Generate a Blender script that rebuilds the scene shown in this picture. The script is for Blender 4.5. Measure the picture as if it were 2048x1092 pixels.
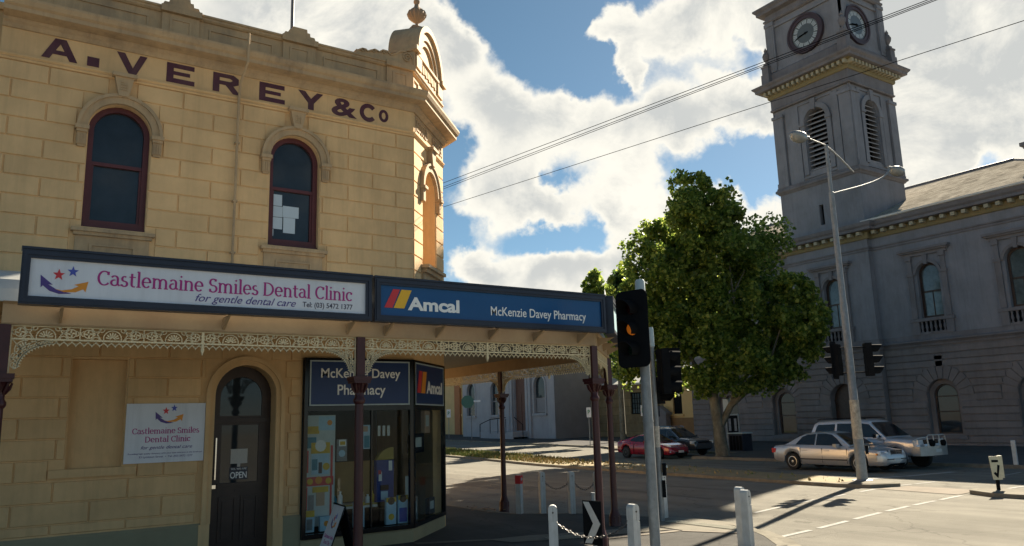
import bpy, bmesh, math, random
import numpy as np
from mathutils import Vector, Matrix
from mathutils.geometry import tessellate_polygon
R = math.radians
random.seed(7)
rng = np.random.default_rng(11)
scn = bpy.context.scene
COL = scn.collection
for o in list(bpy.data.objects):
    bpy.data.objects.remove(o)

# ------------------------------------------------------------------ camera
CAMZ = 2.2
YAW, PIT, ROL = 0.58466508, 0.18859927, -0.02805445
FOC = 1548.87
fw = Vector((math.sin(YAW)*math.cos(PIT), math.cos(YAW)*math.cos(PIT), math.sin(PIT)))
rt = Vector((math.cos(YAW), -math.sin(YAW), 0)); up = rt.cross(fw)
r2 = rt*math.cos(ROL)+up*math.sin(ROL); u2 = up*math.cos(ROL)-rt*math.sin(ROL)
cd = bpy.data.cameras.new('camera'); cam = bpy.data.objects.new('camera', cd); COL.objects.link(cam)
cam.matrix_world = Matrix(((r2.x, u2.x, -fw.x, 0), (r2.y, u2.y, -fw.y, 0), (r2.z, u2.z, -fw.z, CAMZ), (0, 0, 0, 1)))
cd.sensor_width = 36; cd.lens = 36*FOC/2048; cd.clip_start = 0.05; cd.clip_end = 3000
scn.camera = cam

# ------------------------------------------------------------------ exposure, sky, sun
scn.view_settings.view_transform = 'Standard'; scn.view_settings.look = 'None'
scn.view_settings.gamma = 1.0; scn.view_settings.exposure = 1.75
SUN_EL, SUN_AZ = R(33.0), R(21.2)          # azimuth measured from +X towards +Y
sdir = Vector((math.cos(SUN_EL)*math.cos(SUN_AZ), math.cos(SUN_EL)*math.sin(SUN_AZ), math.sin(SUN_EL)))
sl = bpy.data.lights.new('sun', 'SUN'); sl.energy = 5.0; sl.angle = R(0.53); sl.color = (1.0, 0.89, 0.70)
so = bpy.data.objects.new('sun', sl); COL.objects.link(so)
so.rotation_euler = (-sdir).to_track_quat('-Z', 'Y').to_euler(); so.location = (40, 20, 60)

def pix_dir(x, y):
    return (fw*FOC + r2*(x-1024) - u2*(y-546)).normalized()

def make_world():
    w = bpy.data.worlds.new('World'); scn.world = w; w.use_nodes = True
    nt = w.node_tree; nt.nodes.clear(); N = nt.nodes.new; Lk = nt.links.new
    out = N('ShaderNodeOutputWorld')
    sky = N('ShaderNodeTexSky'); sky.sky_type = 'NISHITA'; sky.sun_disc = False
    sky.sun_elevation = SUN_EL; sky.sun_rotation = R(90)-SUN_AZ; sky.air_density = 0.75; sky.dust_density = 0.2; sky.ozone_density = 3.0
    b1 = N('ShaderNodeBackground'); b1.inputs[1].default_value = 0.05
    sat = N('ShaderNodeHueSaturation'); sat.inputs['Saturation'].default_value = 0.98; sat.inputs['Value'].default_value = 0.60; sat.inputs['Hue'].default_value = 0.478
    Lk(sky.outputs[0], sat.inputs['Color']); Lk(sat.outputs[0], b1.inputs[0])
    tc = N('ShaderNodeTexCoord')
    def math_(op, a, b=None, c=None, clamp=False):
        n = N('ShaderNodeMath'); n.operation = op; n.use_clamp = clamp
        for i, v in enumerate((a, b, c)):
            if v is None: continue
            if isinstance(v, (int, float)): n.inputs[i].default_value = v
            else: Lk(v, n.inputs[i])
        return n.outputs[0]
    def vmath(op, a, b=None):
        n = N('ShaderNodeVectorMath'); n.operation = op
        for i, v in enumerate((a, b)):
            if v is None: continue
            if isinstance(v, (tuple, list, Vector)): n.inputs[i].default_value = tuple(v)
            else: Lk(v, n.inputs[i])
        return n
    D = vmath('NORMALIZE', tc.outputs['Generated']).outputs[0]
    sep = N('ShaderNodeSeparateXYZ'); Lk(D, sep.inputs[0])
    stretched = vmath('MULTIPLY', D, (1, 1, 1.25)).outputs[0]
    def noise(scale, detail, rough, dist=0.0, off=(0, 0, 0), src=None, out=0):
        n = N('ShaderNodeTexNoise'); n.inputs['Scale'].default_value = scale; n.inputs['Detail'].default_value = detail
        n.inputs['Roughness'].default_value = rough; n.inputs['Distortion'].default_value = dist
        v = vmath('ADD', src or stretched, off).outputs[0]; Lk(v, n.inputs['Vector']); return n.outputs[out]
    fwd = vmath('DOT_PRODUCT', D, Vector((0.66, 0.72, 0.2)).normalized()).outputs['Value']
    # billowing: the direction is jostled by two noises before the cloud bodies are measured
    w1 = vmath('MULTIPLY_ADD', noise(7.0, 5, 0.6, 0.0, (3.1, 1.7, 0.4), D, 1)); w1.inputs[1].default_value = (0.13, 0.13, 0.10); w1.inputs[2].default_value = (-0.065, -0.065, -0.05)
    w2 = vmath('MULTIPLY_ADD', noise(24.0, 6, 0.62, 0.0, (1.3, 4.7, 2.4), D, 1)); w2.inputs[1].default_value = (0.046, 0.046, 0.046); w2.inputs[2].default_value = (-0.023, -0.023, -0.023)
    Dw = vmath('NORMALIZE', vmath('ADD', D, vmath('ADD', w1.outputs[0], w2.outputs[0]).outputs[0]).outputs[0]).outputs[0]
    n2 = noise(13.0, 8, 0.65, 0.2, (0.3, 5.7, 2.2)); n1 = noise(3.0, 8, 0.6, 0.15, (3.1, 1.7, 0.4))
    # bodies of this particular sky: direction and angular size in degrees
    blobs = [(430, -40, 9), (600, 10, 7), (740, 40, 5), (850, 60, 2.6), (900, 85, 1.8), (1195, 50, 1.2), (1240, 58, 1.5), (1290, 70, 1.7), (1350, 72, 1.6), (1402, 78, 1.2), (1262, 105, 1.0), (1278, 140, .7), (1440, 10, 2.2), (1500, -20, 3),
             (925, 230, 3.4), (1000, 225, 3.2), (1085, 245, 3.4), (1150, 205, 2.0), (1180, 280, 2.6), (1262, 240, 2.2), (1330, 205, 2.4), (1420, 205, 2.5), (1500, 195, 2.2), (1560, 220, 2.2), (1360, 265, 2.0), (1250, 300, 1.5), (965, 410, 3.0), (1025, 385, 2.6), (1095, 365, 1.4), (1190, 400, 1.8), (1255, 385, 2.0), (1310, 410, 2.4), (1330, 470, 2.4), (1120, 430, 1.7), (1065, 435, 1.8), (1400, 400, 1.8), (1210, 440, 1.4),
             (915, 545, 1.8), (965, 540, 1.4), (1055, 550, 1.6), (1110, 540, 1.8), (1180, 530, 2.0), (1250, 520, 2.0), (1000, 600, 3), (1150, 600, 3), (1340, 540, 3), (1440, 385, 1.6), (1490, 425, 1.5), (1545, 445, 1.3), (1535, 85, 1.1), (1545, 50, .7),
             (1840, 40, 5), (1950, 50, 6), (1880, 160, 3.6), (1980, 160, 4.6), (2060, 60, 6), (1850, 240, 2.2), (1940, 245, 2.6), (2040, 235, 3.2), (1872, 335, 1.3), (1840, 355, 1.1), (1908, 335, .9), (2200, 150, 9), (2150, -150, 12), (1700, -200, 8), (1650, 100, 5), (1700, 300, 4)]
    body = None
    for (x, y, ang) in blobs:
        d = vmath('DOT_PRODUCT', Dw, pix_dir(x, y)).outputs['Value']; k = 1.0/(1-math.cos(R(ang)))
        g = math_('EXPONENT', math_('MULTIPLY_ADD', d, k, -k)); body = g if body is None else math_('ADD', body, g)
    for (x, y, ang, amp) in ((1085, 488, 2.0, -.9), (1190, 478, 1.5, -.7), (912, 480, 1.2, -.6), (1115, 372, 1.1, -.9), (1480, 350, 2.0, -.9), (1530, 340, 1.6, -.8), (1990, 312, 2.4, -1.0), (1080, 50, 3.2, -.8), (1180, 175, 1.3, -.7), (895, 330, 1.2, -.8), (1500, 120, 1.4, -.6)):
        d = vmath('DOT_PRODUCT', Dw, pix_dir(x, y)).outputs['Value']; k = 1.0/(1-math.cos(R(ang)))
        body = math_('MULTIPLY_ADD', math_('EXPONENT', math_('MULTIPLY_ADD', d, k, -k)), amp, body)
    inv = N('ShaderNodeMapRange'); inv.interpolation_type = 'SMOOTHSTEP'; Lk(vmath('DOT_PRODUCT', D, fw).outputs['Value'], inv.inputs['Value']); inv.inputs['From Min'].default_value = math.cos(R(44)); inv.inputs['From Max'].default_value = math.cos(R(56))
    hi = N('ShaderNodeMapRange'); hi.interpolation_type = 'SMOOTHSTEP'; Lk(sep.outputs['Z'], hi.inputs['Value']); hi.inputs['From Min'].default_value = 0.50; hi.inputs['From Max'].default_value = 0.15; hi.inputs['To Min'].default_value = -0.35; hi.inputs['To Max'].default_value = 0.42
    lw = N('ShaderNodeMapRange'); lw.interpolation_type = 'SMOOTHSTEP'; Lk(sep.outputs['Z'], lw.inputs['Value']); lw.inputs['From Min'].default_value = 0.05; lw.inputs['From Max'].default_value = 0.34; lw.inputs['To Min'].default_value = -0.9; lw.inputs['To Max'].default_value = 0.12
    gen = math_('ADD', math_('ADD', math_('MULTIPLY_ADD', n1, 2.2, -0.8), hi.outputs[0]), lw.outputs[0])  # unseen cloud band added outside the view to light the shaded walls
    dens = math_('MULTIPLY_ADD', inv.outputs[0], gen, body)
    dens = math_('ADD', dens, math_('MULTIPLY_ADD', n2, 0.70, -0.35))
    mr = N('ShaderNodeMapRange'); mr.interpolation_type = 'SMOOTHSTEP'; Lk(dens, mr.inputs['Value']); mr.inputs['From Min'].default_value = 0.56; mr.inputs['From Max'].default_value = 1.18
    cover = mr.outputs[0]
    # brightness of cloud: forward scattering towards the sun, greyer thick hearts
    thick = N('ShaderNodeMapRange'); thick.interpolation_type = 'SMOOTHSTEP'
    Lk(dens, thick.inputs['Value']); thick.inputs['From Min'].default_value = 0.95; thick.inputs['From Max'].default_value = 1.9
    n3 = noise(7.5, 9, 0.66, 0.35, (7.3, 2.2, 9.1))
    tk = math_('MULTIPLY', math_('MULTIPLY', thick.outputs[0], 0.78), math_('MULTIPLY_ADD', n3, 4.6, -1.65, clamp=True), clamp=True)
    mixc = N('ShaderNodeMixRGB'); Lk(tk, mixc.inputs[0]); mixc.inputs[1].default_value = (1.0, 0.965, 0.86, 1); mixc.inputs[2].default_value = (0.50, 0.53, 0.54, 1)
    fs = N('ShaderNodeMapRange'); Lk(fwd, fs.inputs['Value']); fs.inputs['From Min'].default_value = -0.5; fs.inputs['From Max'].default_value = 0.75
    fs.inputs['To Min'].default_value = 0.22; fs.inputs['To Max'].default_value = 0.31
    b2 = N('ShaderNodeBackground'); Lk(mixc.outputs[0], b2.inputs[0]); Lk(fs.outputs[0], b2.inputs[1])
    mx = N('ShaderNodeMixShader'); Lk(cover, mx.inputs[0]); Lk(b1.outputs[0], mx.inputs[1]); Lk(b2.outputs[0], mx.inputs[2])
    Lk(mx.outputs[0], out.inputs[0])
make_world()

# ------------------------------------------------------------------ materials
MATS = {}
def mat(name, col, rough=.75, var=.12, scale=2.5, bump=0., bscale=60., metal=0., spec=.4, stain=None, sscale=.6, emit=None, trans=0., brick=None, coat=0., streak=0., island=0.):
    if name in MATS: return MATS[name]
    m = bpy.data.materials.new(name); m.use_nodes = True; nt = m.node_tree; N = nt.nodes.new; Lk = nt.links.new
    b = nt.nodes['Principled BSDF']; MATS[name] = m
    b.inputs['Roughness'].default_value = rough; b.inputs['Metallic'].default_value = metal
    b.inputs['Specular IOR Level'].default_value = spec; b.inputs['Coat Weight'].default_value = coat
    tc = N('ShaderNodeTexCoord'); n = N('ShaderNodeTexNoise'); n.inputs['Scale'].default_value = scale; n.inputs['Detail'].default_value = 8; n.inputs['Roughness'].default_value = .65
    Lk(tc.outputs['Object'], n.inputs['Vector'])
    rp = N('ShaderNodeValToRGB'); rp.color_ramp.elements[0].position = .3; rp.color_ramp.elements[1].position = .72
    c0 = [max(0, c*(1-var)) for c in col]; c1 = [min(1, c*(1+var)) for c in col]
    rp.color_ramp.elements[0].color = (*c0, 1); rp.color_ramp.elements[1].color = (*c1, 1)
    Lk(n.outputs[0], rp.inputs[0]); c = rp.outputs[0]
    if brick:
        bw, bh, mort, axis, mcol, bvar = brick
        mp = N('ShaderNodeMapping'); mp.inputs['Rotation'].default_value = axis
        Lk(tc.outputs['Object'], mp.inputs['Vector'])
        bt = N('ShaderNodeTexBrick'); bt.inputs['Scale'].default_value = 1.0; bt.inputs['Brick Width'].default_value = bw; bt.inputs['Row Height'].default_value = bh
        bt.inputs['Mortar Size'].default_value = mort; bt.inputs['Color1'].default_value = (1-bvar, 1-bvar, 1-bvar, 1); bt.inputs['Color2'].default_value = (1, 1, 1, 1); bt.inputs['Mortar'].default_value = (*mcol, 1)
        Lk(mp.outputs[0], bt.inputs['Vector'])
        mm = N('ShaderNodeMixRGB'); mm.blend_type = 'MULTIPLY'; mm.inputs[0].default_value = 1; Lk(c, mm.inputs[1]); Lk(bt.outputs[0], mm.inputs[2]); c = mm.outputs[0]
    if stain:
        n2 = N('ShaderNodeTexNoise'); n2.inputs['Scale'].default_value = sscale; n2.inputs['Detail'].default_value = 10; n2.inputs['Roughness'].default_value = .7
        mp2 = N('ShaderNodeMapping'); mp2.inputs['Scale'].default_value = (1, 1, .45); Lk(tc.outputs['Object'], mp2.inputs[0]); Lk(mp2.outputs[0], n2.inputs['Vector'])
        r2_ = N('ShaderNodeValToRGB'); r2_.color_ramp.elements[0].position = .47; r2_.color_ramp.elements[1].position = .70
        r2_.color_ramp.elements[0].color = (0, 0, 0, 1); r2_.color_ramp.elements[1].color = (.75, .75, .75, 1); Lk(n2.outputs[0], r2_.inputs[0])
        m2 = N('ShaderNodeMixRGB'); Lk(r2_.outputs[0], m2.inputs[0]); Lk(c, m2.inputs[1]); m2.inputs[2].default_value = (*stain, 1); c = m2.outputs[0]
    if streak:
        mp3 = N('ShaderNodeMapping'); mp3.inputs['Scale'].default_value = (1, 1, .07); Lk(tc.outputs['Object'], mp3.inputs[0]); n5 = N('ShaderNodeTexNoise'); n5.inputs['Scale'].default_value = 5.5; n5.inputs['Detail'].default_value = 7; n5.inputs['Roughness'].default_value = .72; Lk(mp3.outputs[0], n5.inputs['Vector'])
        r5 = N('ShaderNodeValToRGB'); r5.color_ramp.elements[0].position = .50; r5.color_ramp.elements[1].position = .74; r5.color_ramp.elements[0].color = (1, 1, 1, 1); r5.color_ramp.elements[1].color = (1-streak, 1-streak*1.02, 1-streak*1.0, 1); Lk(n5.outputs[0], r5.inputs[0])
        m5 = N('ShaderNodeMixRGB'); m5.blend_type = 'MULTIPLY'; m5.inputs[0].default_value = 1; Lk(c, m5.inputs[1]); Lk(r5.outputs[0], m5.inputs[2]); c = m5.outputs[0]
    if island:
        g5 = N('ShaderNodeNewGeometry'); mr5 = N('ShaderNodeMapRange'); mr5.inputs['To Min'].default_value = 1-island; mr5.inputs['To Max'].default_value = 1+island; Lk(g5.outputs['Random Per Island'], mr5.inputs[0])
        m6 = N('ShaderNodeMixRGB'); m6.blend_type = 'MULTIPLY'; m6.inputs[0].default_value = 1; Lk(c, m6.inputs[1]); Lk(mr5.outputs[0], m6.inputs[2]); c = m6.outputs[0]
    Lk(c, b.inputs['Base Color'])
    if bump:
        nb = N('ShaderNodeTexNoise'); nb.inputs['Scale'].default_value = bscale; nb.inputs['Detail'].default_value = 6; Lk(tc.outputs['Object'], nb.inputs['Vector'])
        bp = N('ShaderNodeBump'); bp.inputs['Strength'].default_value = bump; bp.inputs['Distance'].default_value = .02; Lk(nb.outputs[0], bp.inputs['Height']); Lk(bp.outputs[0], b.inputs['Normal'])
    if emit:
        b.inputs['Emission Color'].default_value = (*emit[0], 1); b.inputs['Emission Strength'].default_value = emit[1]
    if trans: b.inputs['Transmission Weight'].default_value = trans
    return m
def thin_glass(name, tint=(.86, .90, .90), refl=.16):
    if name in MATS: return MATS[name]
    m = bpy.data.materials.new(name); m.use_nodes = True; nt = m.node_tree; nt.nodes.clear(); N = nt.nodes.new; Lk = nt.links.new
    out = N('ShaderNodeOutputMaterial'); t = N('ShaderNodeBsdfTransparent'); t.inputs[0].default_value = (*tint, 1)
    g = N('ShaderNodeBsdfGlossy'); g.inputs['Roughness'].default_value = .02; g.inputs[0].default_value = (.95, .97, 1, 1)
    fr = N('ShaderNodeFresnel'); fr.inputs[0].default_value = 1.5
    mu = N('ShaderNodeMath'); mu.operation = 'MULTIPLY_ADD'; mu.inputs[1].default_value = refl; mu.inputs[2].default_value = .004; Lk(fr.outputs[0], mu.inputs[0])
    mx = N('ShaderNodeMixShader'); Lk(mu.outputs[0], mx.inputs[0]); Lk(t.outputs[0], mx.inputs[1]); Lk(g.outputs[0], mx.inputs[2]); Lk(mx.outputs[0], out.inputs[0])
    MATS[name] = m; return m
def leaf_mat(name, c0, c1, c2):
    m = bpy.data.materials.new(name); m.use_nodes = True; nt = m.node_tree; N = nt.nodes.new; Lk = nt.links.new
    b = nt.nodes['Principled BSDF']; out = nt.nodes['Material Output']
    g = N('ShaderNodeNewGeometry'); rp = N('ShaderNodeValToRGB'); rp.color_ramp.elements[0].color = (*c0, 1); rp.color_ramp.elements[1].color = (*c2, 1)
    e = rp.color_ramp.elements.new(.6); e.color = (*c1, 1)
    Lk(g.outputs['Random Per Island'], rp.inputs[0]); Lk(rp.outputs[0], b.inputs['Base Color']); b.inputs['Roughness'].default_value = .45; b.inputs['Specular IOR Level'].default_value = .35
    tr = N('ShaderNodeBsdfTranslucent'); hs = N('ShaderNodeHueSaturation'); hs.inputs['Value'].default_value = 2.2; hs.inputs['Hue'].default_value = .485; Lk(rp.outputs[0], hs.inputs['Color']); Lk(hs.outputs[0], tr.inputs[0])
    mx = N('ShaderNodeMixShader'); mx.inputs[0].default_value = .5; Lk(b.outputs[0], mx.inputs[1]); Lk(tr.outputs[0], mx.inputs[2]); Lk(mx.outputs[0], out.inputs[0])
    MATS[name] = m; return m

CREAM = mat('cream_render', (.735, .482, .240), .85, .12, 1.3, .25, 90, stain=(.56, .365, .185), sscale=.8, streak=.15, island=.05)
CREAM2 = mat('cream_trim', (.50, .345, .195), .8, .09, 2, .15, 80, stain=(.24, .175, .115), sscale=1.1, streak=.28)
PLINTH = mat('greenish_plinth', (.30, .27, .17), .85, .12, 1.5, .2, 80)
MAROON = mat('maroon_paint', (.105, .028, .030), .45, .2, 3, .05, 60)
LETTER = mat('letter_paint', (.080, .024, .038), .65, .22, 5, .1, 60, stain=(.125, .060, .060), sscale=2.2, streak=.3)
IRONRED = mat('cast_iron_red', (.055, .013, .015), .38, .25, 4, .08, 50)
LACE = mat('lace_cream_paint', (.72, .62, .40), .55, .12, 5)
BEAM = mat('beam_tan_paint', (.40, .285, .165), .6, .12, 2, .05, 40, stain=(.33, .21, .12), sscale=1.5)
NAVY = mat('navy_frame', (.022, .028, .048), .4, .2, 3)
SIGNW = mat('sign_white', (.74, .76, .81), .35, .04, 2, stain=(.60, .62, .66), sscale=.6, streak=.14)
BLUE = mat('sign_blue', (.006, .075, .22), .3, .05, 2)
BLUED = mat('sign_dark_blue', (.008, .036, .14), .3, .05, 2)
WHITE = mat('white_lettering', (.88, .88, .86), .4, .03, 3)
PURPLE = mat('purple_lettering', (.42, .02, .22), .4, .05, 3)
VIOLET = mat('violet_ink', (.085, .05, .24), .4, .05, 3)
DARKINK = mat('dark_ink', (.04, .035, .075), .4, .05, 3)
ORANGE = mat('orange_ink', (.80, .30, .03), .4, .05, 3)
REDINK = mat('red_ink', (.62, .04, .05), .4, .05, 3)
YELLOW = mat('yellow_ink', (.85, .48, .03), .4, .05, 3)
BLUEINK = mat('blue_ink', (.07, .10, .45), .4, .05, 3)
WINGLASS = mat('window_glass', (.026, .034, .042), .04, .45, .8, spec=.5)
BLACK = mat('black_plastic', (.011, .012, .014), .8, .2, 4, spec=.02)
WIRE = mat('wire_sheath', (.010, .010, .012), 1., .1, 4, spec=0.)
BLACKG = mat('black_gloss', (.008, .009, .011), .15, .2, 4)
GALV = mat('galvanised_steel', (.25, .27, .285), .55, .18, 9, .04, 30, metal=.35, stain=(.15, .155, .16), sscale=4)
CAPGREY = mat('grey_cap', (.42, .50, .52), .5, .08, 4)
BOLL = mat('bollard_white', (.58, .58, .565), .55, .08, 5, .15, 30, stain=(.36, .33, .28), sscale=3.2, streak=.25)
CHAIN = mat('chain_steel', (.10, .09, .085), .45, .3, 20, metal=.6)
DOORWOOD = mat('door_dark_timber', (.045, .027, .022), .4, .3, 4, .05, 30)
PO = mat('grey_render', (.225, .230, .258), .88, .14, .8, .25, 60, stain=(.14, .14, .152), sscale=.35, streak=.18)
POB = mat('brown_grey_render', (.195, .178, .180), .88, .14, .8, .25, 60, stain=(.10, .085, .078), sscale=.4, streak=.18, island=.07)
POTRIM = mat('grey_trim', (.180, .172, .185), .8, .12, 1.5, .15, 60, stain=(.11, .10, .10), sscale=.7, streak=.2)
YELTRIM = mat('ochre_trim', (.22, .18, .09), .7, .12, 2)
DENTIL = mat('dentil_cream', (.36, .33, .235), .7, .1, 2)
PURTRIM = mat('clock_ring_maroon', (.062, .042, .052), .6, .15, 3)
SLATE = mat('slate_roof', (.36, .32, .29), .55, .25, 1.2, .3, 25, stain=(.10, .085, .075), sscale=.55)
CONC = mat('concrete', (.235, .215, .178), .95, .16, 1.2, .35, 50, spec=.04, stain=(.15, .135, .115), sscale=.8)
KERB = mat('kerb_concrete', (.225, .205, .168), .95, .20, 1.6, .3, 40, spec=.04, stain=(.12, .11, .09), sscale=1.3)
LINE = mat('road_paint', (.36, .352, .33), .9, .10, 3, .2, 60, spec=.05, stain=(.22, .215, .20), sscale=2.5)
PLATEW = mat('plate_white', (.62, .62, .60), .5, .05, 3)
GRASSDIRT = mat('dry_verge', (.26, .20, .105), .95, .25, 3, .6, 30, stain=(.18, .16, .08), sscale=1.2)
TYRE = mat('tyre_rubber', (.018, .018, .018), .75, .2, 8)
RIM = mat('alloy_rim', (.50, .50, .50), .3, .08, 6, metal=.8)
CHROME = mat('chrome', (.75, .75, .75), .12, .03, 5, metal=1)
SILVER = mat('silver_paint', (.50, .50, .51), .28, .04, 2, metal=.55, spec=.5, coat=.6)
SILVERB = mat('silver_blue_paint', (.60, .60, .63), .30, .04, 2, metal=.5, spec=.5, coat=.6)
REDP = mat('red_paint', (.26, .008, .024), .25, .06, 2, metal=.15, spec=.5, coat=.8)
DARKP = mat('dark_blue_paint', (.05, .06, .075), .25, .06, 2, metal=.3, spec=.5, coat=.7)
CARGLASS = mat('car_glass', (.012, .016, .020), .04, .2, 2, spec=.7)
LAMPW = mat('lamp_lens', (.75, .77, .80), .12, .05, 5, spec=.8)
LAMPR = mat('tail_lens', (.45, .02, .02), .2, .05, 5)
BARK = mat('plane_bark', (.13, .12, .09), .9, .45, 4, .5, 12, stain=(.26, .245, .19), sscale=2.5)
SANDST = mat('sandstone', (.27, .205, .12), .9, .28, 1.2, .5, 14, brick=(.75, .34, .018, (R(90), 0, R(90)), (.55, .5, .42), .35))
CREAMY = mat('yellow_render', (.62, .43, .20), .85, .08, 1.2, .2, 60)
OCHREB = mat('brown_base_render', (.26, .15, .07), .85, .15, 1.2, .2, 60)
BANKW = mat('white_painted_brick', (.37, .365, .39), .8, .07, 1.2, .2, 60, stain=(.29, .285, .305), sscale=.6, streak=.2)
BANKSHADE = mat('bank_side_shade_tone', (.19, .185, .20), .85, .10, 1.2, .2, 60)  # side of the white building, its shade put into the base colour
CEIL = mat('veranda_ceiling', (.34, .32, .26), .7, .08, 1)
WOODB = mat('brown_timber', (.13, .062, .045), .6, .2, 4)
PAPER = mat('paper_sheet', (.76, .76, .72), .7, .05, 3)
CORR = mat('corrugated_iron', (.55, .55, .53), .5, .15, 2, metal=.3)

# ------------------------------------------------------------------ object helpers
def tag(o, label=None, cat=None, group=None, kind=None):
    if label: o['label'] = label
    if cat: o['category'] = cat
    if group: o['group'] = group
    if kind: o['kind'] = kind
    return o
def thing(name, label, cat, loc=(0, 0, 0), rz=0., group=None, rot=None):
    o = bpy.data.objects.new(name, None); COL.objects.link(o); o.empty_display_size = .2
    if MB.K and label: loc = MB.K[0]+(Vector(loc)-MB.K[0])*MB.K[1]
    o.location = loc; o.rotation_euler = rot if rot else (0, 0, rz)
    return tag(o, label, cat, group)
def wloc(o):
    v = Vector((0, 0, 0))
    while o is not None: v += o.location; o = o.parent
    return v
class MB:
    """collects geometry in a local frame (a right, b out, c up) mapped to the world"""
    K = None        # (fixed point, factor): lets the builders of the far buildings work in plan units
    def __init__(s, O=(0, 0, 0), U=None, N=None):
        s.v = []; s.f = []; s.m = []
        if U is None: s.M = None
        else:
            U = Vector(U).normalized(); N = Vector(N).normalized(); O = Vector(O); s.M = (O, U, N)
    def P(s, p):
        if s.M is None: return (p[0], p[1], p[2])
        O, U, N = s.M; q = O+U*p[0]+N*p[1]; return (q.x, q.y, q.z+p[2])
    def add(s, pts, faces, mi=0):
        k = len(s.v); s.v += [s.P(p) for p in pts]; s.f += [tuple(i+k for i in f) for f in faces]; s.m += [mi]*len(faces)
    def box(s, a0, a1, b0, b1, c0, c1, mi=0):
        s.add([(a, b, c) for c in (c0, c1) for b in (b0, b1) for a in (a0, a1)],
              [(0, 2, 3, 1), (4, 5, 7, 6), (0, 1, 5, 4), (2, 6, 7, 3), (0, 4, 6, 2), (1, 3, 7, 5)], mi)
    def chbox(s, a0, a1, b0, b1, c0, c1, e=.012, mi=0):
        """box whose outer (b1) face is inset by e: a raised block with chamfered arrises"""
        s.add([(a0, b0, c0), (a1, b0, c0), (a1, b0, c1), (a0, b0, c1), (a0+e, b1, c0+e), (a1-e, b1, c0+e), (a1-e, b1, c1-e), (a0+e, b1, c1-e)],
              [(4, 5, 6, 7), (0, 1, 5, 4), (1, 2, 6, 5), (2, 3, 7, 6), (3, 0, 4, 7)], mi)
    def prism(s, poly, b0, b1, mi=0, caps=True):
        """polygon in (a, c), extruded from b0 to b1"""
        n = len(poly); pts = [(p[0], b0, p[1]) for p in poly]+[(p[0], b1, p[1]) for p in poly]
        fs = [(i, (i+1) % n, n+(i+1) % n, n+i) for i in range(n)]
        if caps:
            t = tessellate_polygon([[Vector((p[0], p[1], 0)) for p in poly]])
            fs += [tuple(x) for x in t]+[tuple(n+i for i in reversed(x)) for x in t]
        s.add(pts, fs, mi)
    def plate(s, outer, holes, b, depth=0, mi=0):
        """flat face with holes at b; each hole gets reveals of the given depth inwards"""
        loops = [outer]+holes; flat = [p for l in loops for p in l]
        t = tessellate_polygon([[Vector((p[0], p[1], 0)) for p in l] for l in loops])
        s.add([(p[0], b, p[1]) for p in flat], [tuple(x) for x in t], mi)
        if depth:
            for h in holes:
                n = len(h); s.add([(p[0], b, p[1]) for p in h]+[(p[0], b-depth, p[1]) for p in h], [(i, (i+1) % n, n+(i+1) % n, n+i) for i in range(n)], mi)
    def ring(s, inner, outer, b0, b1, mi=0, closed=True):
        """band between two equally long outlines in (a, c)"""
        n = len(inner); pts = [(p[0], b, p[1]) for b in (b0, b1) for l in (inner, outer) for p in l]; fs = []
        for i in range(n if closed else n-1):
            j = (i+1) % n
            fs += [(2*n+i, 2*n+j, 3*n+j, 3*n+i), (i, n+i, n+j, j), (n+i, 3*n+i, 3*n+j, n+j), (i, j, 2*n+j, 2*n+i)]
        if not closed: fs += [(0, 2*n, 3*n, n), (n-1, 2*n-1, 4*n-1, 3*n-1)]
        s.add(pts, fs, mi)
    def stroke(s, pts, w, b0, b1, mi=0, closed=False):
        """flat bar following a polyline in (a, c)"""
        n = len(pts); L = []; Rr = []
        for i in range(n):
            p0 = pts[i-1] if (i or closed) else pts[i]; p1 = pts[(i+1) % n] if (i < n-1 or closed) else pts[i]
            d = Vector((p1[0]-p0[0], p1[1]-p0[1])); d = d.normalized() if d.length > 1e-9 else Vector((1, 0))
            ww = w if not isinstance(w, (list, tuple)) else w[i]
            L.append((pts[i][0]-d.y*ww/2, pts[i][1]+d.x*ww/2)); Rr.append((pts[i][0]+d.y*ww/2, pts[i][1]-d.x*ww/2))
        s.ring(Rr, L, b0, b1, mi, closed)
    def tube(s, pts, r, n=8, mi=0, caps=True):
        pts = [Vector(p) for p in pts]; k = len(pts); rr = r if isinstance(r, (list, tuple)) else [r]*k; vs = []; prev = None
        for i, p in enumerate(pts):
            d = (pts[min(i+1, k-1)]-pts[max(i-1, 0)]); d = d.normalized() if d.length > 1e-9 else Vector((0, 0, 1))
            if prev is None: x = d.orthogonal().normalized()
            else:
                x = prev-d*prev.dot(d); x = x.normalized() if x.length > 1e-6 else d.orthogonal().normalized()
            prev = x; y = d.cross(x)
            vs += [tuple(p+(x*math.cos(2*math.pi*j/n)+y*math.sin(2*math.pi*j/n))*rr[i]) for j in range(n)]
        fs = [(i*n+j, i*n+(j+1) % n, (i+1)*n+(j+1) % n, (i+1)*n+j) for i in range(k-1) for j in range(n)]
        if caps: fs += [tuple(range(n)), tuple(range((k-1)*n, k*n))]
        s.add(vs, fs, mi)
    def lathe(s, prof, c=(0, 0, 0), n=20, mi=0, axis='c', a0=0., a1=2*math.pi, flute=0.):
        k = len(prof); vs = []; full = abs(a1-a0-2*math.pi) < 1e-6; m = n if full else n+1
        for (r, h) in prof:
            for j in range(m):
                t = a0+(a1-a0)*j/n; q = r*(1+(flute*(.5+.5*math.cos(t*n/2)) if flute else 0))
                x, y = q*math.cos(t), q*math.sin(t)
                vs.append((c[0]+x, c[1]+y, c[2]+h) if axis == 'c' else (c[0]+x, c[1]+h, c[2]+y) if axis == 'b' else (c[0]+h, c[1]+x, c[2]+y))
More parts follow.
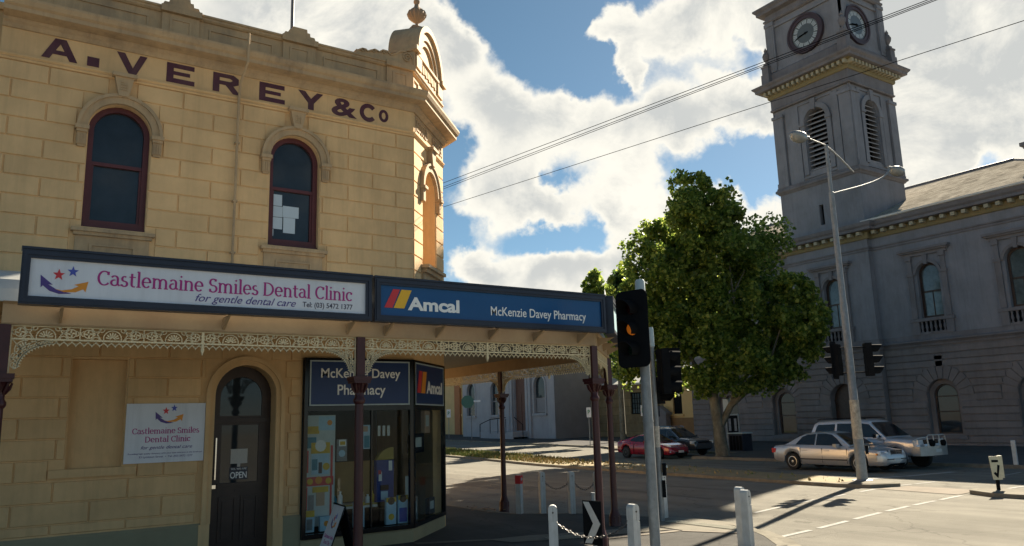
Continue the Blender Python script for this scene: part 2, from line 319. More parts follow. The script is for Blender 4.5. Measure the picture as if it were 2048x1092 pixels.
        fs = [(i*m+j, i*m+(j+1) % m, (i+1)*m+(j+1) % m, (i+1)*m+j) for i in range(k-1) for j in range(m if full else m-1)]
        if prof[0][0] > 1e-6 and full: fs.append(tuple(range(m)))
        if prof[-1][0] > 1e-6 and full: fs.append(tuple(range((k-1)*m, k*m)))
        s.add(vs, fs, mi)
    def sweep(s, path, prof, closed=False, mi=0):
        """moulding: profile (out, c) swept along a plan path; out is to the right of travel, corners mitred"""
        n = len(path); P = [Vector(p) for p in path]; vs = []; k = len(prof)
        for i in range(n):
            d1 = (P[i]-P[i-1]).normalized() if (i or closed) else None; d2 = (P[(i+1) % n]-P[i]).normalized() if (i < n-1 or closed) else None
            n1 = Vector((d1.y, -d1.x)) if d1 else None; n2 = Vector((d2.y, -d2.x)) if d2 else None
            if n1 is None: m = n2
            elif n2 is None: m = n1
            else:
                m = (n1+n2); m = m/max(m.dot(n1), .2)
            vs += [(P[i].x+m.x*o, P[i].y+m.y*o, c) for (o, c) in prof]
        fs = []
        for i in range(n if closed else n-1):
            j = (i+1) % n
            fs += [(i*k+q, i*k+(q+1) % k, j*k+(q+1) % k, j*k+q) for q in range(k)]
        if not closed: fs += [tuple(range(k)), tuple(range((n-1)*k, n*k))]
        s.add(vs, fs, mi)
    def build(s, name, mats, parent=None, local=False, smooth=None, fix=True):
        if not isinstance(mats, (list, tuple)): mats = [mats]
        me = bpy.data.meshes.new(name); v = s.v
        off = Vector((0, 0, 0)) if (local or parent is None) else wloc(parent)
        if MB.K: v = [tuple(MB.K[0]+(Vector(p)-MB.K[0])*MB.K[1]) for p in v]
        me.from_pydata([(a-off.x, b-off.y, c-off.z) for a, b, c in v], [], s.f)
        for m in mats: me.materials.append(m)
        if any(s.m): me.polygons.foreach_set('material_index', s.m)
        if fix:
            bm = bmesh.new(); bm.from_mesh(me); bmesh.ops.recalc_face_normals(bm, faces=bm.faces); bm.to_mesh(me); bm.free()
        if smooth:
            me.polygons.foreach_set('use_smooth', [True]*len(me.polygons)); me.set_sharp_from_angle(angle=R(smooth))
        o = bpy.data.objects.new(name, me); COL.objects.link(o); o.parent = parent
        return o
def arch(uc, z0, r, zs, seg=14, rise=None):
    """outline of a round-headed opening, anticlockwise from bottom left"""
    rise = r if rise is None else rise
    return [(uc-r, z0), (uc+r, z0)]+[(uc+r*math.cos(math.pi*i/seg), zs+rise*math.sin(math.pi*i/seg)) for i in range(seg+1)]
def arc(uc, zc, r, a0, a1, seg=14):
    return [(uc+r*math.cos(R(a0+(a1-a0)*i/seg)), zc+r*math.sin(R(a0+(a1-a0)*i/seg))) for i in range(seg+1)]
def rect(a0, a1, c0, c1): return [(a0, c0), (a1, c0), (a1, c1), (a0, c1)]
def copy_tree(o, parent=None):
    c = o.copy(); COL.objects.link(c); c.parent = parent
    for ch in list(o.children): copy_tree(ch, c)
    return c
def text_mesh(txt, bold=0., shear=0.):
    cu = bpy.data.curves.new('lettering', 'FONT'); cu.body = txt; cu.offset = bold; cu.shear = shear; cu.extrude = .0; cu.resolution_u = 4
    ob = bpy.data.objects.new('lettering', cu); COL.objects.link(ob)
    dg = bpy.context.evaluated_depsgraph_get(); dg.update(); me = bpy.data.meshes.new_from_object(ob.evaluated_get(dg))
    v = [tuple(x.co) for x in me.vertices]; f = [tuple(p.vertices) for p in me.polygons]
    bpy.data.objects.remove(ob); bpy.data.curves.remove(cu); bpy.data.meshes.remove(me)
    return v, f
def text(mb, txt, a0, a1, c0, c1, b, bold=0., shear=0., mi=0, depth=.006):
    """lettering fitted to a rectangle of the frame, raised by depth"""
    v, f = text_mesh(txt, bold, shear)
    x0 = min(p[0] for p in v); x1 = max(p[0] for p in v); y0 = min(p[1] for p in v); y1 = max(p[1] for p in v)
    q = [(a0+(p[0]-x0)/(x1-x0)*(a1-a0), c0+(p[1]-y0)/(y1-y0)*(c1-c0)) for p in v]
    mb.add([(p[0], b+depth, p[1]) for p in q], f, mi)
    cnt = {}
    for fc in f:
        for i in range(len(fc)):
            e = (fc[i], fc[(i+1) % len(fc)]); cnt[e] = 1
    k = len(q); side = [(i, j, k+j, k+i) for (i, j) in cnt if (j, i) not in cnt]
    mb.add([(p[0], b+depth, p[1]) for p in q]+[(p[0], b, p[1]) for p in q], side, mi)
# ------------------------------------------------------------------ serif pen letters for the dental clinic signs
def ell(cx, cy, rx, ry, a0, a1, n=12): return [(cx+rx*math.cos(R(a0+(a1-a0)*i/n)), cy+ry*math.sin(R(a0+(a1-a0)*i/n))) for i in range(n+1)]
GLY = {
 'C': (1.16, [ell(.64, .7, .52, .66, 48, 318, 16), [(.98, 1.02), (1.0, 1.34)]]),
 'S': (.95, [ell(.46, 1.02, .33, .34, 50, 250, 9)+ell(.46, .36, .36, .34, 75, -140, 10), [(.68, 1.12), (.72, 1.36)], [(.17, .04), (.15, .34)]]),
 'D': (1.28, [[(.2, .02), (.2, 1.38)], ell(.42, .7, .68, .66, 90, -90, 12), [(.02, .04), (.44, .04)], [(.02, 1.36), (.44, 1.36)]]),
 'a': (.96, [ell(.42, .70, .29, .28, 155, 0, 8)+[(.71, .2), (.9, .05)], ell(.42, .32, .30, .27, 75, 340, 10)]),
 's': (.76, [ell(.37, .75, .22, .23, 50, 250, 8)+ell(.37, .27, .26, .25, 75, -140, 8), [(.13, .04), (.12, .22)]]),
 't': (.70, [[(.29, 1.30), (.29, .25)]+ell(.5, .22, .20, .19, 180, 300, 5), [(.04, .96), (.64, .96)]]),
 'l': (.50, [[(.25, .02), (.25, 1.52)], [(.04, .03), (.47, .03)], [(.08, 1.47), (.25, 1.52)]]),
 'e': (.98, [[(.14, .54), (.82, .54)]+ell(.48, .52, .36, .48, 2, 318, 14)]),
 'i': (.50, [[(.25, .02), (.25, 1.0)], [(.04, .03), (.47, .03)], [(.08, .95), (.25, 1.0)], [(.17, 1.32), (.33, 1.38)], [(.18, 1.4), (.32, 1.3)]]),
 'n': (1.08, [[(.23, .02), (.23, 1.0)], ell(.52, .62, .31, .34, 160, 0, 8)+[(.83, .02)], [(.03, .03), (.43, .03)], [(.63, .03), (1.03, .03)], [(.06, .95), (.23, 1.0)]]),
 'm': (1.66, [[(.23, .02), (.23, 1.0)], ell(.51, .62, .29, .34, 160, 0, 8)+[(.80, .02)], ell(1.10, .62, .29, .34, 160, 0, 8)+[(1.39, .02)], [(.03, .03), (.43, .03)], [(.62, .03), (.98, .03)], [(1.2, .03), (1.6, .03)], [(.06, .95), (.23, 1.0)]]),
 'c': (.84, [ell(.48, .5, .36, .47, 48, 318, 12), [(.70, .72), (.72, .95)]]),
}
def serif(mb, txt, a0, a1, c0, c1, b, mi=0, thick=.21, thin=.10):
    """text set in the pen letters; c0 is the base line, c1 the cap height"""
    W = sum(GLY[ch][0] if ch in GLY else .5 for ch in txt); sx = (a1-a0)/W; sy = (c1-c0)/1.4; x = 0; k = 0
    for ch in txt:
        if ch in GLY:
            for st in GLY[ch][1]:
                n = len(st); w = []
                for i in range(n):
                    p, q = st[max(i-1, 0)], st[min(i+1, n-1)]; dx, dy = (q[0]-p[0]), (q[1]-p[1]); l = math.hypot(dx, dy) or 1
                    w.append((thin+(thick-thin)*abs(dy)/l)*sx)
                k += 1
                mb.stroke([(a0+(x+p[0])*sx, c0+p[1]*sy) for p in st], w, b, b+.004+.0004*(k % 5), mi)
        x += GLY[ch][0] if ch in GLY else .5
def smile_logo(mb, a0, a1, c0, c1, b, m):
    """two stars over two arrows that bend into a smile; m = indices of red, blue, violet, orange"""
    f = lambda p: (a0+(a1-a0)*p[0], c0+(c1-c0)*p[1])
    def star(cx, cy, r, mi):
        mb.prism([f((cx+r*(1 if i % 2 == 0 else .42)*math.cos(R(90+36*i))*.62, cy+r*(1 if i % 2 == 0 else .42)*math.sin(R(90+36*i)))) for i in range(10)], b, b+.004, mi)
    star(.37, .70, .21, m[0]); star(.66, .84, .20, m[1])
    mb.prism([f(p) for p in [(.0, .66), (.26, .34), (.17, .34), (.36, .17), (.66, .06), (.40, .03), (.20, .12), (.06, .30), (.02, .22)]], b, b+.004, m[2])
    mb.prism([f(p) for p in [(1., .52), (.70, .38), (.80, .34), (.66, .22), (.45, .16), (.30, .20), (.50, .10), (.74, .12), (.90, .24), (.95, .14)]], b, b+.0045, m[3])

# ------------------------------------------------------------------ the corner building with the big painted name
VX, VY = 6.86, 14.0
S2 = math.sqrt(.5)
vb = thing('corner_building', 'cream rendered two storey corner building with A. VEREY & Co painted along its frieze', 'building', (3.2, 17, 0))
FR = ((0, VY, 0), (1, 0, 0), (0, -1, 0))
CH = ((VX, VY, 0), (1, 1, 0), (1, -1, 0)); CHW = 2.1
vpath = [(-9, VY), (VX, VY), (VX+CHW*S2, VY+CHW*S2), (VX+CHW*S2, 32)]
WC = (1.375, 4.385)
def build_verey():
    mb = MB(*FR)
    outer = [(-.42, 0), (4.62, 0), (4.62, 3.44), (VX, 3.44), (VX, 9.15), (-.42, 9.15)]
    holes = [arch(c, 5.5, .475, 7.2) for c in WC]+[arch(3.62, .12, .52, 2.77), rect(.94, 1.72, 1.66, 3.35)]
    mb.plate(outer, holes, 0, .30)
    mb.box(-9, -.42, -.5, -.16, 0, 9.15); mb.box(.94, 1.72, -.14, -.12, 1.66, 3.35)
    mb.box(-.9, 4.6, -.6, -.5, 0, 3.5)
    Cm = MB(*CH)
    Cm.plate(rect(0, CHW, 3.44, 9.15), [arch(1.05, 5.52, .46, 7.2)], 0, .42)
    Cm.box(.55, 1.55, -.44, -.42, 5.4, 7.8)
    # raised blocks with open joints, course by course
    rows = []; z = 8.12
    while z > .72: rows.append((max(z-.316, .70), z)); z -= .316
    def half(zl, zh, zc, r): 
        t = min(max(zc, zl), zh); d = r*r-(t-zc)**2; return math.sqrt(d) if d > 0 else 0
    for i, (zl, zh) in enumerate(rows):
        off = .28 if i % 2 == 0 else .80
        joints = [off+1.03*k for k in range(-2, 9)]
        cuts = []
        for c in WC:
            if zl < 5.46: 
                if zh > 4.2: cuts.append((c-.63, c+.63))
            elif zh < 6.86: cuts.append((c-.475, c+.475))
            elif zl < 7.16: cuts.append((c-.67, c+.67))
            else:
                h = half(zl, zh, 7.19, .65)
                if h: cuts.append((c-h, c+h))
                if zh > 7.86: cuts.append((c-.13-.06*(zh > 8), c+.13+.06*(zh > 8)))
        if zl < 3.5: cuts.append((2.88, 4.36) if zl < 2.7 else (3.62-max(half(zl, zh, 2.77, .74), .01), 3.62+max(half(zl, zh, 2.77, .74), .01)))
        if zl < 3.36 and zh > 1.50: cuts.append((.93, 1.73) if zl > 1.64 else (.72, 1.94))
        hi = VX if zl > 3.44 else 4.60
        es = sorted(set([-.42, hi]+[j for j in joints if -.42 < j < hi]+[e for c in cuts for e in c if -.42 < e < hi]))
        for a, b in zip(es, es[1:]):
            m_ = (a+b)/2
            if b-a < .05 or any(c0 < m_ < c1 for c0, c1 in cuts): continue
            mb.chbox(a+.006, b-.006, -.004, .022, zl+.006, zh-.006, .011)
        if zl > 3.44:
            cc = []
            if 5.46 < zl and zh < 6.86: cc = (1.05-.47, 1.05+.47)
            elif zl < 5.46 and zh > 4.2: cc = (.45, 1.65)
            elif zl < 7.16: cc = (.40, 1.70)
            else:
                h = half(zl, zh, 7.19, .64); cc = (1.05-h, 1.05+h)
            for a, b in ((0, cc[0]), (cc[1], CHW)):
                if b-a > .05: Cm.chbox(a+.004, b-.004, -.004, .022, zl+.006, zh-.006, .011)
    for v in (Cm,):
        k = len(mb.v); mb.v += v.v; mb.f += [tuple(i+k for i in f) for f in v.f]; mb.m += v.m
    # side wall, back, roof
    w = MB(); x1 = VX+CHW*S2; y1 = VY+CHW*S2
    w.box(x1-.3, x1, y1, 32, 0, 9.15); w.box(-9, x1, 31.7, 32, 0, 9.15); w.box(-9, -8.7, VY+.2, 31.7, 0, 9.15)
    w.add([(-9, VY+.1, 9.0), (VX, VY+.1, 9.0), (x1, y1, 9.0), (x1, 32, 9.0), (-9, 32, 9.0)], [(0, 1, 2, 3, 4)])
    w.box(5.05, 5.2, 16.6, 31, 0, 3.6)
    k = len(mb.v); mb.v += w.v; mb.f += [tuple(i+k for i in f) for f in w.f]; mb.m += w.m
    mb.build('wall', CREAM, vb)
    p = MB(); p.sweep([(-9, VY), (3.07, VY)], [(-.1, 0), (.05, 0), (.05, .64), (.025, .68), (-.1, .68)]); p.sweep([(4.18, VY), (4.62, VY)], [(-.1, 0), (.05, 0), (.05, .64), (.025, .68), (-.1, .68)]); p.build('plinth', PLINTH, vb)
    # entablature: frieze mould, frieze, cornice, parapet with coping and piers
    e = MB(); path = [(-.42, VY), *vpath[1:]]
    e.sweep(path, [(-.05, 8.12), (.03, 8.12), (.05, 8.15), (.03, 8.17), (.06, 8.20), (.06, 8.22), (.0, 8.22), (-.05, 8.22)])
    e.sweep(path, [(-.08, 8.22), (.022, 8.22), (.022, 8.66), (-.08, 8.66)])
    e.build('frieze', CREAM, vb)
    e = MB()
    e.sweep(path, [(-.08, 8.66), (.05, 8.66), (.09, 8.72), (.13, 8.75), (.13, 8.80), (.33, 8.83), (.33, 8.90), (.37, 8.93), (.40, 9.0), (.40, 9.04), (.10, 9.10), (-.08, 9.10)])
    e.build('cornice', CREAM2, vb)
    e = MB()
    e.sweep(path, [(-.25, 9.10), (.0, 9.10), (.0, 9.13), (-.03, 9.15), (-.03, 9.58), (-.25, 9.58)])
    e.sweep(path, [(-.29, 9.58), (.0, 9.58), (.03, 9.61), (.03, 9.645), (.055, 9.655), (.055, 9.69), (-.02, 9.72), (-.29, 9.72)])
    f = MB(*FR)
    for (a, b) in ((-.30, .0), (1.91, 2.54), (4.08, 4.73), (6.26, VX+.005)):
        f.box(a, b, -.3, .015, 9.10, 9.577); f.box(a-.03, b+.03, -.32, .085, 9.583, 9.70)
        f.ring(rect(a+.17, b-.17, 9.22, 9.46), rect(a+.13, b-.13, 9.19, 9.49), .015, .03) if b-a > .4 else None
    for c in (2.225, 4.405):
        f.prism([(c-.33, 9.70), (c+.33, 9.70), (c+.29, 9.79), (c+.21, 9.79), (c+.20, 9.86), (c+.15, 9.86), (c+.14, 9.93), (c-.14, 9.93), (c-.15, 9.86), (c-.20, 9.86), (c-.21, 9.79), (c-.29, 9.79)], -.28, .02)
    for (a, b) in ((.25, 1.7), (2.72, 3.90), (4.90, 6.08)):
        f.ring(rect(a+.03, b-.03, 9.24, 9.43), rect(a, b, 9.21, 9.46), -.035, -.008)
    k = len(e.v); e.v += f.v; e.f += [tuple(i+k for i in q) for q in f.f]; e.m += f.m
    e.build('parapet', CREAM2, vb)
    # round-headed pediment over the splayed corner, with a scroll and an urn
    c = MB(*CH)
    c.box(.02, 2.08, -.55, .03, 9.72, 10.08); c.box(-.02, 2.12, -.6, .07, 10.08, 10.14)
    c.box(.10, .45, .03, .07, 9.76, 10.05); c.box(1.65, 2.0, .03, .07, 9.76, 10.05)
    for r0, r1, b0, b1 in ((.80, .93, -.6, .10), (.62, .80, -.6, .04), (.50, .60, -.6, .0)):
        c.ring(arc(1.05, 10.14, r0, 0, 180, 22), arc(1.05, 10.14, r1, 0, 180, 22), b0, b1, closed=False)
    c.prism(arc(1.05, 10.14, .55, 0, 180, 20), -.3, -.05)
    c.box(-.05, .25, .0, .12, 10.1, 10.2); c.box(1.85, 2.15, .0, .12, 10.1, 10.2)
    for q, a in ((0, 0.0), (1, 1.62)):
        c.ring(rect(a+.10, a+.38, 9.22, 9.46), rect(a+.06, a+.42, 9.18, 9.5), -.03, .0)
    for i in range(9): c.box(.56+i*.11, .63+i*.11, .03, .055, 9.80+.03*(i % 2), 9.99)
    c.build('pediment', CREAM2, vb)
    s = MB(*FR)
    top = [(5.62, 9.73), (5.60, 9.82), (5.66, 9.81), (5.72, 9.85), (5.80, 9.85), (5.84, 9.82), (5.92, 9.86), (6.0, 9.90), (6.07, 9.88), (6.10, 9.87), (6.18, 9.93), (6.28, 9.93), (6.36, 9.87), (6.46, 9.91), (6.58, 10.0), (6.72, 10.03), (6.84, 9.97), (6.88, 9.85), (6.88, 9.73)]
    s.prism(top, -.2, -.03)
    s.stroke([(5.64, 9.80)]+top[3:16], .025, -.03, .0)
    s.stroke([(6.74+.115*(1-i/26)*math.cos(i*.55), 9.895+.115*(1-i/26)*math.sin(i*.55)) for i in range(24)], .022, -.03, .005)
    for x, z_ in ((5.74, 9.81), (5.98, 9.85), (6.22, 9.88)): s.stroke([(x+.05*(1-i/14)*math.cos(i*.6), z_+.04*(1-i/14)*math.sin(i*.6)) for i in range(12)], .014, -.03, .0)
    s.build('scroll_ornament', CREAM2, vb)
    ux, uy = VX+1.05*S2-.25*S2, VY+1.05*S2+.25*S2
    u = MB(); u.box(ux-.2, ux+.2, uy-.2, uy+.2, 11.06, 11.13); u.box(ux-.14, ux+.14, uy-.14, uy+.14, 11.13, 11.18)
    u.lathe([(.10, 11.18), (.045, 11.24), (.035, 11.30), (.07, 11.33)], (ux, uy, 0), 20)
    u.lathe([(.06, 11.33), (.12, 11.38), (.185, 11.46), (.20, 11.53), (.17, 11.60)], (ux, uy, 0), 28, flute=.16)
    u.lathe([(.18, 11.60), (.12, 11.66), (.07, 11.70), (.05, 11.78), (.075, 11.83), (.075, 11.87), (.04, 11.91), (.03, 11.95), (.05, 12.0), (.055, 12.05), (.02, 12.12), (0, 12.16)], (ux, uy, 0), 20)
    u.build('urn_finial', mat('urn_terracotta_render', (.30, .21, .14), .85, .12, 4), vb, smooth=40)
    # raised inscription on the splayed frieze
    c = MB(*CH)
    text(c, 'ESTAB', .16, .86, 8.32, 8.56, .023, .01, depth=.025); text(c, '1853', 1.24, 1.96, 8.32, 8.56, .023, .01, depth=.025)
    c.ring(rect(.12, 1.98, 8.29, 8.60), rect(.08, 2.02, 8.25, 8.64), .02, .036)
    c.build('inscription', CREAM2, vb)
    # the painted name
    f = MB(*FR); B0, B1 = .023, .030; Z0, Z1 = 8.265, 8.63; t = .085
    def P(poly): f.prism(poly, B0, B1)
    P([(.14, Z0), (.32, Z1), (.48, Z1), (.66, Z0), (.53, Z0), (.485, Z0+.085), (.305, Z0+.085), (.27, Z0)][:0] or [(.14, Z0), (.32, Z1), (.48, Z1), (.66, Z0), (.545, Z0), (.40, Z1-.09), (.255, Z0)])
    f.box(.29, .51, B0, B1+.0012, Z0+.085, Z0+.155)
    P(rect(.80, .98, Z0, 8.43))
    P([(1.235, Z1), (1.36, Z1), (1.495, Z0+.11), (1.60, Z1), (1.715, Z1), (1.555, Z0), (1.435, Z0)])
    for a, b in ((2.035, 2.505), (3.655, 4.14)):
        P([(a, Z0), (b, Z0), (b, Z0+t), (a+.115, Z0+t), (a+.115, Z1-t), (b-.01, Z1-t), (b-.01, Z1), (a, Z1)]); f.box(a+.11, b-.08, B0, B1+.001, 8.415, 8.482)
    a = 2.82
    P(rect(a, a+.115, Z0, Z1)); f.ring([(a+.11, 8.49), (a+.30, 8.49), (a+.34, 8.51), (a+.34, 8.535), (a+.30, Z1-.075), (a+.11, Z1-.075)], [(a+.10, 8.415), (a+.36, 8.415), (a+.455, 8.46), (a+.455, 8.57), (a+.36, Z1), (a+.10, Z1)], B0, B1+.001)
    P([(a+.20, 8.44), (a+.34, 8.44), (a+.49, Z0), (a+.36, Z0)])
    P([(4.395, Z1), (4.53, Z1), (4.65, 8.49), (4.77, Z1), (4.895, Z1), (4.71, 8.40), (4.71, Z0), (4.595, Z0), (4.595, 8.40)])
    text(f, '&', 5.07, 5.60, Z0-.005, Z1+.005, B0, .028, depth=.007)
    f.stroke(ell(5.85, 8.447, .145, .150, 40, 320, 20), [.088]*21, B0, B1)
    f.stroke(ell(6.185, 8.445, .075, .105, 0, 342, 20), .06, B0, B1, closed=True)
    f.build('painted_lettering', LETTER, vb)
    # upper windows
    for i, c in enumerate(WC):
        o = thing('window', None, None, (c, VY, 5.5)); o.parent = vb; o.location = Vector((c, VY, 5.5))-wloc(vb)
        w = MB(*FR)
        w.ring(arch(c, 5.65, .385, 7.2, 18), arch(c, 5.5, .475, 7.2, 18), -.24, -.12)
        w.box(c-.39, c+.39, -.23, -.135, 6.60, 6.66); w.box(c-.475, c+.475, -.24, -.06, 5.50, 5.545)
        w.box(c-.385, c-.35, -.225, -.15, 5.65, 6.62); w.box(c+.35, c+.385, -.225, -.15, 5.65, 6.62)
        w.build('frame', MAROON, o)
        g = MB(*FR); g.plate(arch(c, 5.6, .40, 7.2, 18), [], -.19); g.build('pane', WINGLASS, o)
        s = MB(*FR)
        s.ring(arc(c, 7.19, .49, 0, 180, 20), arc(c, 7.19, .60, 0, 180, 20), 0, .075, closed=False); s.ring(arc(c, 7.19, .60, 0, 180, 20), arc(c, 7.19, .655, 0, 180, 20), 0, .105, closed=False)
        for sg in (-1, 1):
            q = c+sg*.572; s.box(q-.10, q+.10, 0, .14, 7.12, 7.185); s.box(q-.08, q+.08, 0, .115, 7.07, 7.12)
            s.box(q-.07, q+.07, 0, .085, 6.86, 7.07); s.box(q-.055, q+.055, 0, .07, 6.83, 6.86)
            for j in (-1, 0, 1): s.box(q+j*.04-.012, q+j*.04+.012, .085, .098, 6.87, 7.05)
        s.build('arch_moulding', CREAM2, o); s = MB(*FR)
        s.prism([(c-.075, 7.80), (c+.075, 7.80), (c+.15, 8.14), (c-.15, 8.14)], 0, .13); s.box(c-.19, c+.19, 0, .17, 8.14, 8.205)
        for j in range(14): s.box(c-.045+.03*(j % 4)-.011, c-.045+.03*(j % 4)+.011, .13, .142, 7.90+.045*(j//4), 7.925+.045*(j//4)+.006*(j % 2))
        s.build('keystone', CREAM2, o); s = MB(*FR)
        s.box(c-.62, c+.62, 0, .13, 5.40, 5.46); s.box(c-.58, c+.58, 0, .09, 5.345, 5.40)
        s.box(c-.55, c+.55, 0, .035, 4.3, 5.345); s.ring(rect(c-.30, c+.30, 4.5, 5.18), rect(c-.34, c+.34, 4.46, 5.22), .035, .06)
        s.build('sill', CREAM2, o)
    c = MB(*CH); q = 1.05
    c.ring(arc(q, 7.19, .47, 0, 180, 20), arc(q, 7.19, .60, 0, 180, 20), 0, .08, closed=False); c.ring(arc(q, 7.19, .60, 0, 180, 20), arc(q, 7.19, .65, 0, 180, 20), 0, .11, closed=False)
    for sg in (-1, 1):
        x = q+sg*.57; c.box(x-.10, x+.10, 0, .15, 7.12, 7.185); c.box(x-.07, x+.07, 0, .10, 6.86, 7.12)
    c.build('corner_niche_arch', CREAM2, vb); c = MB(*CH)
    c.prism([(q-.075, 7.80), (q+.075, 7.80), (q+.15, 8.14), (q-.15, 8.14)], 0, .14); c.box(q-.19, q+.19, 0, .19, 8.14, 8.205); c.build('corner_keystone', CREAM2, vb); c = MB(*CH)
    c.box(q-.62, q+.62, 0, .20, 5.40, 5.47); c.box(q-.56, q+.56, 0, .13, 5.32, 5.40); c.box(q-.53, q+.53, 0, .05, 4.3, 5.32)
    c.build('corner_niche_sill', CREAM2, vb)
    # street door in its arched recess
    d = thing('door', None, None); d.parent = vb; d.location = Vector((3.62, VY, .12))-wloc(vb)
    b = MB(*FR); c = 3.62; n = -.28
    b.plate(arch(c, .12, .525, 2.77, 16), [arch(c, 2.42, .36, 2.74, 12), rect(c-.32, c+.32, 1.28, 2.26)], n, .03)
    for (a0, a1) in ((c-.33, c-.04), (c+.04, c+.33)): b.ring(rect(a0+.03, a1-.03, .33, 1.02), rect(a0, a1, .30, 1.05), n, n+.022); b.box(a0+.06, a1-.06, n, n+.014, .37, .98)
    b.box(c-.5, c+.5, n, n+.06, 2.30, 2.38); b.box(c-.37, c+.37, n, n+.03, 1.22, 1.28); b.box(c-.06, c+.10, n, n+.012, 1.14, 1.17)
    b.build('leaf', DOORWOOD, d)
    g = MB(*FR); g.box(c-.33, c+.33, n-.03, n-.02, 1.27, 2.27); g.box(c-.37, c+.37, n-.03, n-.02, 2.4, 3.12); g.build('glass', WINGLASS, d)
    h = MB(*FR); h.box(c-.42, c-.40, n+.0, n+.05, 1.35, 2.05); h.box(c-.45, c-.39, n, n+.03, 1.2, 1.26); h.build('handle', CHROME, d)
    r = MB(*FR)
    op = lambda z, q: arch(c, z, q, 2.77, 20)[1:]+arch(c, z, q, 2.77, 20)[:1]
    r.ring(op(.66, .52), op(.66, .60), .0, .05, closed=False); r.ring(op(.66, .60), op(.66, .67), .0, .085, closed=False)
    for sg in (-1, 1): r.box(c+sg*.61-.09, c+sg*.61+.08, 0, .06, .05, .66)
    r.build('surround', CREAM, d)
    st = MB(*FR); st.box(c-.52, c+.52, -.5, .02, .0, .118); st.build('step', CONC, d)
    sl_ = MB(*FR); sl_.box(.72, 1.93, 0, .07, 1.53, 1.655); sl_.build('blind_window_sill', CREAM, vb)
    # shopfront: sill wall, black frame, header fascia boards, glazing
    sh = thing('shopfront', None, None); sh.parent = vb; sh.location = Vector((6.0, VY, 0))-wloc(vb)
    A = MB((0, 13.92, 0), (1, 0, 0), (0, -1, 0)); Bc = MB((6.80, 13.92, 0), (1, 1, 0), (1, -1, 0))
    k = MB(); k.sweep([(4.62, 13.92), (6.80, 13.92), (8.28, 15.40), (8.28, 20)], [(-.5, -.2), (.0, -.2), (.0, .20), (-.03, .25), (-.5, .25)]); k.build('stall_riser', mat('stall_riser_render', (.34, .28, .16), .8, .14, 1.5, .2, 50), sh)
    for (m_, w0, w1) in ((A, 4.63, 6.80), (Bc, 0, 2.10)):
        m_.box(w0, w0+.07, -.06, .03, .25, 3.44); m_.box(w1-.07, w1, -.06, .03, .25, 3.44); m_.box(w0+.07, w1-.07, -.06, .03, .25, .33)
        m_.box(w0+.07, w1-.07, -.06, .03, 2.47, 2.56); m_.box(w0+.07, w1-.07, -.06, .03, 3.40, 3.44)
    A.box(5.93, 5.955, -.05, .01, .33, 2.47)
    for v in (Bc,):
        q = len(A.v); A.v += v.v; A.f += [tuple(i+q for i in f_) for f_ in v.f]; A.m += v.m
    A.build('frame', BLACKG, sh)
    g = MB((0, 13.92, 0), (1, 0, 0), (0, -1, 0)); g.box(4.70, 6.73, -.025, -.019, .33, 2.47); g.build('front_pane', thin_glass('shop_glass'), sh)
    g = MB((6.80, 13.92, 0), (1, 1, 0), (1, -1, 0)); g.box(.07, 2.03, -.025, -.019, .33, 2.47); g.build('splayed_pane', thin_glass('shop_glass'), sh)
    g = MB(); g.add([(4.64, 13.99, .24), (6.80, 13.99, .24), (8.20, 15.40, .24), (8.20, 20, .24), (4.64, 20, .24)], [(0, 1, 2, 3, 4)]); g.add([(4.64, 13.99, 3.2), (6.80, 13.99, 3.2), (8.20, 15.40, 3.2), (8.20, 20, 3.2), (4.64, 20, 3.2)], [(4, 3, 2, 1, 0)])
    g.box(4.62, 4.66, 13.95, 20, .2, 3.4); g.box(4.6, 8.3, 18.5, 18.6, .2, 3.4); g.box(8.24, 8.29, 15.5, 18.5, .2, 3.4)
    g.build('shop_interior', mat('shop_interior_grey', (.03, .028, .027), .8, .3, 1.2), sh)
    dp = MB(*FR); dp.tube([(3.27, .10, 5.0), (3.275, .10, 8.2), (3.275, .17, 8.45), (3.32, .46, 8.75), (3.325, .46, 9.32)], .024, 8); [dp.box(3.235, 3.315, .02, .13, z_, z_+.03) for z_ in (5.25, 6.2, 7.3)]
    dp.build('downpipe', CREAM2, vb, smooth=40)
    fp = MB(); fp.tube([(4.40, 14.5, 9.0), (4.40, 14.5, 12.5), (4.40, 14.5, 15)], [.036, .032, .025], 10); fp.build('flagpole', mat('flagpole_grey', (.10, .11, .13), .5, .1, 3), vb, smooth=40)
build_verey()

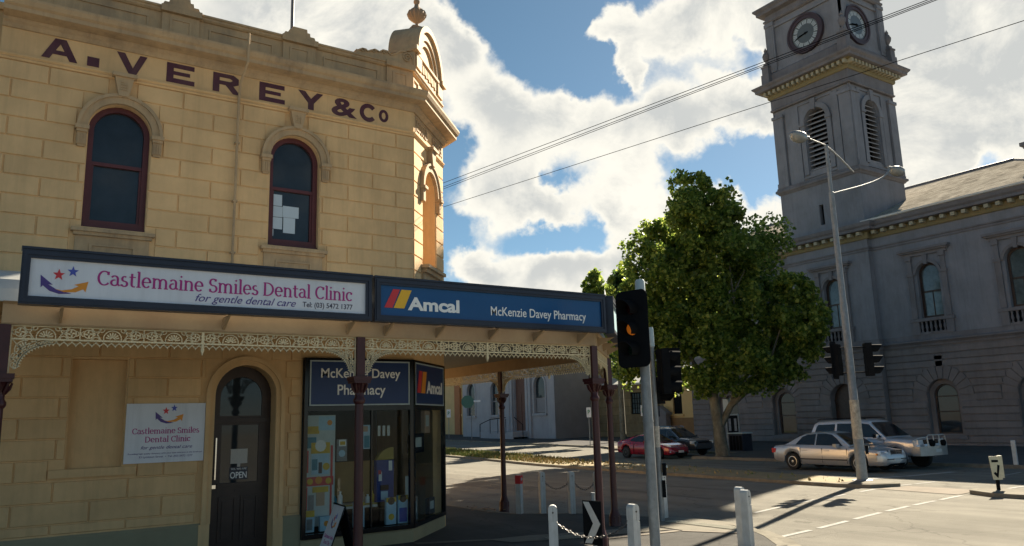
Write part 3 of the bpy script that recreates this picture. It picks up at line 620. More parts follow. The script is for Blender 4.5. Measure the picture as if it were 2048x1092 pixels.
# sheets of paper stuck in the second upstairs window, and signs on the wall and door
for (a0, a1, c0, c1), d in (((3.975, 4.205, 6.31, 6.53), 'topmost sheet'), ((3.97, 4.22, 6.095, 6.30), 'second sheet down at the edge'), ((3.975, 4.22, 5.86, 6.085), 'third sheet down at the edge'), ((3.97, 4.06, 5.72, 5.85), 'narrow strip lowest at the edge'), ((4.225, 4.53, 6.105, 6.325), 'widest sheet in mid pane'), ((4.24, 4.465, 5.80, 6.10), 'tall sheet under the widest')):
    m = MB((0, VY, 0), (1, 0, 0), (0, -1, 0)); o = m
    m.box(a0, a1, -.187, -.184, c0, c1); o = m.build('paper_sheet', mat('window_paper', (.52, .60, .66), .7, .05, 3)); tag(o, 'blank paper inside the second upstairs window, '+d, 'paper', 'papers stuck in the upstairs window')
def wall_sign():
    f = MB(*FR); f.box(1.74, 2.945, .04, .062, 1.695, 2.64)
    t = thing('clinic_sign', 'white square Dental Clinic board screwed to the wall beside the arched door', 'sign', (2.365, VY, 1.69))
    f.build('board', SIGNW, t)
    m = MB(*FR); serif(m, 'Castlemaine Smiles', 1.84, 2.86, 2.155, 2.245, .0622); serif(m, 'Dental Clinic', 2.035, 2.725, 2.02, 2.11, .0622); m.build('lettering', PURPLE, t)
    m = MB(*FR); smile_logo(m, 2.17, 2.60, 2.305, 2.61, .0622, (0, 1, 2, 3)); m.build('logo', [REDINK, BLUEINK, VIOLET, ORANGE], t)
    m = MB(*FR); text(m, 'for gentle dental care', 1.98, 2.76, 1.895, 1.965, .0622, 0, .35, depth=.004); text(m, 'Providing high quality dentistry with your best interests in the forefront', 1.80, 2.92, 1.825, 1.855, .0622, depth=.003); text(m, '33 Lyttleton Street  •  Tel: (03) 5472 1377', 1.96, 2.77, 1.765, 1.805, .0622, depth=.003); m.build('small_lettering', VIOLET, t)
wall_sign()
def door_signs():
    n = -.296
    m = MB(*FR); m.box(3.47, 3.76, n, n+.004, 1.60, 1.85); m.box(3.59, 3.64, n, n+.004, 1.545, 1.60); o = m.build('door_notice', mat('notice_paper', (.50, .48, .44), .7, .08, 30)); tag(o, 'pale paper notice taped inside the door glass above the OPEN card', 'notice')
    t = thing('open_card', 'dark OPEN card hanging inside the arched door glass', 'sign', (3.61, VY, 1.33))
    m = MB(*FR); m.box(3.46, 3.77, n, n+.004, 1.33, 1.54); m.build('card', NAVY, t)
    m = MB(*FR); text(m, 'OPEN', 3.475, 3.755, 1.35, 1.46, n+.0045, .01, depth=.003); text(m, 'YES, WE ARE', 3.48, 3.75, 1.49, 1.525, n+.0045, depth=.003); m.build('lettering', WHITE, t)
door_signs()
def header_signs():
    A = ((0, 13.92, 0), (1, 0, 0), (0, -1, 0)); Bc = ((6.80, 13.92, 0), (1, 1, 0), (1, -1, 0))
    t = thing('pharmacy_header_sign', 'dark blue McKenzie Davey Pharmacy board over the front shop window', 'sign', (5.7, 13.9, 2.56))
    m = MB(*A); m.box(4.72, 6.72, -.03, .022, 2.565, 3.395); m.build('board', BLUED, t)
    m = MB(*A); m.ring(rect(4.745, 6.695, 2.59, 3.37), rect(4.72, 6.72, 2.565, 3.395), .022, .03); m.build('border', CAPGREY, t)
    m = MB(*A); text(m, 'McKenzie Davey', 4.93, 6.52, 3.02, 3.25, .022, .012); text(m, 'Pharmacy', 5.25, 6.21, 2.70, 2.95, .022, .012); m.build('lettering', WHITE, t)
    t = thing('corner_header_sign', 'dark blue Amcal board over the splayed shop window', 'sign', (7.5, 14.6, 2.56))
    m = MB(*Bc); m.box(.10, 2.0, -.03, .022, 2.565, 3.395); m.build('board', BLUED, t)
    m = MB(*Bc); m.ring(rect(.125, 1.975, 2.59, 3.37), rect(.10, 2.0, 2.565, 3.395), .022, .03); m.build('border', CAPGREY, t)
    m = MB(*Bc); m.prism([(.20, 2.80), (.40, 2.80), (.52, 3.24), (.33, 3.24)], .022, .03, 0); m.prism([(.45, 2.80), (.69, 2.80), (.80, 3.24), (.57, 3.24)], .022, .03, 1); m.build('stripes', [REDINK, ORANGE], t)
    m = MB(*Bc); text(m, 'Amcal', .80, 1.88, 2.80, 3.06, .022, .03); m.build('lettering', WHITE, t)
header_signs()
# ------------------------------------------------------------------ things on show in the pharmacy window
def shop_goods():
    def item(name, label, cat, a0, a1, c0, c1, dep, th, m, deco=(), group=None):
        """flat or boxy article at depth dep behind the glass; deco = (a0,a1,c0,c1,material) fractions, or ('o',a,c,r,material)"""
        A = ((0, 13.92, 0), (1, 0, 0), (0, -1, 0)); t = thing(name, label, cat, ((a0+a1)/2, 13.92+dep, c0), group=group)
        b = MB(*A); b.box(a0, a1, -dep-th, -dep, c0, c1); b.build('body', m, t)
        for i, d in enumerate(deco):
            p = MB(*A)
            if d[0] == 'o':
                p.prism([(a0+(a1-a0)*d[1]+(a1-a0)*d[3]*math.cos(R(k*30)), c0+(c1-c0)*d[2]+(a1-a0)*d[3]*1.0*math.sin(R(k*30))) for k in range(12)], -dep, -dep+.003+.0006*i)
            else: p.box(a0+(a1-a0)*d[0], a0+(a1-a0)*d[1], -dep, -dep+.002+.0006*i, c0+(c1-c0)*d[2], c0+(c1-c0)*d[3])
            p.build('printed_patch', d[4], t)
        return t
    pale = mat('panel_pale', (.60, .66, .65), .5, .1, 5); mus = mat('print_mustard', (.70, .45, .04), .5, .2, 8); teal = mat('print_teal', (.04, .26, .36), .5, .2, 8); sky_ = mat('print_light_blue', (.45, .66, .80), .5, .1, 6)
    gr = mat('print_grey', (.25, .26, .27), .6, .3, 9); br = mat('cardboard_brown', (.34, .20, .07), .8, .12, 4); brl = mat('cardboard_lid', (.45, .33, .09), .8, .12, 4); skin = mat('print_peach', (.55, .36, .24), .6, .1, 6)
    item('vitamin_poster', 'tall pale hanging panel covered in vitamin adverts behind the pharmacy front pane', 'poster', 4.78, 5.34, .42, 2.40, .30, .01, pale,
         [(.03, .45, .83, .90, mus), (.42, .98, .86, .99, sky_), ('o', .80, .93, .09, ORANGE), (.05, .35, .70, .80, teal), (.20, .80, .46, .74, sky_), (.18, .82, .65, .75, mus), ('o', .50, .72, .19, WHITE), (.22, .40, .50, .60, teal), (.44, .56, .47, .57, NAVY), ('o', .70, .53, .12, mus), (.02, .10, .48, .68, REDINK), (.85, .92, .44, .72, REDINK), (.0, .95, .36, .44, REDINK), ('o', .16, .40, .10, mus), ('o', .45, .41, .12, ORANGE), ('o', .78, .40, .10, mus), (.02, .08, .05, .35, REDINK), (.84, .90, .08, .36, REDINK), (.25, .78, .30, .35, mus), (.38, .66, .18, .30, skin), (.12, .30, .06, .28, gr)])
    item('shower_cap_card', 'grey and white product card on a hook beside the vitamin poster', 'product card', 5.36, 5.56, 1.55, 1.95, .26, .02, gr, [(.2, .9, .68, .98, WHITE), (.3, .8, .74, .90, mus), ('o', .5, .35, .32, sky_)])
    item('clear_packet', 'pale hanging packet high beside the brown post', 'packet', 5.88, 6.06, 1.75, 2.20, .34, .02, sky_, [(.1, .7, .72, .95, skin), (.3, .9, .05, .55, teal)])
    item('cardboard_backdrop', 'brown cardboard backing board in the middle of the shop window', 'board', 5.40, 6.22, .78, 1.52, .55, .02, br, [(.70, .72, .0, 1.0, CHROME)])
    item('display_shelf', 'white shelf with a wooden edge across the shop window', 'shelf', 5.30, 6.25, .66, .74, .42, .30, PAPER, [(.0, 1.0, .55, 1.0, brl)])
    item('blue_stand', 'dark blue cardboard stand with a curved brown header', 'display stand', 6.22, 6.58, .74, 1.52, .40, .12, mat('print_deep_blue', (.015, .05, .26), .5, .15, 6), [(.12, .30, .50, .72, WHITE), (.10, .26, .66, .76, REDINK), (.70, .90, .74, .98, WHITE), (.2, .7, .28, .40, BLACK), (.25, .65, .05, .25, sky_)])
    m = MB((0, 13.92, 0), (1, 0, 0), (0, -1, 0)); m.prism([(6.22, 1.525), (6.58, 1.525), (6.58, 1.76), (6.48, 1.75), (6.36, 1.70), (6.28, 1.62)], -.53, -.41); o = m.build('stand_header', brl); o['label'] = 'curved brown cardboard header standing on the blue display stand'; o['category'] = 'header card'
    for a, lab in ((5.66, 'light blue carton standing alone beside the brown post, gold fruit on it'), (6.30, 'light blue carton with a gold fruit, beside the second carton at the corner'), (6.545, 'carton with a blue lower half standing by the corner frame')):
        w = .20
        item('product_carton', lab, 'carton', a, a+w, .345, .80 if a < 6 else .83 if a < 6.5 else .86, .12, .08, sky_, [(.0, 1., .84, 1., mus), ('o', .5, .88, .36, BLACKG), (.1, .9, .05, .35 if a < 6.5 else .55, sky_ if a < 6.5 else BLUEINK)] + ([('o', .5, .28, .30, mus)] if a < 6.5 else []), 'cartons along the shop window sill')
    item('grey_carton', 'small blue grey carton at the foot of the vitamin poster', 'carton', 4.74, 4.92, .345, .72, .16, .08, sky_, [(.0, 1., .7, 1., mus), (.2, .8, .1, .6, gr)])
    item('bunting_card', 'small blue carton beside the sandwich board at the sill', 'carton', 5.02, 5.22, .345, .60, .14, .08, sky_, [('o', .6, .5, .25, ORANGE)])
    for i, (a, h, mm, lab) in enumerate(((5.42, .17, teal, 'squat teal bottle at the vitamin poster end of the shelf'), (5.53, .24, WHITE, 'tall white bottle beside the squat teal one'), (5.98, .20, skin, 'peach bottle on the shelf just past the brown post'), (6.08, .15, WHITE, 'small white bottle between the peach and mustard ones'), (6.17, .21, mus, 'mustard bottle at the blue stand end of the shelf'))):
        b = MB(); b.lathe([(.042, 0), (.045, .01), (.045, h*.68), (.018, h*.82), (.018, h*.92), (.024, h*.92), (.024, h), (0, h)], (a, 14.42, .742), 12); tag(b.build('bottle', mm, smooth=40), lab, 'bottle', 'bottles on the window shelf')
    for i, a in enumerate((6.28, 6.38, 6.48)):
        b = MB((0, 13.92, 0), (1, 0, 0), (0, -1, 0)); b.box(a, a+.055, -.5, -.49, 1.98, 2.18); tag(b.build('price_strip', PAPER), ('first of three narrow white strips, towards the brown post', 'middle of three narrow white strips high in the window', 'last of three narrow white strips, towards the corner frame')[i], 'card', 'white strips high in the shop window')
    # articles behind the splayed pane
    Bc = ((6.80, 13.92, 0), (1, 1, 0), (1, -1, 0))
    for (a0, a1, c0, c1, mm, nm, lab, cat) in ((.30, .62, .34, .78, gr, 'small_carton', 'dark grey carton low behind the splayed pane', 'carton'), (1.35, 1.75, .34, .66, NAVY, 'navy_carton', 'navy carton low behind the splayed pane', 'carton'), (.2, 1.05, 1.62, 2.0, BLACK, 'hanging_blind', 'black box hanging behind the splayed pane', 'box'), (1.1, 1.45, 2.0, 2.46, skin, 'peach_card', 'peach coloured card high behind the splayed pane', 'card'), (.12, .20, .8, 1.2, PAPER, 'white_strip', 'narrow white strip card beside the corner frame', 'card')):
        p = MB(*Bc); p.box(a0, a1, -.20, -.12, c0, c1); p.box(a0+.2*(a1-a0), a1-.2*(a1-a0), -.12, -.117, c0+.3*(c1-c0), c1-.2*(c1-c0), 1); tag(p.build(nm, [mm, pale]), lab, cat)
shop_goods()

# ------------------------------------------------------------------ veranda: iron columns, beams, cast lace, ceiling, roof
BY = 10.77
ver = thing('veranda', 'street veranda on maroon iron columns with cream cast iron lace under the sign boards', 'veranda', (4.4, 12.3, 0))
LX = 10.95
vpts = [(-.04, BY), (8.8, BY), (LX, BY+LX-8.8), (LX, 26)]
def lace_run(a0, a1, fr, name, lb=True, rb=True, mid=True):
    m = MB(*fr); t = .011; w = .011
    top, rail, bot = 3.468, 3.318, 3.292
    m.box(a0, a1, -t, t, top-.012, top); m.box(a0, a1, -.018, .018, rail-.02, rail); m.box(a0, a0+.014, -t, t, rail, top-.012); m.box(a1-.014, a1, -t, t, rail, top-.012)
    n = max(1, round((a1-a0)/.70)); L = (a1-a0)/n; z0, z1 = rail, top-.012; h = z1-z0; zc = (z0+z1)/2
    for i in range(n):
        s = a0+i*L; f = lambda x: s+x*L
        if i: m.box(s-.006, s+.006, -t, t, z0, z1)
        for q in (.13, .87):        # ringed crosses at the panel ends
            m.stroke(arc(f(q), zc, .052, 0, 360, 14)[:-1], w, -t, t, closed=True)
            for k in range(4): m.stroke([(f(q)+.012*math.cos(R(45+90*k)), zc+.012*math.sin(R(45+90*k))), (f(q)+.045*math.cos(R(90*k)), zc+.045*math.sin(R(90*k)))], .017, -t, t)
        m.stroke(arc(f(.5), z0+.02, .10, -10, 190, 16), w, -t, t)          # shell in the middle
        for k in range(7):
            an = R(10+26.6*k); m.stroke([(f(.5)+.015*math.cos(an), z0+.015+.015*math.sin(an)), (f(.5)+.075*math.cos(an), z0+.02+.078*math.sin(an))], [.008, .017], -t, t)
        for sg in (-1, 1):
            c = .5+sg*.255
            m.stroke([(f(c)-.055, z0), (f(c)-.02, zc-.01), (f(c)+.02, zc+.01), (f(c)+.055, z1)], w, -t, t); m.stroke([(f(c)+.055, z0), (f(c)+.02, zc-.01), (f(c)-.02, zc+.01), (f(c)-.055, z1)], w, -t, t)
            m.stroke(arc(f(c), z1, .04, 180, 360, 8), .009, -t, t); m.stroke(arc(f(c), z0, .035, 0, 180, 8), .009, -t, t)
            m.stroke(arc(f(.5+sg*.17), z1-.01, .03, 150, 390, 8), .009, -t, t); m.stroke(arc(f(.5+sg*.44), zc, .03, -90, 90, 6) if sg > 0 else arc(f(.5+sg*.44), zc, .03, 90, 270, 6), .009, -t, t)
    def drop(x, z, dx, dz):
        """one pendant of the fringe pointing along (dx, dz)"""
        px_, pz = -dz, dx
        P = lambda a, b: (x+px_*a+dx*b, z+pz*a+dz*b)
        m.stroke([P(-.043, 0), P(-.038, .022), P(-.02, .036), P(0, .040), P(.02, .036), P(.038, .022), P(.043, 0)], .010, -t, t)
        m.prism([P(-.043+q, r_) for q, r_ in ((.031, .036), (.020, .046), (.034, .053), (.043, .075), (.052, .053), (.066, .046), (.055, .036))], -t, t)
    st = .086; x0 = a0+(.46 if lb else .03); x1 = a1-(.46 if rb else .03)
    k = max(1, round((x1-x0)/st))
    for i in range(k): drop(x0+(i+.5)*(x1-x0)/k, bot+.008, 0, -1)
    for side, on in ((1, lb), (-1, rb)):
        if not on: continue
        b0 = a0 if side > 0 else a1; g = lambda x, z: (b0+side*x, z)
        zb = 2.91; m.box(min(b0, b0+side*.014), max(b0, b0+side*.014), -t, t, zb, rail)
        cur = [(.05+.42*(1-math.cos(R(q)))*1.0, zb+.03+(rail-.05-zb)*math.sin(R(q))**.9) for q in range(4, 91, 6)]
        m.stroke([g(*c) for c in cur], .013, -t, t); m.stroke([g(c[0]-.035, c[1]+.02) for c in cur[1:-2]], .010, -t, t)
        for i in range(0, len(cur)-1):
            d = Vector((cur[i+1][0]-cur[i][0], cur[i+1][1]-cur[i][1])); d.normalize(); drop(*g((cur[i][0]+cur[i+1][0])/2, (cur[i][1]+cur[i+1][1])/2), side*d.y*.9, -d.x*.9)
        for q in range(5):
            an = R(92+22*q); m.stroke([g(.155+.02*math.cos(an), 3.185+.02*math.sin(an)), g(.155+.085*math.cos(an), 3.19+.085*math.sin(an))], [.008, .018], -t, t)
        m.stroke([g(*p) for p in arc(.155, 3.185, .105, 80, 200, 10)], .011, -t, t); m.stroke([g(*p) for p in arc(.06, 3.10, .04, 0, 300, 10)], .010, -t, t); m.stroke([g(*p) for p in arc(.055, 3.0, .033, 60, 330, 10)], .010, -t, t)
        m.stroke([g(*p) for p in arc(.30, 3.275, .04, 120, 360, 10)], .010, -t, t); m.stroke([g(.02, 3.30), g(.13, 3.17)], .010, -t, t); m.stroke([g(.02, 3.06), g(.12, 3.14)], .010, -t, t); m.stroke([g(.22, 3.29), g(.17, 3.2)], .010, -t, t)
    if mid:
        c = (a0+a1)/2; m.box(c-.016, c+.016, -.02, .02, 3.235, top-.005); m.prism([(c-.024, 3.235), (c+.024, 3.235), (c+.01, 3.19), (c, 3.155), (c-.01, 3.19)], -.02, .02); m.box(c-.022, c+.022, -.024, .024, 3.30, 3.33)
    return m.build('lace_frieze', LACE, ver)
def build_veranda():
    cols = [(0, BY), (4.4, BY), (8.8, BY), (LX, BY+LX-8.8), (LX, 17.2), (LX, 21.5)]
    for i, (x, y) in enumerate(cols):
        c = thing('column', None, None); c.parent = ver; c.location = Vector((x, y, 0))-wloc(ver)
        m = MB(); m.lathe([(.125, -.15), (.125, .05), (.115, .08), (.115, .22), (.095, .26), (.085, .30), (.075, .34), (.073, .36), (.068, .8), (.060, 2.50), (.060, 2.56)], (x, y, 0), 18)
        for k in range(8): m.box(x+.10*math.cos(k*math.pi/4)-.02, x+.10*math.cos(k*math.pi/4)+.02, y+.10*math.sin(k*math.pi/4)-.02, y+.10*math.sin(k*math.pi/4)+.02, .02, .20)
        m.build('shaft', IRONRED, c, smooth=40)
        m = MB(); m.lathe([(.064, 2.50), (.085, 2.53), (.085, 2.57), (.064, 2.60), (.062, 2.70), (.10, 2.78), (.115, 2.80)], (x, y, 0), 18)
        m.box(x-.125, x+.125, y-.125, y+.125, 2.80, 2.84); m.box(x-.14, x+.14, y-.14, y+.14, 2.84, 2.895)
        for k in range(8): m.tube([(x+.06*math.cos(k*math.pi/4), y+.06*math.sin(k*math.pi/4), 2.66), (x+.10*math.cos(k*math.pi/4), y+.10*math.sin(k*math.pi/4), 2.72), (x+.125*math.cos(k*math.pi/4), y+.125*math.sin(k*math.pi/4), 2.79)], [.012, .02, .012], 6)
        m.build('capital', IRONRED, c, smooth=40)
        m = MB(); m.box(x-.062, x+.062, y-.062, y+.062, 2.895, 3.47); m.build('upper_post', IRONRED, c)
    b = MB(); b.sweep(vpts, [(-.08, 3.47), (.04, 3.47), (.05, 3.49), (.05, 3.71), (.09, 3.74), (-.08, 3.74)]); b.build('fascia_beam', BEAM, ver)
    fr = ((0, BY, 0), (1, 0, 0), (0, -1, 0))
    lace_run(.065, 4.335, fr, 'front'); lace_run(4.465, 8.735, fr, 'front')
    L = (LX-8.8)/S2; frc = ((8.8, BY, 0), (1, 1, 0), (1, -1, 0)); lace_run(.075, L-.075, frc, 'splay')
    y3 = BY+LX-8.8; frs = ((LX, y3, 0), (0, 1, 0), (1, 0, 0)); lace_run(.065, 17.2-y3-.065, frs, 'side'); lace_run(17.2-y3+.065, 21.5-y3-.065, frs, 'side')
    c = MB(); x1 = VX+CHW*S2
    c.add([(-.04, BY+.03, 3.735), (8.79, BY+.03, 3.735), (LX-.03, y3+.01, 3.735), (LX-.03, 26, 3.735), (x1, 26, 3.9), (x1, 15.5, 3.9), (VX, 14, 3.9), (-.04, 14, 3.9)], [(7, 6, 1, 0), (6, 5, 2, 1), (5, 4, 3, 2)])
    for i in range(24):
        y = 11.1+i*.125; 
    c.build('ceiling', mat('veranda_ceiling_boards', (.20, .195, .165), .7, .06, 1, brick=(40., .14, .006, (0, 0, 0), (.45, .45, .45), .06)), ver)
    r = MB(); prof = [(.02, 3.745), (.0, 3.90), (-.06, 4.02), (-.2, 4.12), (-.45, 4.19), (-3.2, 4.5), (-3.2, 4.48), (-.45, 4.16), (-.2, 4.09), (-.1, 4.0), (-.05, 3.9), (-.03, 3.745)]
    r.sweep([(-2.5, BY-.0), *vpts[1:]], prof); r.build('roof', CORR, ver)
    g = MB(*fr)
    for u in (.55, 2.45, 4.18, 4.78, 5.65, 6.62, 7.5, 8.45):
        for q in (-.012,): g.add([(u-.015, .05, 3.50), (u+.015, .05, 3.50), (u-.015, .05, 3.66), (u+.015, .05, 3.66), (u-.015, .36, 3.66), (u+.015, .36, 3.66)], [(0, 1, 3, 2), (0, 2, 4), (1, 5, 3), (2, 3, 5, 4), (0, 4, 5, 1)])
    for s_ in (.5, 1.6, 2.6):
        p = Vector((8.8, BY, 0))+Vector((S2, S2, 0))*s_; n = Vector((S2, -S2, 0))
        h = MB(p, (1, 1, 0), (1, -1, 0)); h.add([(-.015, .05, 3.50), (.015, .05, 3.50), (-.015, .05, 3.66), (.015, .05, 3.66), (-.015, .36, 3.66), (.015, .36, 3.66)], [(0, 1, 3, 2), (0, 2, 4), (1, 5, 3), (2, 3, 5, 4), (0, 4, 5, 1)])
        k = len(g.v); g.v += h.v; g.f += [tuple(i+k for i in f) for f in h.f]; g.m += h.m
    g.build('sign_bracket_row', BEAM, ver)
build_veranda()
def veranda_signs():
    SY = 10.42; F = ((0, SY, 0), (1, 0, 0), (0, -1, 0))
    def board(t, fr, a0, a1, m, z0=3.672, z1=4.315):
        f = MB(*fr); f.ring(rect(a0+.09, a1-.09, z0+.095, z1-.10), rect(a0, a1, z0, z1), -.12, .045); f.ring(rect(a0+.055, a1-.055, z0+.06, z1-.065), rect(a0+.02, a1-.02, z0+.02, z1-.02), .045, .058); f.box(a0-.01, a1+.01, -.13, .06, z1+.002, z1+.03); f.build('frame', NAVY, t)
        b = MB(*fr); b.box(a0+.08, a1-.08, -.08, .015, z0+.08, z1-.08); b.build('panel', m, t)
    t = thing('dental_fascia_sign', 'long white Castlemaine Smiles Dental Clinic board in a navy frame on the veranda fascia', 'sign', (2.25, SY, 3.67)); board(t, F, .10, 4.42, SIGNW)
    m = MB(*F); serif(m, 'Castlemaine Smiles Dental Clinic', .885, 4.13, 3.945, 4.125, .0152); m.build('lettering', PURPLE, t)
    m = MB(*F); smile_logo(m, .30, .795, 3.80, 4.14, .0152, (0, 1, 2, 3)); m.build('logo', [REDINK, BLUEINK, VIOLET, ORANGE], t)
    m = MB(*F); text(m, 'for gentle dental care', 2.01, 3.315, 3.785, 3.915, .0152, .0, .38, depth=.004); m.build('tagline', VIOLET, t)
    m = MB(*F); text(m, 'Tel: (03) 5472 1377', 3.41, 4.135, 3.80, 3.895, .0152, .004, depth=.004); m.build('telephone_number', DARKINK, t)
    t = thing('pharmacy_fascia_sign', 'long blue Amcal McKenzie Davey Pharmacy board in a navy frame on the veranda fascia', 'sign', (6.65, SY, 3.67)); board(t, F, 4.47, 8.82, BLUE)
    m = MB(*F); z0, z1 = 3.885, 4.165; m.prism([(4.625, z0), (4.755, z0), (4.875, z1), (4.765, z1)], .0152, .022, 0); m.prism([(4.775, z0), (4.945, z0), (5.065, z1), (4.90, z1)], .0152, .022, 1); m.build('stripes', [REDINK, YELLOW], t)
    m = MB(*F); text(m, 'Amcal', 5.005, 5.885, 3.862, 4.065, .0152, .035); text(m, 'McKenzie Davey Pharmacy', 6.46, 8.39, 3.815, 4.005, .0152, .006); m.build('lettering', WHITE, t)
    C2 = ((8.95, SY-.01, 0), (1, 1, 0), (1, -1, 0))
    t = thing('splay_fascia_sign', 'pale blue sign board seen edge-on on the splayed end of the veranda fascia', 'sign', (9.9, 11.3, 3.67)); board(t, C2, .05, 3.1, mat('pale_blue_sign', (.42, .62, .70), .4, .1, 2, stain=(.62, .45, .18), sscale=1.5))
    m = MB(*C2); m.prism([(.12, 4.34), (.5, 4.34), (.42, 4.42), (.2, 4.50)], -.1, -.09); m.build('loose_flap', PAPER, t)
veranda_signs()
# ------------------------------------------------------------------ ground, roads, kerbs, markings
def sst(a, b, x): 
    t = min(1, max(0, (x-a)/(b-a))); return t*t*(3-2*t)
def zg(x, y):
    """height of the road surface: rises gently up the hill beyond the crossing"""
    return -.09*(1-sst(12.5, 18, x)) + .012*max(0, min(y, 110)-34)*sst(15, 30, x)
ASPH = mat('asphalt', (.205, .192, .164), .97, .13, .55, .4, 160, spec=.05, stain=(.155, .145, .125), sscale=.16)
ASPHN = mat('footpath_asphalt', (.105, .100, .093), .97, .16, .8, .4, 120, spec=.05, stain=(.09, .085, .08), sscale=.5)
ASPHF = mat('far_footpath_asphalt', (.10, .095, .092), .97, .16, .8, .3, 90, spec=.05)
def road_wear(m):
    nt = m.node_tree; N = nt.nodes.new; Lk = nt.links.new; b = nt.nodes['Principled BSDF']; src = b.inputs['Base Color'].links[0].from_socket
    tc = N('ShaderNodeTexCoord'); nz = N('ShaderNodeTexNoise'); nz.inputs['Scale'].default_value = .9; nz.inputs['Detail'].default_value = 6; Lk(tc.outputs['Object'], nz.inputs['Vector'])
    ad = N('ShaderNodeVectorMath'); ad.operation = 'MULTIPLY_ADD'; Lk(nz.outputs[1], ad.inputs[0]); ad.inputs[1].default_value = (1.6, 1.6, 0); Lk(tc.outputs['Object'], ad.inputs[2])
    vo = N('ShaderNodeTexVoronoi'); vo.feature = 'DISTANCE_TO_EDGE'; vo.inputs['Scale'].default_value = .33; Lk(ad.outputs[0], vo.inputs['Vector'])
    mr = N('ShaderNodeMapRange'); Lk(vo.outputs[0], mr.inputs[0]); mr.inputs['From Max'].default_value = .011; mr.inputs['To Min'].default_value = .74; mr.inputs['To Max'].default_value = 1
    mp = N('ShaderNodeMapping'); mp.inputs['Scale'].default_value = (1.3, .05, 1); Lk(tc.outputs['Object'], mp.inputs[0]); n2 = N('ShaderNodeTexNoise'); n2.inputs['Scale'].default_value = 1.0; n2.inputs['Detail'].default_value = 4; Lk(mp.outputs[0], n2.inputs['Vector'])
    m2 = N('ShaderNodeMapRange'); Lk(n2.outputs[0], m2.inputs[0]); m2.inputs['From Min'].default_value = .35; m2.inputs['From Max'].default_value = .65; m2.inputs['To Min'].default_value = .86; m2.inputs['To Max'].default_value = 1.1
    n3 = N('ShaderNodeTexNoise'); n3.inputs['Scale'].default_value = 1.7; n3.inputs['Detail'].default_value = 3; Lk(tc.outputs['Object'], n3.inputs['Vector']); m3 = N('ShaderNodeMapRange'); Lk(n3.outputs[0], m3.inputs[0]); m3.inputs['From Min'].default_value = .66; m3.inputs['From Max'].default_value = .74; m3.inputs['To Min'].default_value = 1; m3.inputs['To Max'].default_value = .72
    a = N('ShaderNodeMath'); a.operation = 'MULTIPLY'; Lk(mr.outputs[0], a.inputs[0]); Lk(m2.outputs[0], a.inputs[1]); a2 = N('ShaderNodeMath'); a2.operation = 'MULTIPLY'; Lk(a.outputs[0], a2.inputs[0]); Lk(m3.outputs[0], a2.inputs[1])
    mx = N('ShaderNodeMixRGB'); mx.blend_type = 'MULTIPLY'; mx.inputs[0].default_value = 1; Lk(src, mx.inputs[1]); Lk(a2.outputs[0], mx.inputs[2]); Lk(mx.outputs[0], b.inputs['Base Color'])
road_wear(ASPH); road_wear(ASPHN)
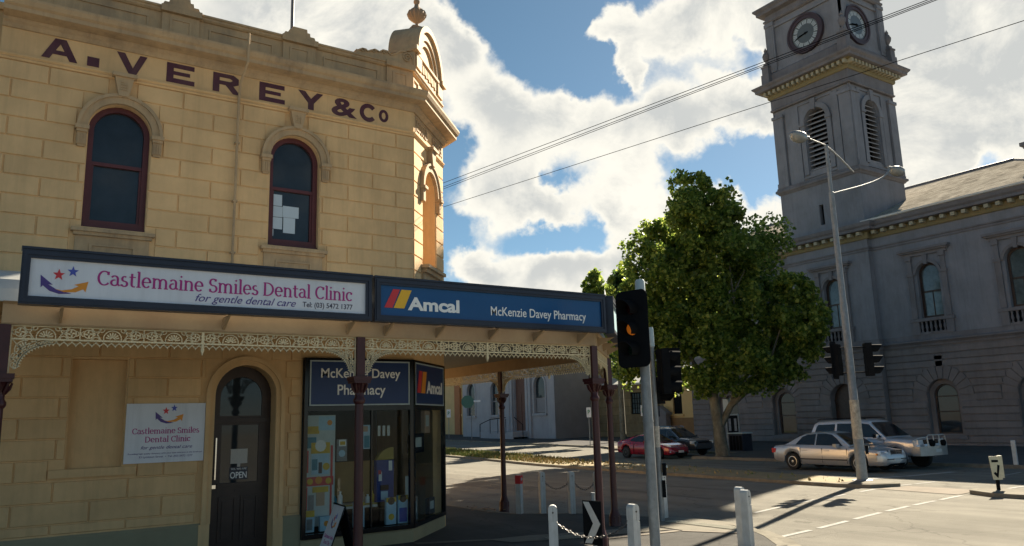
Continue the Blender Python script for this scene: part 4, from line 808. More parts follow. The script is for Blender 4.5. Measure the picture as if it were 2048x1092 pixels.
def ground():
    xs = sorted(set([-300, -120, -60, -30, -10, 0, 5, 9]+[10+.5*i for i in range(41)]+[32, 34, 36, 40, 50, 70, 110, 180, 320, 600])); ys = sorted(set([-300, -120, -60, -30, -15, -6, 0]+[2*i for i in range(1, 46)]+[100, 130, 180, 260, 400, 700]))
    m = MB(); nx = len(xs)
    m.add([(x, y, zg(x, y)) for y in ys for x in xs], [(j*nx+i, j*nx+i+1, (j+1)*nx+i+1, (j+1)*nx+i) for j in range(len(ys)-1) for i in range(nx-1)])
    o = m.build('road', ASPH, smooth=60); tag(o, kind='structure')
    ker = [(10.55, 60), (10.55, 19.6), (10.54, 17.0), (10.72, 16.35), (11.2, 15.86), (11.78, 15.38), (12.28, 14.5), (12.62, 13.3), (12.92, 12.4), (12.95, 11.7), (12.65, 10.75), (12.1, 9.85), (11.4, 9.0), (10.4, 8.3), (9, 7.9), (7, 7.75), (-40, 7.6)]
    m = MB()
    V = [Vector(p) for p in ker]; off = []
    for i, p in enumerate(V):
        d = (V[min(i+1, len(V)-1)]-V[max(i-1, 0)]).normalized(); off.append((p.x+d.y*.17, p.y-d.x*.17))
    poly = off+[(-40, 60)]
    t = tessellate_polygon([[Vector((x, y, 0)) for x, y in poly]]); m.add([(x, y, 0) for x, y in poly], [tuple(q) for q in t]); m.build('footpath', ASPHN)['kind'] = 'structure'
    m = MB(); k = len(ker); m.add([(x, y, .006) for x, y in off]+[(x, y, .006) for x, y in ker]+[(x, y, -.2) for x, y in ker]+[(x, y, -.05) for x, y in off], [(i, i+1, k+i+1, k+i) for i in range(k-1)]+[(k+i, k+i+1, 2*k+i+1, 2*k+i) for i in range(k-1)]+[(i, i+1, 3*k+i+1, 3*k+i) for i in range(k-1)])
    m.build('kerb', KERB)['kind'] = 'structure'
    m = MB()      # gutter tray in front of the kerb
    o2 = []
    for i, p in enumerate(V):
        d = (V[min(i+1, len(V)-1)]-V[max(i-1, 0)]).normalized(); o2.append((p.x-d.y*.34, p.y+d.x*.34))
    m.add([(x, y, zg(x, y)+.012) for x, y in ker]+[(x, y, zg(x, y)+.008) for x, y in o2], [(i, i+1, k+i+1, k+i) for i in range(k-1)]); m.build('gutter', KERB)['kind'] = 'structure'
    m = MB(); g_ = [-60+4*i for i in range(17)]
    m.add([(x, y, zg(x, y)+.012) for y in (-9, -3, 2, 7.15) for x in g_], [(j*17+i, j*17+i+1, (j+1)*17+i+1, (j+1)*17+i) for j in range(3) for i in range(16)]); m.build('unseen_dark_street', mat('bounce_cut_asphalt', (.058, .055, .052), .97, .15, 1, .4, 140, spec=.05))['kind'] = 'structure'  # dark sheet out of view, added to cut light bounced under the veranda
    # concrete ramp pads and their ribbed tactile strips
    m = MB()
    for poly, z in (([(11.45, 12.4), (12.68, 13.15), (12.86, 12.4), (12.75, 11.6), (12.35, 10.75), (11.85, 10.5), (11.4, 11.5)], .010), ([(7.95, 13.1), (8.82, 13.0), (9.95, 12.55), (11.3, 12.36), (11.3, 11.66), (9.79, 11.98), (8.9, 12.2), (8.1, 12.5)], .012), ([(6.7, 13.75), (7.95, 13.15), (8.0, 12.95), (6.7, 13.5)], .014)):
        tt = tessellate_polygon([[Vector((*p, 0)) for p in poly]]); m.add([(x, y, z) for x, y in poly], [tuple(q) for q in tt])
    m.build('ramp_paving', CONC)['kind'] = 'structure'
    m = MB()
    def ribs(p0, p1, w, n):
        p0, p1 = Vector(p0), Vector(p1); d = p1-p0; nn = Vector((-d.y, d.x)).normalized()*w
        for i in range(n):
            a = p0+d*((i+.2)/n); b = p0+d*((i+.7)/n); m.add([(*a, .016), (*b, .016), (*(b+nn), .016), (*(a+nn), .016), (*a, .026), (*b, .026), (*(b+nn), .026), (*(a+nn), .026)], [(4, 5, 6, 7), (0, 1, 5, 4), (1, 2, 6, 5), (2, 3, 7, 6), (3, 0, 4, 7)])
    ribs((12.0, 12.55), (12.1, 10.72), .34, 30); ribs((8.75, 12.15), (9.45, 11.98), .42, 12)
    o = m.build('tactile_paving', mat('tactile_cream', (.36, .34, .28), .9, .1, 4, spec=.05)); tag(o, kind='structure')
    m = MB()      # pale band and a dark joint across the footpath
    for a, b, w, z in (((9.5, 11.62), (11.3, 11.38), .16, .011), ((11.3, 11.38), (11.85, 10.42), .14, .0115)):
        a, b = Vector(a), Vector(b); d = (b-a).normalized(); n = Vector((-d.y, d.x))*w; m.add([(*a, z), (*b, z), (*(b+n), z), (*(a+n), z)], [(0, 1, 2, 3)])
    m.build('concrete_edge_band', mat('pinkish_concrete', (.25, .22, .185), .95, .12, 2, .3, 50, spec=.04))['kind'] = 'structure'
    # painted lines on the road
    m = MB()
    def bar(a, b, w, dz=.006):
        a, b = Vector(a), Vector(b); d = (b-a).normalized(); n = Vector((-d.y, d.x))*w/2; k = max(1, int((b-a).length/.6))
        for i in range(k):
            p, q = a+(b-a)*(i/k), a+(b-a)*((i+1)/k); m.add([(v.x, v.y, zg(v.x, v.y)+dz) for v in (p-n, q-n, q+n, p+n)], [(0, 1, 2, 3)])
    def at_(x0, y0, x1, y1, t): return (x0+(x1-x0)*t, y0+(y1-y0)*t)
    for (x0, y0, x1, y1, cuts) in ((14.9, 12.60, 21.2, 13.48, [(0, .2), (.26, .45), (.50, .70), (.84, .98)]), (12.5, 10.03, 21.0, 10.95, [(0, .13), (.165, .30), (.335, .47), (.505, .635), (.665, .80), (.835, .985)]), (22.35, 13.62, 25.2, 13.40, [(0, .28), (.33, .69), (.78, 1)]), (23.3, 10.97, 29.0, 10.9, [(0, .2), (.26, .44), (.5, .68)])):
        for (a, b) in cuts: bar(at_(x0, y0, x1, y1, a), at_(x0, y0, x1, y1, b), .12)
    bar((23.6, 15.75), (25.6, 15.35), .38); bar((25.7, 15.3), (28.4, 15.05), .30)
    for y in (20, 26, 32): bar((16.6, y), (16.62, y+2.2), .08)
    bar((26.2, 17.5), (26.3, 40), .07, .007); bar((27.9, 19), (28.4, 19.1), .1); bar((27.2, 13.0), (29.4, 13.3), .1)
    m.build('road_markings', LINE)['kind'] = 'structure'
    m = MB()
    def patch(pts, dz=.003): tt = tessellate_polygon([[Vector((x, y, 0)) for x, y in pts]]); m.add([(x, y, zg(x, y)+dz) for x, y in pts], [tuple(q) for q in tt])
    patch([(16.2, 15.2), (18.6, 15.5), (18.4, 19.8), (16.4, 19.6)]); patch([(14.4, 22.), (15.6, 22.), (15.8, 30), (14.5, 30)]); patch([(24.8, 5.2), (27.5, 5.4), (27.4, 6.6), (24.9, 6.4)])
    m.build('road_patch', mat('patched_asphalt', (.150, .141, .124), .97, .15, 1.5, .5, 150, spec=.05))['kind'] = 'structure'
    # median islands: kerb, dry grass top, concrete nose and the flush crossing between them
    near = [(21.1, 14.6), (21.15, 16), (21.4, 20), (21.7, 25.3), (22.4, 32), (23.2, 37), (24.0, 44.5), (26, 60), (30, 90)]; far = [(22.95, 14.5), (23.3, 16), (23.9, 19.5), (24.9, 24), (25.3, 29), (25.6, 33), (26.2, 38.5), (27.4, 48), (29, 58), (34, 90)]
    def isl(name, loop, h, mt, inset=.16):
        ks = MB(); n = len(loop); V = [Vector(p) for p in loop]; c = sum(V, Vector((0, 0)))/n; I = []
        for i in range(n):
            d1 = (V[i]-V[i-1]).normalized(); d2 = (V[(i+1) % n]-V[i]).normalized(); mm = Vector((-d1.y-d2.y, d1.x+d2.x)); mm = mm/max(mm.length_squared/2, .3); I.append(V[i]+mm*inset)
        z = lambda v, q: zg(v.x, v.y)+q
        ks.add([(v.x, v.y, z(v, -.05)) for v in V]+[(v.x, v.y, z(v, h)) for v in V]+[(v.x, v.y, z(v, h+.005)) for v in I], [(i, (i+1) % n, n+(i+1) % n, n+i) for i in range(n)]+[(n+i, n+(i+1) % n, 2*n+(i+1) % n, 2*n+i) for i in range(n)])
        ks.build('median_kerb', KERB)['kind'] = 'structure'
        g = MB(); tt = tessellate_polygon([[Vector((v.x, v.y, 0)) for v in I]]); g.add([(v.x, v.y, z(v, h+.003)) for v in I], [tuple(q) for q in tt]); g.build(name, mt)['kind'] = 'structure'
    l1 = [(22.2, 13.35), (22.75, 13.75)]+far+near[::-1]+[(21.35, 13.75)]
    isl('median_verge', l1, .10, GRASSDIRT)
    g = MB(); P_ = [(21.3, 14.75), (21.45, 13.85), (22.2, 13.5), (22.65, 13.85), (22.8, 14.75)]; g.add([(x, y, zg(x, y)+.112) for x, y in P_], [(0, 1, 2, 3, 4)]); g.build('median_nose', CONC)['kind'] = 'structure'
    isl('median_paving', [(20.95, -20), (22.45, -20), (22.4, 10.6), (21.9, 11.15), (21.4, 11.0), (20.95, 10.2)], .10, CONC)
    g = MB(); P_ = [(20.95, 11.05), (22.5, 11.25), (22.5, 13.3), (21.2, 13.5)]; g.add([(x, y, zg(x, y)+.010) for x, y in P_], [(0, 1, 2, 3)]); g.build('crossing_paving', mat('crossing_pinkish', (.235, .205, .172), .95, .14, 1.5, .3, 50, spec=.04))['kind'] = 'structure'
    # far footpath in front of the post office and up the hill, with its kerb
    fk = [(30.9, -30), (30.9, 20), (30.6, 24), (30.5, 29.6), (34.8, 30.4), (34.9, 38), (34.6, 40.5), (36.2, 43.5), (37, 60), (39, 95)]
    I_ = [(x+.16, y) for x, y in fk]; poly = I_+[(90, 95), (90, -30)]; tt = tessellate_polygon([[Vector((x, y, 0)) for x, y in poly]])
    m = MB(); m.add([(x, y, zg(x, y)+.13) for x, y in poly], [tuple(q) for q in tt]); m.build('far_footpath', ASPHF)['kind'] = 'structure'
    m = MB(); k = len(fk); m.add([(x, y, zg(x, y)-.05) for x, y in fk]+[(x, y, zg(x, y)+.13) for x, y in fk]+[(x, y, zg(x, y)+.137) for x, y in I_], [(q*k+i, q*k+i+1, (q+1)*k+i+1, (q+1)*k+i) for i in range(k-1) for q in (0, 1)]); m.build('far_kerb', KERB)['kind'] = 'structure'
    m = MB(); P_ = [(34.7, 40.0), (36.1, 43.6), (38.4, 43.0), (37.2, 39.6)]; m.add([(x, y, zg(x, y)+.142) for x, y in P_], [(0, 1, 2, 3)]); m.build('corner_ramp', CONC)['kind'] = 'structure'
    # grass on the verge
    n = 26000; y = 14.9+rng.random(n)**1.3*60; x = np.interp(y, [15, 16, 20, 25.3, 32, 37, 44.5, 60, 90], [21.2, 21.3, 21.6, 21.9, 22.6, 23.4, 24.2, 26.2, 30.2])+.1+rng.random(n)*np.interp(y, [15, 19.5, 24, 33, 48], [1.4, 2.0, 2.8, 2.8, 2.8]); keep = (rng.random(n) < np.clip((y-28)/14, .012, 1)); x, y = x[keep], y[keep]; n = len(x)
    vs = []; fs = []; mi = []
    for i in range(n):
        h = .06+.17*rng.random()*min(1, max(.35, (y[i]-20)/20)); a = rng.random()*6.28; w = .025+.03*rng.random(); dx, dy = math.cos(a)*w, math.sin(a)*w; lx, ly = (rng.random(2)-.5)*.10; b = zg(x[i], y[i])+.10; k = len(vs)
        vs += [(x[i]-dx, y[i]-dy, b), (x[i]+dx, y[i]+dy, b), (x[i]+lx, y[i]+ly, b+h)]; fs.append((k, k+1, k+2)); mi.append(1 if rng.random() < np.clip((y[i]-33)/10, .12, .85) else 0)
    me = bpy.data.meshes.new('verge_grass'); me.from_pydata(vs, [], fs); me.materials.append(mat('dry_grass', (.27, .21, .09), .8, .2, 5)); me.materials.append(mat('green_grass', (.13, .165, .035), .7, .25, 5)); me.polygons.foreach_set('material_index', mi)
    o = bpy.data.objects.new('verge_grass', me); COL.objects.link(o); tag(o, 'patchy dry and green grass along the median strip', 'grass', kind='stuff')
    # fallen leaves round the foot of the veranda column
    vs = []; fs = []
    for i in range(90):
        a = rng.random()*6.28; r_ = abs(rng.normal(0, .42)); x_, y_ = 10.62+r_*math.cos(a)*.5, 17.5+r_*math.sin(a)*1.2; s = .03+.03*rng.random(); t = rng.random()*6.28; k = len(vs); z = max(0, 0)+.012
        vs += [(x_+s*math.cos(t+q), y_+s*math.sin(t+q), z+.02*rng.random()) for q in (0, 1.6, 3.1, 4.6)]; fs.append((k, k+1, k+2, k+3))
    me = bpy.data.meshes.new('fallen_leaves'); me.from_pydata(vs, [], fs); me.materials.append(mat('dead_leaf', (.26, .15, .06), .8, .3, 8)); o = bpy.data.objects.new('fallen_leaves', me); COL.objects.link(o); tag(o, 'brown fallen leaves gathered at the kerb by the veranda column', 'leaves', kind='stuff')
ground()

# ------------------------------------------------------------------ the post office with its clock tower
PX = 34.5
FAR_UNIT = (Vector((0, 0, CAMZ)), 1.32)      # plan unit of the far buildings: 1.32 m
MB.K = FAR_UNIT
po = thing('clock_tower_building', 'grey rendered two storey public building with a tall clock tower and slate roof', 'building', (38, 22.9, .3))
PF = ((PX, 0, 0), (0, -1, 0), (-1, 0, 0))       # u = -Y
TX0, TX1, TY0, TY1 = 34.2, 38.1, 20.8, 25.4
TF = ((TX0, 0, 0), (0, -1, 0), (-1, 0, 0)); TR = ((0, TY0, 0), (1, 0, 0), (0, -1, 0))
def KL(p): return MB.K[0]+(Vector(p)-MB.K[0])*MB.K[1]
def merge(a, *bs):
    for b in bs:
        k = len(a.v); a.v += b.v; a.f += [tuple(i+k for i in f) for f in b.f]; a.m += b.m
    return a
def build_po():
    cen = [-30.4, -26.65, -18.3, -14.55, -10.8]; gb = 1.08; door = -22.9
    low = MB(*PF); T = MB(*TF)
    low.plate([(-33.1, .1), (-25.4, .1), (-25.4, 5.2), (-33.1, 5.2)], [arch(c, gb, .72, 2.77) for c in cen[:2]], 0, .22)
    low.plate([(-20.8, .1), (-6, .1), (-6, 5.2), (-20.8, 5.2)], [arch(c, gb, .72, 2.77) for c in cen[2:]], 0, .22)
    T.plate([(-25.4, .1), (-20.8, .1), (-20.8, 5.2), (-25.4, 5.2)], [arch(door, .35, .75, 2.77)], 0, .35)
    for c in cen: low.plate(arch(c, gb, .73, 2.77), [arch(c, gb+.05, .52, 2.77)], -.22, .18)
    # channelled courses with radiating joints over the arches
    def courses(m, a0, a1, cs, r):
        zs = [.45+.297*i for i in range(16)]
        for z0, z1 in zip(zs, zs[1:]):
            cuts = []
            for c in cs:
                if z1 < 2.79: cuts.append((c-r, c+r)) if z0 > gb-.1 or c == door else None
                else:
                    d = 1.34**2-max(0, (z0+z1)/2-2.77)**2
                    if d > 0: cuts.append((c-math.sqrt(d), c+math.sqrt(d)))
            es = sorted([a0, a1]+[e for q in cuts for e in q if a0 < e < a1])
            for p, q in zip(es, es[1:]):
                if q-p > .04 and not any(u0 < (p+q)/2 < u1 for u0, u1 in cuts): m.chbox(p, q, -.004, .045, z0+.012, z1-.012, .022)
        for c in cs:
            if not a0 < c < a1: continue
            for k in range(11):
                t0, t1 = 180*k/11+.9, 180*(k+1)/11-.9; ro = 1.33 if k != 5 else 1.75
                o = [(c+q*math.cos(R(t)), 2.77+q*math.sin(R(t))) for q, t in ((r, t0), (ro, t0+(.2 if ro < 1.5 else 1.4)), (ro, t1-(.2 if ro < 1.5 else 1.4)), (r, t1))]
                m.prism(o, -.004, .045)
    courses(low, -33.1, -25.42, cen[:2], .74); courses(low, -20.78, -6, cen[2:], .74); courses(T, -25.4, -20.8, [door], .77)
    for m_, a, b in ((low, -33.1, -25.42), (low, -20.78, -6)): m_.box(a, b, -.01, .09, .1, .72)
    sd = MB(); sd.box(TX0, TX0+.3, TY1-.01, TY1, .1, 5.2); sd.box(TX0, TX0+.3, TY0, TY0+.01, .1, 5.2); sd.box(PX+.0, 47, 33.05, 33.1, .1, 11.1); sd.box(46.9, 47, 6, 33.1, .1, 11.1)
    sd.box(PX+.55, 40, 6.2, 33, .1, 11)
    merge(low, T, sd).build('lower_wall', POB, po)
    upw = MB(*PF); T = MB(*TF)
    op = lambda c: arch(c, 6.22, .50, 8.2)
    upw.plate([(-33.1, 5.2), (-25.4, 5.2), (-25.4, 11.1), (-33.1, 11.1)], [op(c) for c in cen[:2]], 0, .30); upw.plate([(-20.8, 5.2), (-6, 5.2), (-6, 11.1), (-20.8, 11.1)], [op(c) for c in cen[2:]], 0, .30)
    T.plate([(-25.4, 5.2), (-20.8, 5.2), (-20.8, 13.7), (-25.4, 13.7)], [op(door), rect(-23.18, -22.93, 11.5, 12.55)], 0, .25)
    sd = MB(); sd.box(TX0, TX0+.3, TY1-.01, TY1, 5.2, 11.2); sd.box(TX0, TX0+.3, TY0, TY0+.01, 5.2, 11.2)
    merge(upw, T, sd).build('upper_wall', PO, po)
    # string course, architrave, cornice, modillions
    path = [(42, 33.1), (PX, 33.1), (PX, TY1), (TX0, TY1), (TX0, TY0), (PX, TY0), (PX, 6)]
    s = MB(); s.sweep(path, [(-.02, 4.98), (.06, 4.98), (.08, 5.06), (.16, 5.14), (.20, 5.16), (.20, 5.22), (.10, 5.27), (.08, 5.48), (-.02, 5.48)])
    s.build('string_course', POTRIM, po); s = MB(); s.sweep(path, [(-.02, 9.72), (.05, 9.72), (.05, 9.82), (.09, 9.84), (.09, 9.90), (-.02, 9.90)]); s.build('architrave', POTRIM, po); s = MB(); s.sweep(path, [(-.02, 10.62), (.50, 10.66), (.50, 10.78), (.58, 10.86), (.62, 10.98), (.62, 11.02), (.2, 11.08), (-.02, 11.10)])
    s.build('cornice', POTRIM, po)
    s = MB(); s.sweep(path, [(-.02, 10.30), (.09, 10.30), (.12, 10.36), (.12, 10.60), (.3, 10.64), (-.02, 10.64)]); s.build('modillion_band', YELTRIM, po)
    d = MB()
    def dent(fr, a0, a1, z0, z1, n0, n1, step, w):
        m = MB(*fr); k = int((a1-a0)/step)
        for i in range(k+1):
            a = a0+(a1-a0)*i/k; m.box(a-w/2, a+w/2, n0, n1, z0, z1)
        merge(d, m)
    dent(PF, -32.9, -25.7, 10.46, 10.62, .1, .42, .46, .17); dent(PF, -20.4, -6, 10.46, 10.62, .1, .42, .46, .17); dent(TF, -25.2, -21.0, 10.46, 10.62, .1, .42, .46, .17); d.build('modillion_trim', DENTIL, po)
    g = MB(); g.sweep(path[1:2]+path[2:3], [(.60, 11.02), (.70, 11.04), (.72, 11.12), (.6, 11.12)]); g.sweep(path[5:], [(.60, 11.02), (.70, 11.04), (.72, 11.12), (.6, 11.12)]); g.build('gutter', PLATEW, po)
    r = MB(); e0, e1 = 33.6, 10.6; X0, X1, XR, ZR = 34.0, 51, 43.0, 14.75
    r.add([(X0, e0, 11.1), (X0, e1, 11.1), (X1, e1, 11.1), (X1, e0, 11.1), (XR, 33.5, ZR), (XR, 17.6, ZR), (X0, e0, 11.02), (X0, e1, 11.02)], [(0, 1, 5, 4), (1, 2, 5), (2, 3, 4, 5), (3, 0, 4), (0, 6, 7, 1)])
    m = bpy.data.materials['slate_roof']; r.build('roof', mat('slate_courses', (.50, .45, .375), 1., .2, 1.5, .35, 20, spec=0., brick=(.32, .16, .008, (0, 0, R(90)), (.45, .43, .42), .25), stain=(.07, .06, .05), sscale=.75), po)
    h = MB(); h.tube([(XR, 17.6, ZR+.03), (XR, 33.5, ZR+.03)], .09, 8); h.tube([(XR, 17.6, ZR+.02), (X0, e1, 11.12)], .07, 8); h.tube([(XR, 33.5, ZR+.02), (X0, e0, 11.12)], .07, 8); h.build('ridge_capping', mat('ridge_metal', (.10, .10, .12), .5, .15, 3), po)
    ch = MB(); ch.box(39.3, 40.1, 14.75, 15.5, 13, 14.05); ch.box(39.2, 40.2, 14.65, 15.6, 14.05, 14.14); ch.box(39.1, 40.3, 14.55, 15.7, 14.17, 14.34); ch.build('chimney', POTRIM, po)
    # windows
    for c in cen+[door]:
        fr = PF if c != door else TF; x = PX if c != door else TX0
        o = thing('upper_window', None, None); o.parent = po; o.location = KL((x, -c, 6.2))-wloc(po)
        w = MB(*fr); w.ring(arch(c, 6.32, .40, 8.2, 14), arch(c, 6.22, .505, 8.2, 14), -.30, -.2); w.box(c-.41, c+.41, -.29, -.21, 7.38, 7.45); w.box(c-.015, c+.015, -.285, -.23, 6.3, 7.4); w.build('frame', DOORWOOD, o)
        g = MB(*fr); g.plate(arch(c, 6.24, .48, 8.2, 14), [], -.26); g.build('pane', mat('old_window_glass', (.10, .13, .14), .08, .55, 1.6, spec=.7), o)
        s = MB(*fr); s.ring(arc(c, 8.2, .51, 0, 180, 16), arc(c, 8.2, .64, 0, 180, 16), 0, .07, closed=False)
        for sg in (-1, 1):
            q = c+sg*.76; s.box(q-.12, q+.12, 0, .10, 6.22, 8.15); s.box(q-.15, q+.15, 0, .14, 8.15, 8.28); s.box(q-.10, q+.10, 0, .09, 8.28, 9.05); s.box(q-.13, q+.13, 0, .16, 8.88, 9.1)
        s.build('pilaster_pair', POTRIM, o); s = MB(*fr)
        s.prism([(c-.07, 8.62), (c+.07, 8.62), (c+.11, 9.05), (c-.11, 9.05)], 0, .12)
        s.box(c-.98, c+.98, 0, .10, 9.06, 9.2); s.box(c-1.08, c+1.08, 0, .22, 9.2, 9.27); s.box(c-1.16, c+1.16, 0, .30, 9.27, 9.38)
        s.build('hood', POTRIM, o); s = MB(*fr)
        s.box(c-.98, c+.98, 0, .16, 6.06, 6.2); s.box(c-.92, c-.60, 0, .12, 5.48, 6.06); s.box(c+.60, c+.92, 0, .12, 5.48, 6.06); s.box(c-.6, c+.6, 0, .10, 5.48, 5.58)
        for k in range(6):
            a = c-.5+.2*k; s.lathe([(.05, 5.58), (.05, 5.62), (.03, 5.66), (.06, 5.78), (.035, 5.95), (.05, 6.0), (.05, 6.06)], (a, .05, 0), 8)
        s.build('balustrade', POTRIM, o)
        b = MB(*fr); b.box(c-.6, c+.6, -.0, .012, 5.58, 6.06); b.build('balustrade_back', BLACK, o)
        if c == door: continue
        o = thing('ground_window', None, None); o.parent = po; o.location = KL((PX, -c, gb))-wloc(po)
        w = MB(*PF); w.ring(arch(c, gb+.12, .45, 2.77, 14), arch(c, gb+.05, .525, 2.77, 14), -.38, -.3); w.box(c-.46, c+.46, -.37, -.31, 2.05, 2.11); w.box(c-.46, c+.46, -.37, -.31, 2.72, 2.77); w.build('frame', DOORWOOD, o)
        g = MB(*PF); g.plate(arch(c, gb+.1, .47, 2.77, 14), [], -.35); g.build('pane', WINGLASS, o)
        s = MB(*PF); s.box(c-.85, c+.85, -.2, .14, gb-.18, gb-.02); s.build('sill', POTRIM, o)
    dr = MB(*TF); dr.plate(arch(door, .35, .75, 2.77, 14), [], -.34); dr.box(door-.74, door+.74, -.34, -.28, 2.7, 2.78); dr.box(door-.03, door+.03, -.34, -.28, .35, 2.7); dr.build('entrance_door', DOORWOOD, po)
build_po()
def build_tower():
    tw = thing('tower', None, None); tw.parent = po; tw.location = KL(((TX0+TX1)/2, (TY0+TY1)/2, 11.1))-wloc(po)
    cy = -22.9; cxr = 35.95; ring_path = [(TX0, TY0), (TX1, TY0), (TX1, TY1), (TX0, TY1)]
    b = MB(); F = MB(*TF); Rr = MB(*TR)
    Rr.plate(rect(TX0, TX1, 10.9, 13.7), [], 0)
    b.box(TX1-.02, TX1, TY0+.02, TY1, 10.9, 19.9); b.box(TX0+.02, TX1-.02, TY1-.02, TY1, 10.9, 19.9); b.box(TX0+.8, TX1-.8, TY0+.8, TY1-.8, 13, 24.4)
    for m, a0, a1, c in ((F, -TY1, -TY0, cy), (Rr, TX0, TX1, cxr)):
        m.plate(rect(a0, a1, 13.7, 18.5), [arch(c, 14.45, .62, 17.1)], -.10, .5)
        for p, q in ((a0, a0+.62), (a1-.62, a1)):
            m.box(p, q, -.12, .06, 14.0, 18.02); m.box(p-.03, q+.03, -.12, .11, 14.0, 14.25); m.box(p-.04, q+.04, -.12, .12, 17.86, 18.02)
        for p, q in ((a0+.72, c-.98), (c+.98, a1-.72)): 
            if q-p > .12: m.box(p, q, -.10, -.03, 14.0, 18.2)
        m.ring(arc(c, 17.1, .64, 0, 180, 16), arc(c, 17.1, .90, 0, 180, 16), -.1, .03, closed=False)
        for sg in (-1, 1): m.box(c+sg*.77-.13, c+sg*.77+.13, -.1, .0, 14.3, 16.95); m.box(c+sg*.77-.17, c+sg*.77+.17, -.1, .05, 16.95, 17.1)
        m.prism([(c-.09, 17.66), (c+.09, 17.66), (c+.16, 18.25), (c-.16, 18.25)], -.1, .09)
        m.ring(rect(c-1.0, c+1.0, 14.2, 18.15), rect(c-1.08, c+1.08, 14.12, 18.25), -.1, -.04)
    merge(b, F, Rr)
    b.build('belfry_wall', PO, tw)
    for fr_, c in ((TF, cy), (TR, cxr)):
        m = MB(*fr_)
        for k in range(13):
            z = 14.5+k*.245; hw = .62 if z < 17.0 else math.sqrt(max(.02, .62**2-(z+.1-17.1)**2))
            m.add([(c-hw, -.18, z), (c+hw, -.18, z), (c+hw, -.46, z+.17), (c-hw, -.46, z+.17), (c-hw, -.18, z+.05), (c+hw, -.18, z+.05), (c+hw, -.46, z+.22), (c-hw, -.46, z+.22)], [(0, 1, 2, 3), (4, 5, 6, 7), (0, 1, 5, 4), (3, 2, 6, 7)])
        m.build('louvre', mat('louvre_grey', (.30, .29, .30), .8, .12, 3), tw)
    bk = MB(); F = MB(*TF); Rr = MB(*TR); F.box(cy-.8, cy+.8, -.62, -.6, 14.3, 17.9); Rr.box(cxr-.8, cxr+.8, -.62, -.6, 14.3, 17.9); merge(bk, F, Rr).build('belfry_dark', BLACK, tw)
    s = MB()
    s.sweep(ring_path, [(-.1, 13.62), (.04, 13.62), (.10, 13.70), (.17, 13.75), (.17, 13.86), (.10, 13.92), (.10, 14.0), (-.1, 14.0)], True)
    s.build('belfry_ledge', POTRIM, tw); s = MB()
    s.sweep(ring_path, [(-.15, 18.35), (.06, 18.35), (.09, 18.42), (.04, 18.50), (.04, 19.05), (-.15, 19.05)], True)
    s.build('belfry_frieze', POTRIM, tw); s = MB()
    s.sweep(ring_path, [(-.1, 19.46), (.58, 19.50), (.60, 19.62), (.70, 19.72), (.72, 19.80), (.40, 19.94), (-.1, 20.0)], True)
    s.build('belfry_cornice', POTRIM, tw); s = MB()
    s.sweep(ring_path, [(-.3, 20.0), (.05, 20.0), (.05, 20.5), (.0, 20.58), (-.1, 20.62), (-.3, 20.62)], True)
    s.build('clock_stage_base', POTRIM, tw); s = MB()
    s.sweep(ring_path, [(-.3, 23.55), (-.04, 23.55), (.04, 23.62), (.04, 23.72), (-.04, 23.78), (-.04, 24.0), (.28, 24.05), (.30, 24.2), (.42, 24.32), (.42, 24.42), (.1, 24.55), (-.3, 24.6)], True)
    s.build('clock_stage_cornice', POTRIM, tw)
    y = MB(); y.sweep(ring_path, [(-.1, 19.05), (.10, 19.05), (.14, 19.12), (.14, 19.40), (.40, 19.47), (-.1, 19.48)], True); y.build('dentil_band', YELTRIM, tw)
    d = MB(); F = MB(*TF); Rr = MB(*TR)
    for m, a0, a1 in ((F, -TY1-.1, -TY0+.1), (Rr, TX0-.1, TX1+.1)):
        k = int((a1-a0)/.29)
        for i in range(k+1): a = a0+(a1-a0)*i/k; m.box(a-.075, a+.075, .14, .42, 19.26, 19.45)
    merge(d, F, Rr).build('dentil_trim', DENTIL, tw)
    # clock stage
    b = MB(); F = MB(*TF); Rr = MB(*TR); i_ = .14
    b.box(TX0+i_, TX1-i_, TY0+i_, TY1-i_, 20.0, 24.6)
    cc = {0: (cy-.03, 21.95), 1: (35.55, 21.80)}
    for q, (m, a0, a1) in enumerate(((F, -TY1, -TY0), (Rr, TX0, TX1))):
        c = cc[q][0]
        for p0, p1 in ((a0+.0, a0+.55), (a1-.55, a1)): m.box(p0, p1, -i_-.02, .0, 20.62, 23.56); m.box(p0-.02, p1+.02, -i_, .05, 23.3, 23.5); m.box(p0+.1, p1-.1, -.02, .02, 20.8, 23.2)
        m.box(a0+.55, a1-.55, -i_-.02, -.06, 20.62, 20.85); m.box(a0+.5, a1-.5, -i_, -.05, 23.15, 23.3)
    merge(b, F, Rr).build('clock_stage_wall', PO, tw)
    for q, (fr, nrm) in enumerate(((TF, 0), (TR, 1))):
        c, zc = cc[q]; r1 = 1.08; n0 = -.13
        m = MB(*fr); m.ring(arc(c, zc, .80, 0, 360, 40)[:-1], arc(c, zc, r1, 0, 360, 40)[:-1], n0, .03); m.ring(arc(c, zc, .98, 0, 360, 40)[:-1], arc(c, zc, r1, 0, 360, 40)[:-1], .03, .07); m.build('clock_ring', PURTRIM, tw)
        m = MB(*fr); m.prism(arc(c, zc, .81, 0, 360, 40)[:-1], n0, -.04); m.build('clock_face', mat('clock_face_grey', (.11, .125, .13), .3, .1, 3), tw)
        m = MB(*fr)
        for k in range(12):
            t = 90-30*k
            for o in (-8.5, 0, 8.5): m.prism([(c+r_*math.cos(R(t+o+dv)), zc+r_*math.sin(R(t+o+dv))) for r_, dv in ((.52, -3.3), (.73, -3.3), (.73, 3.3), (.52, 3.3))], -.04, -.03)
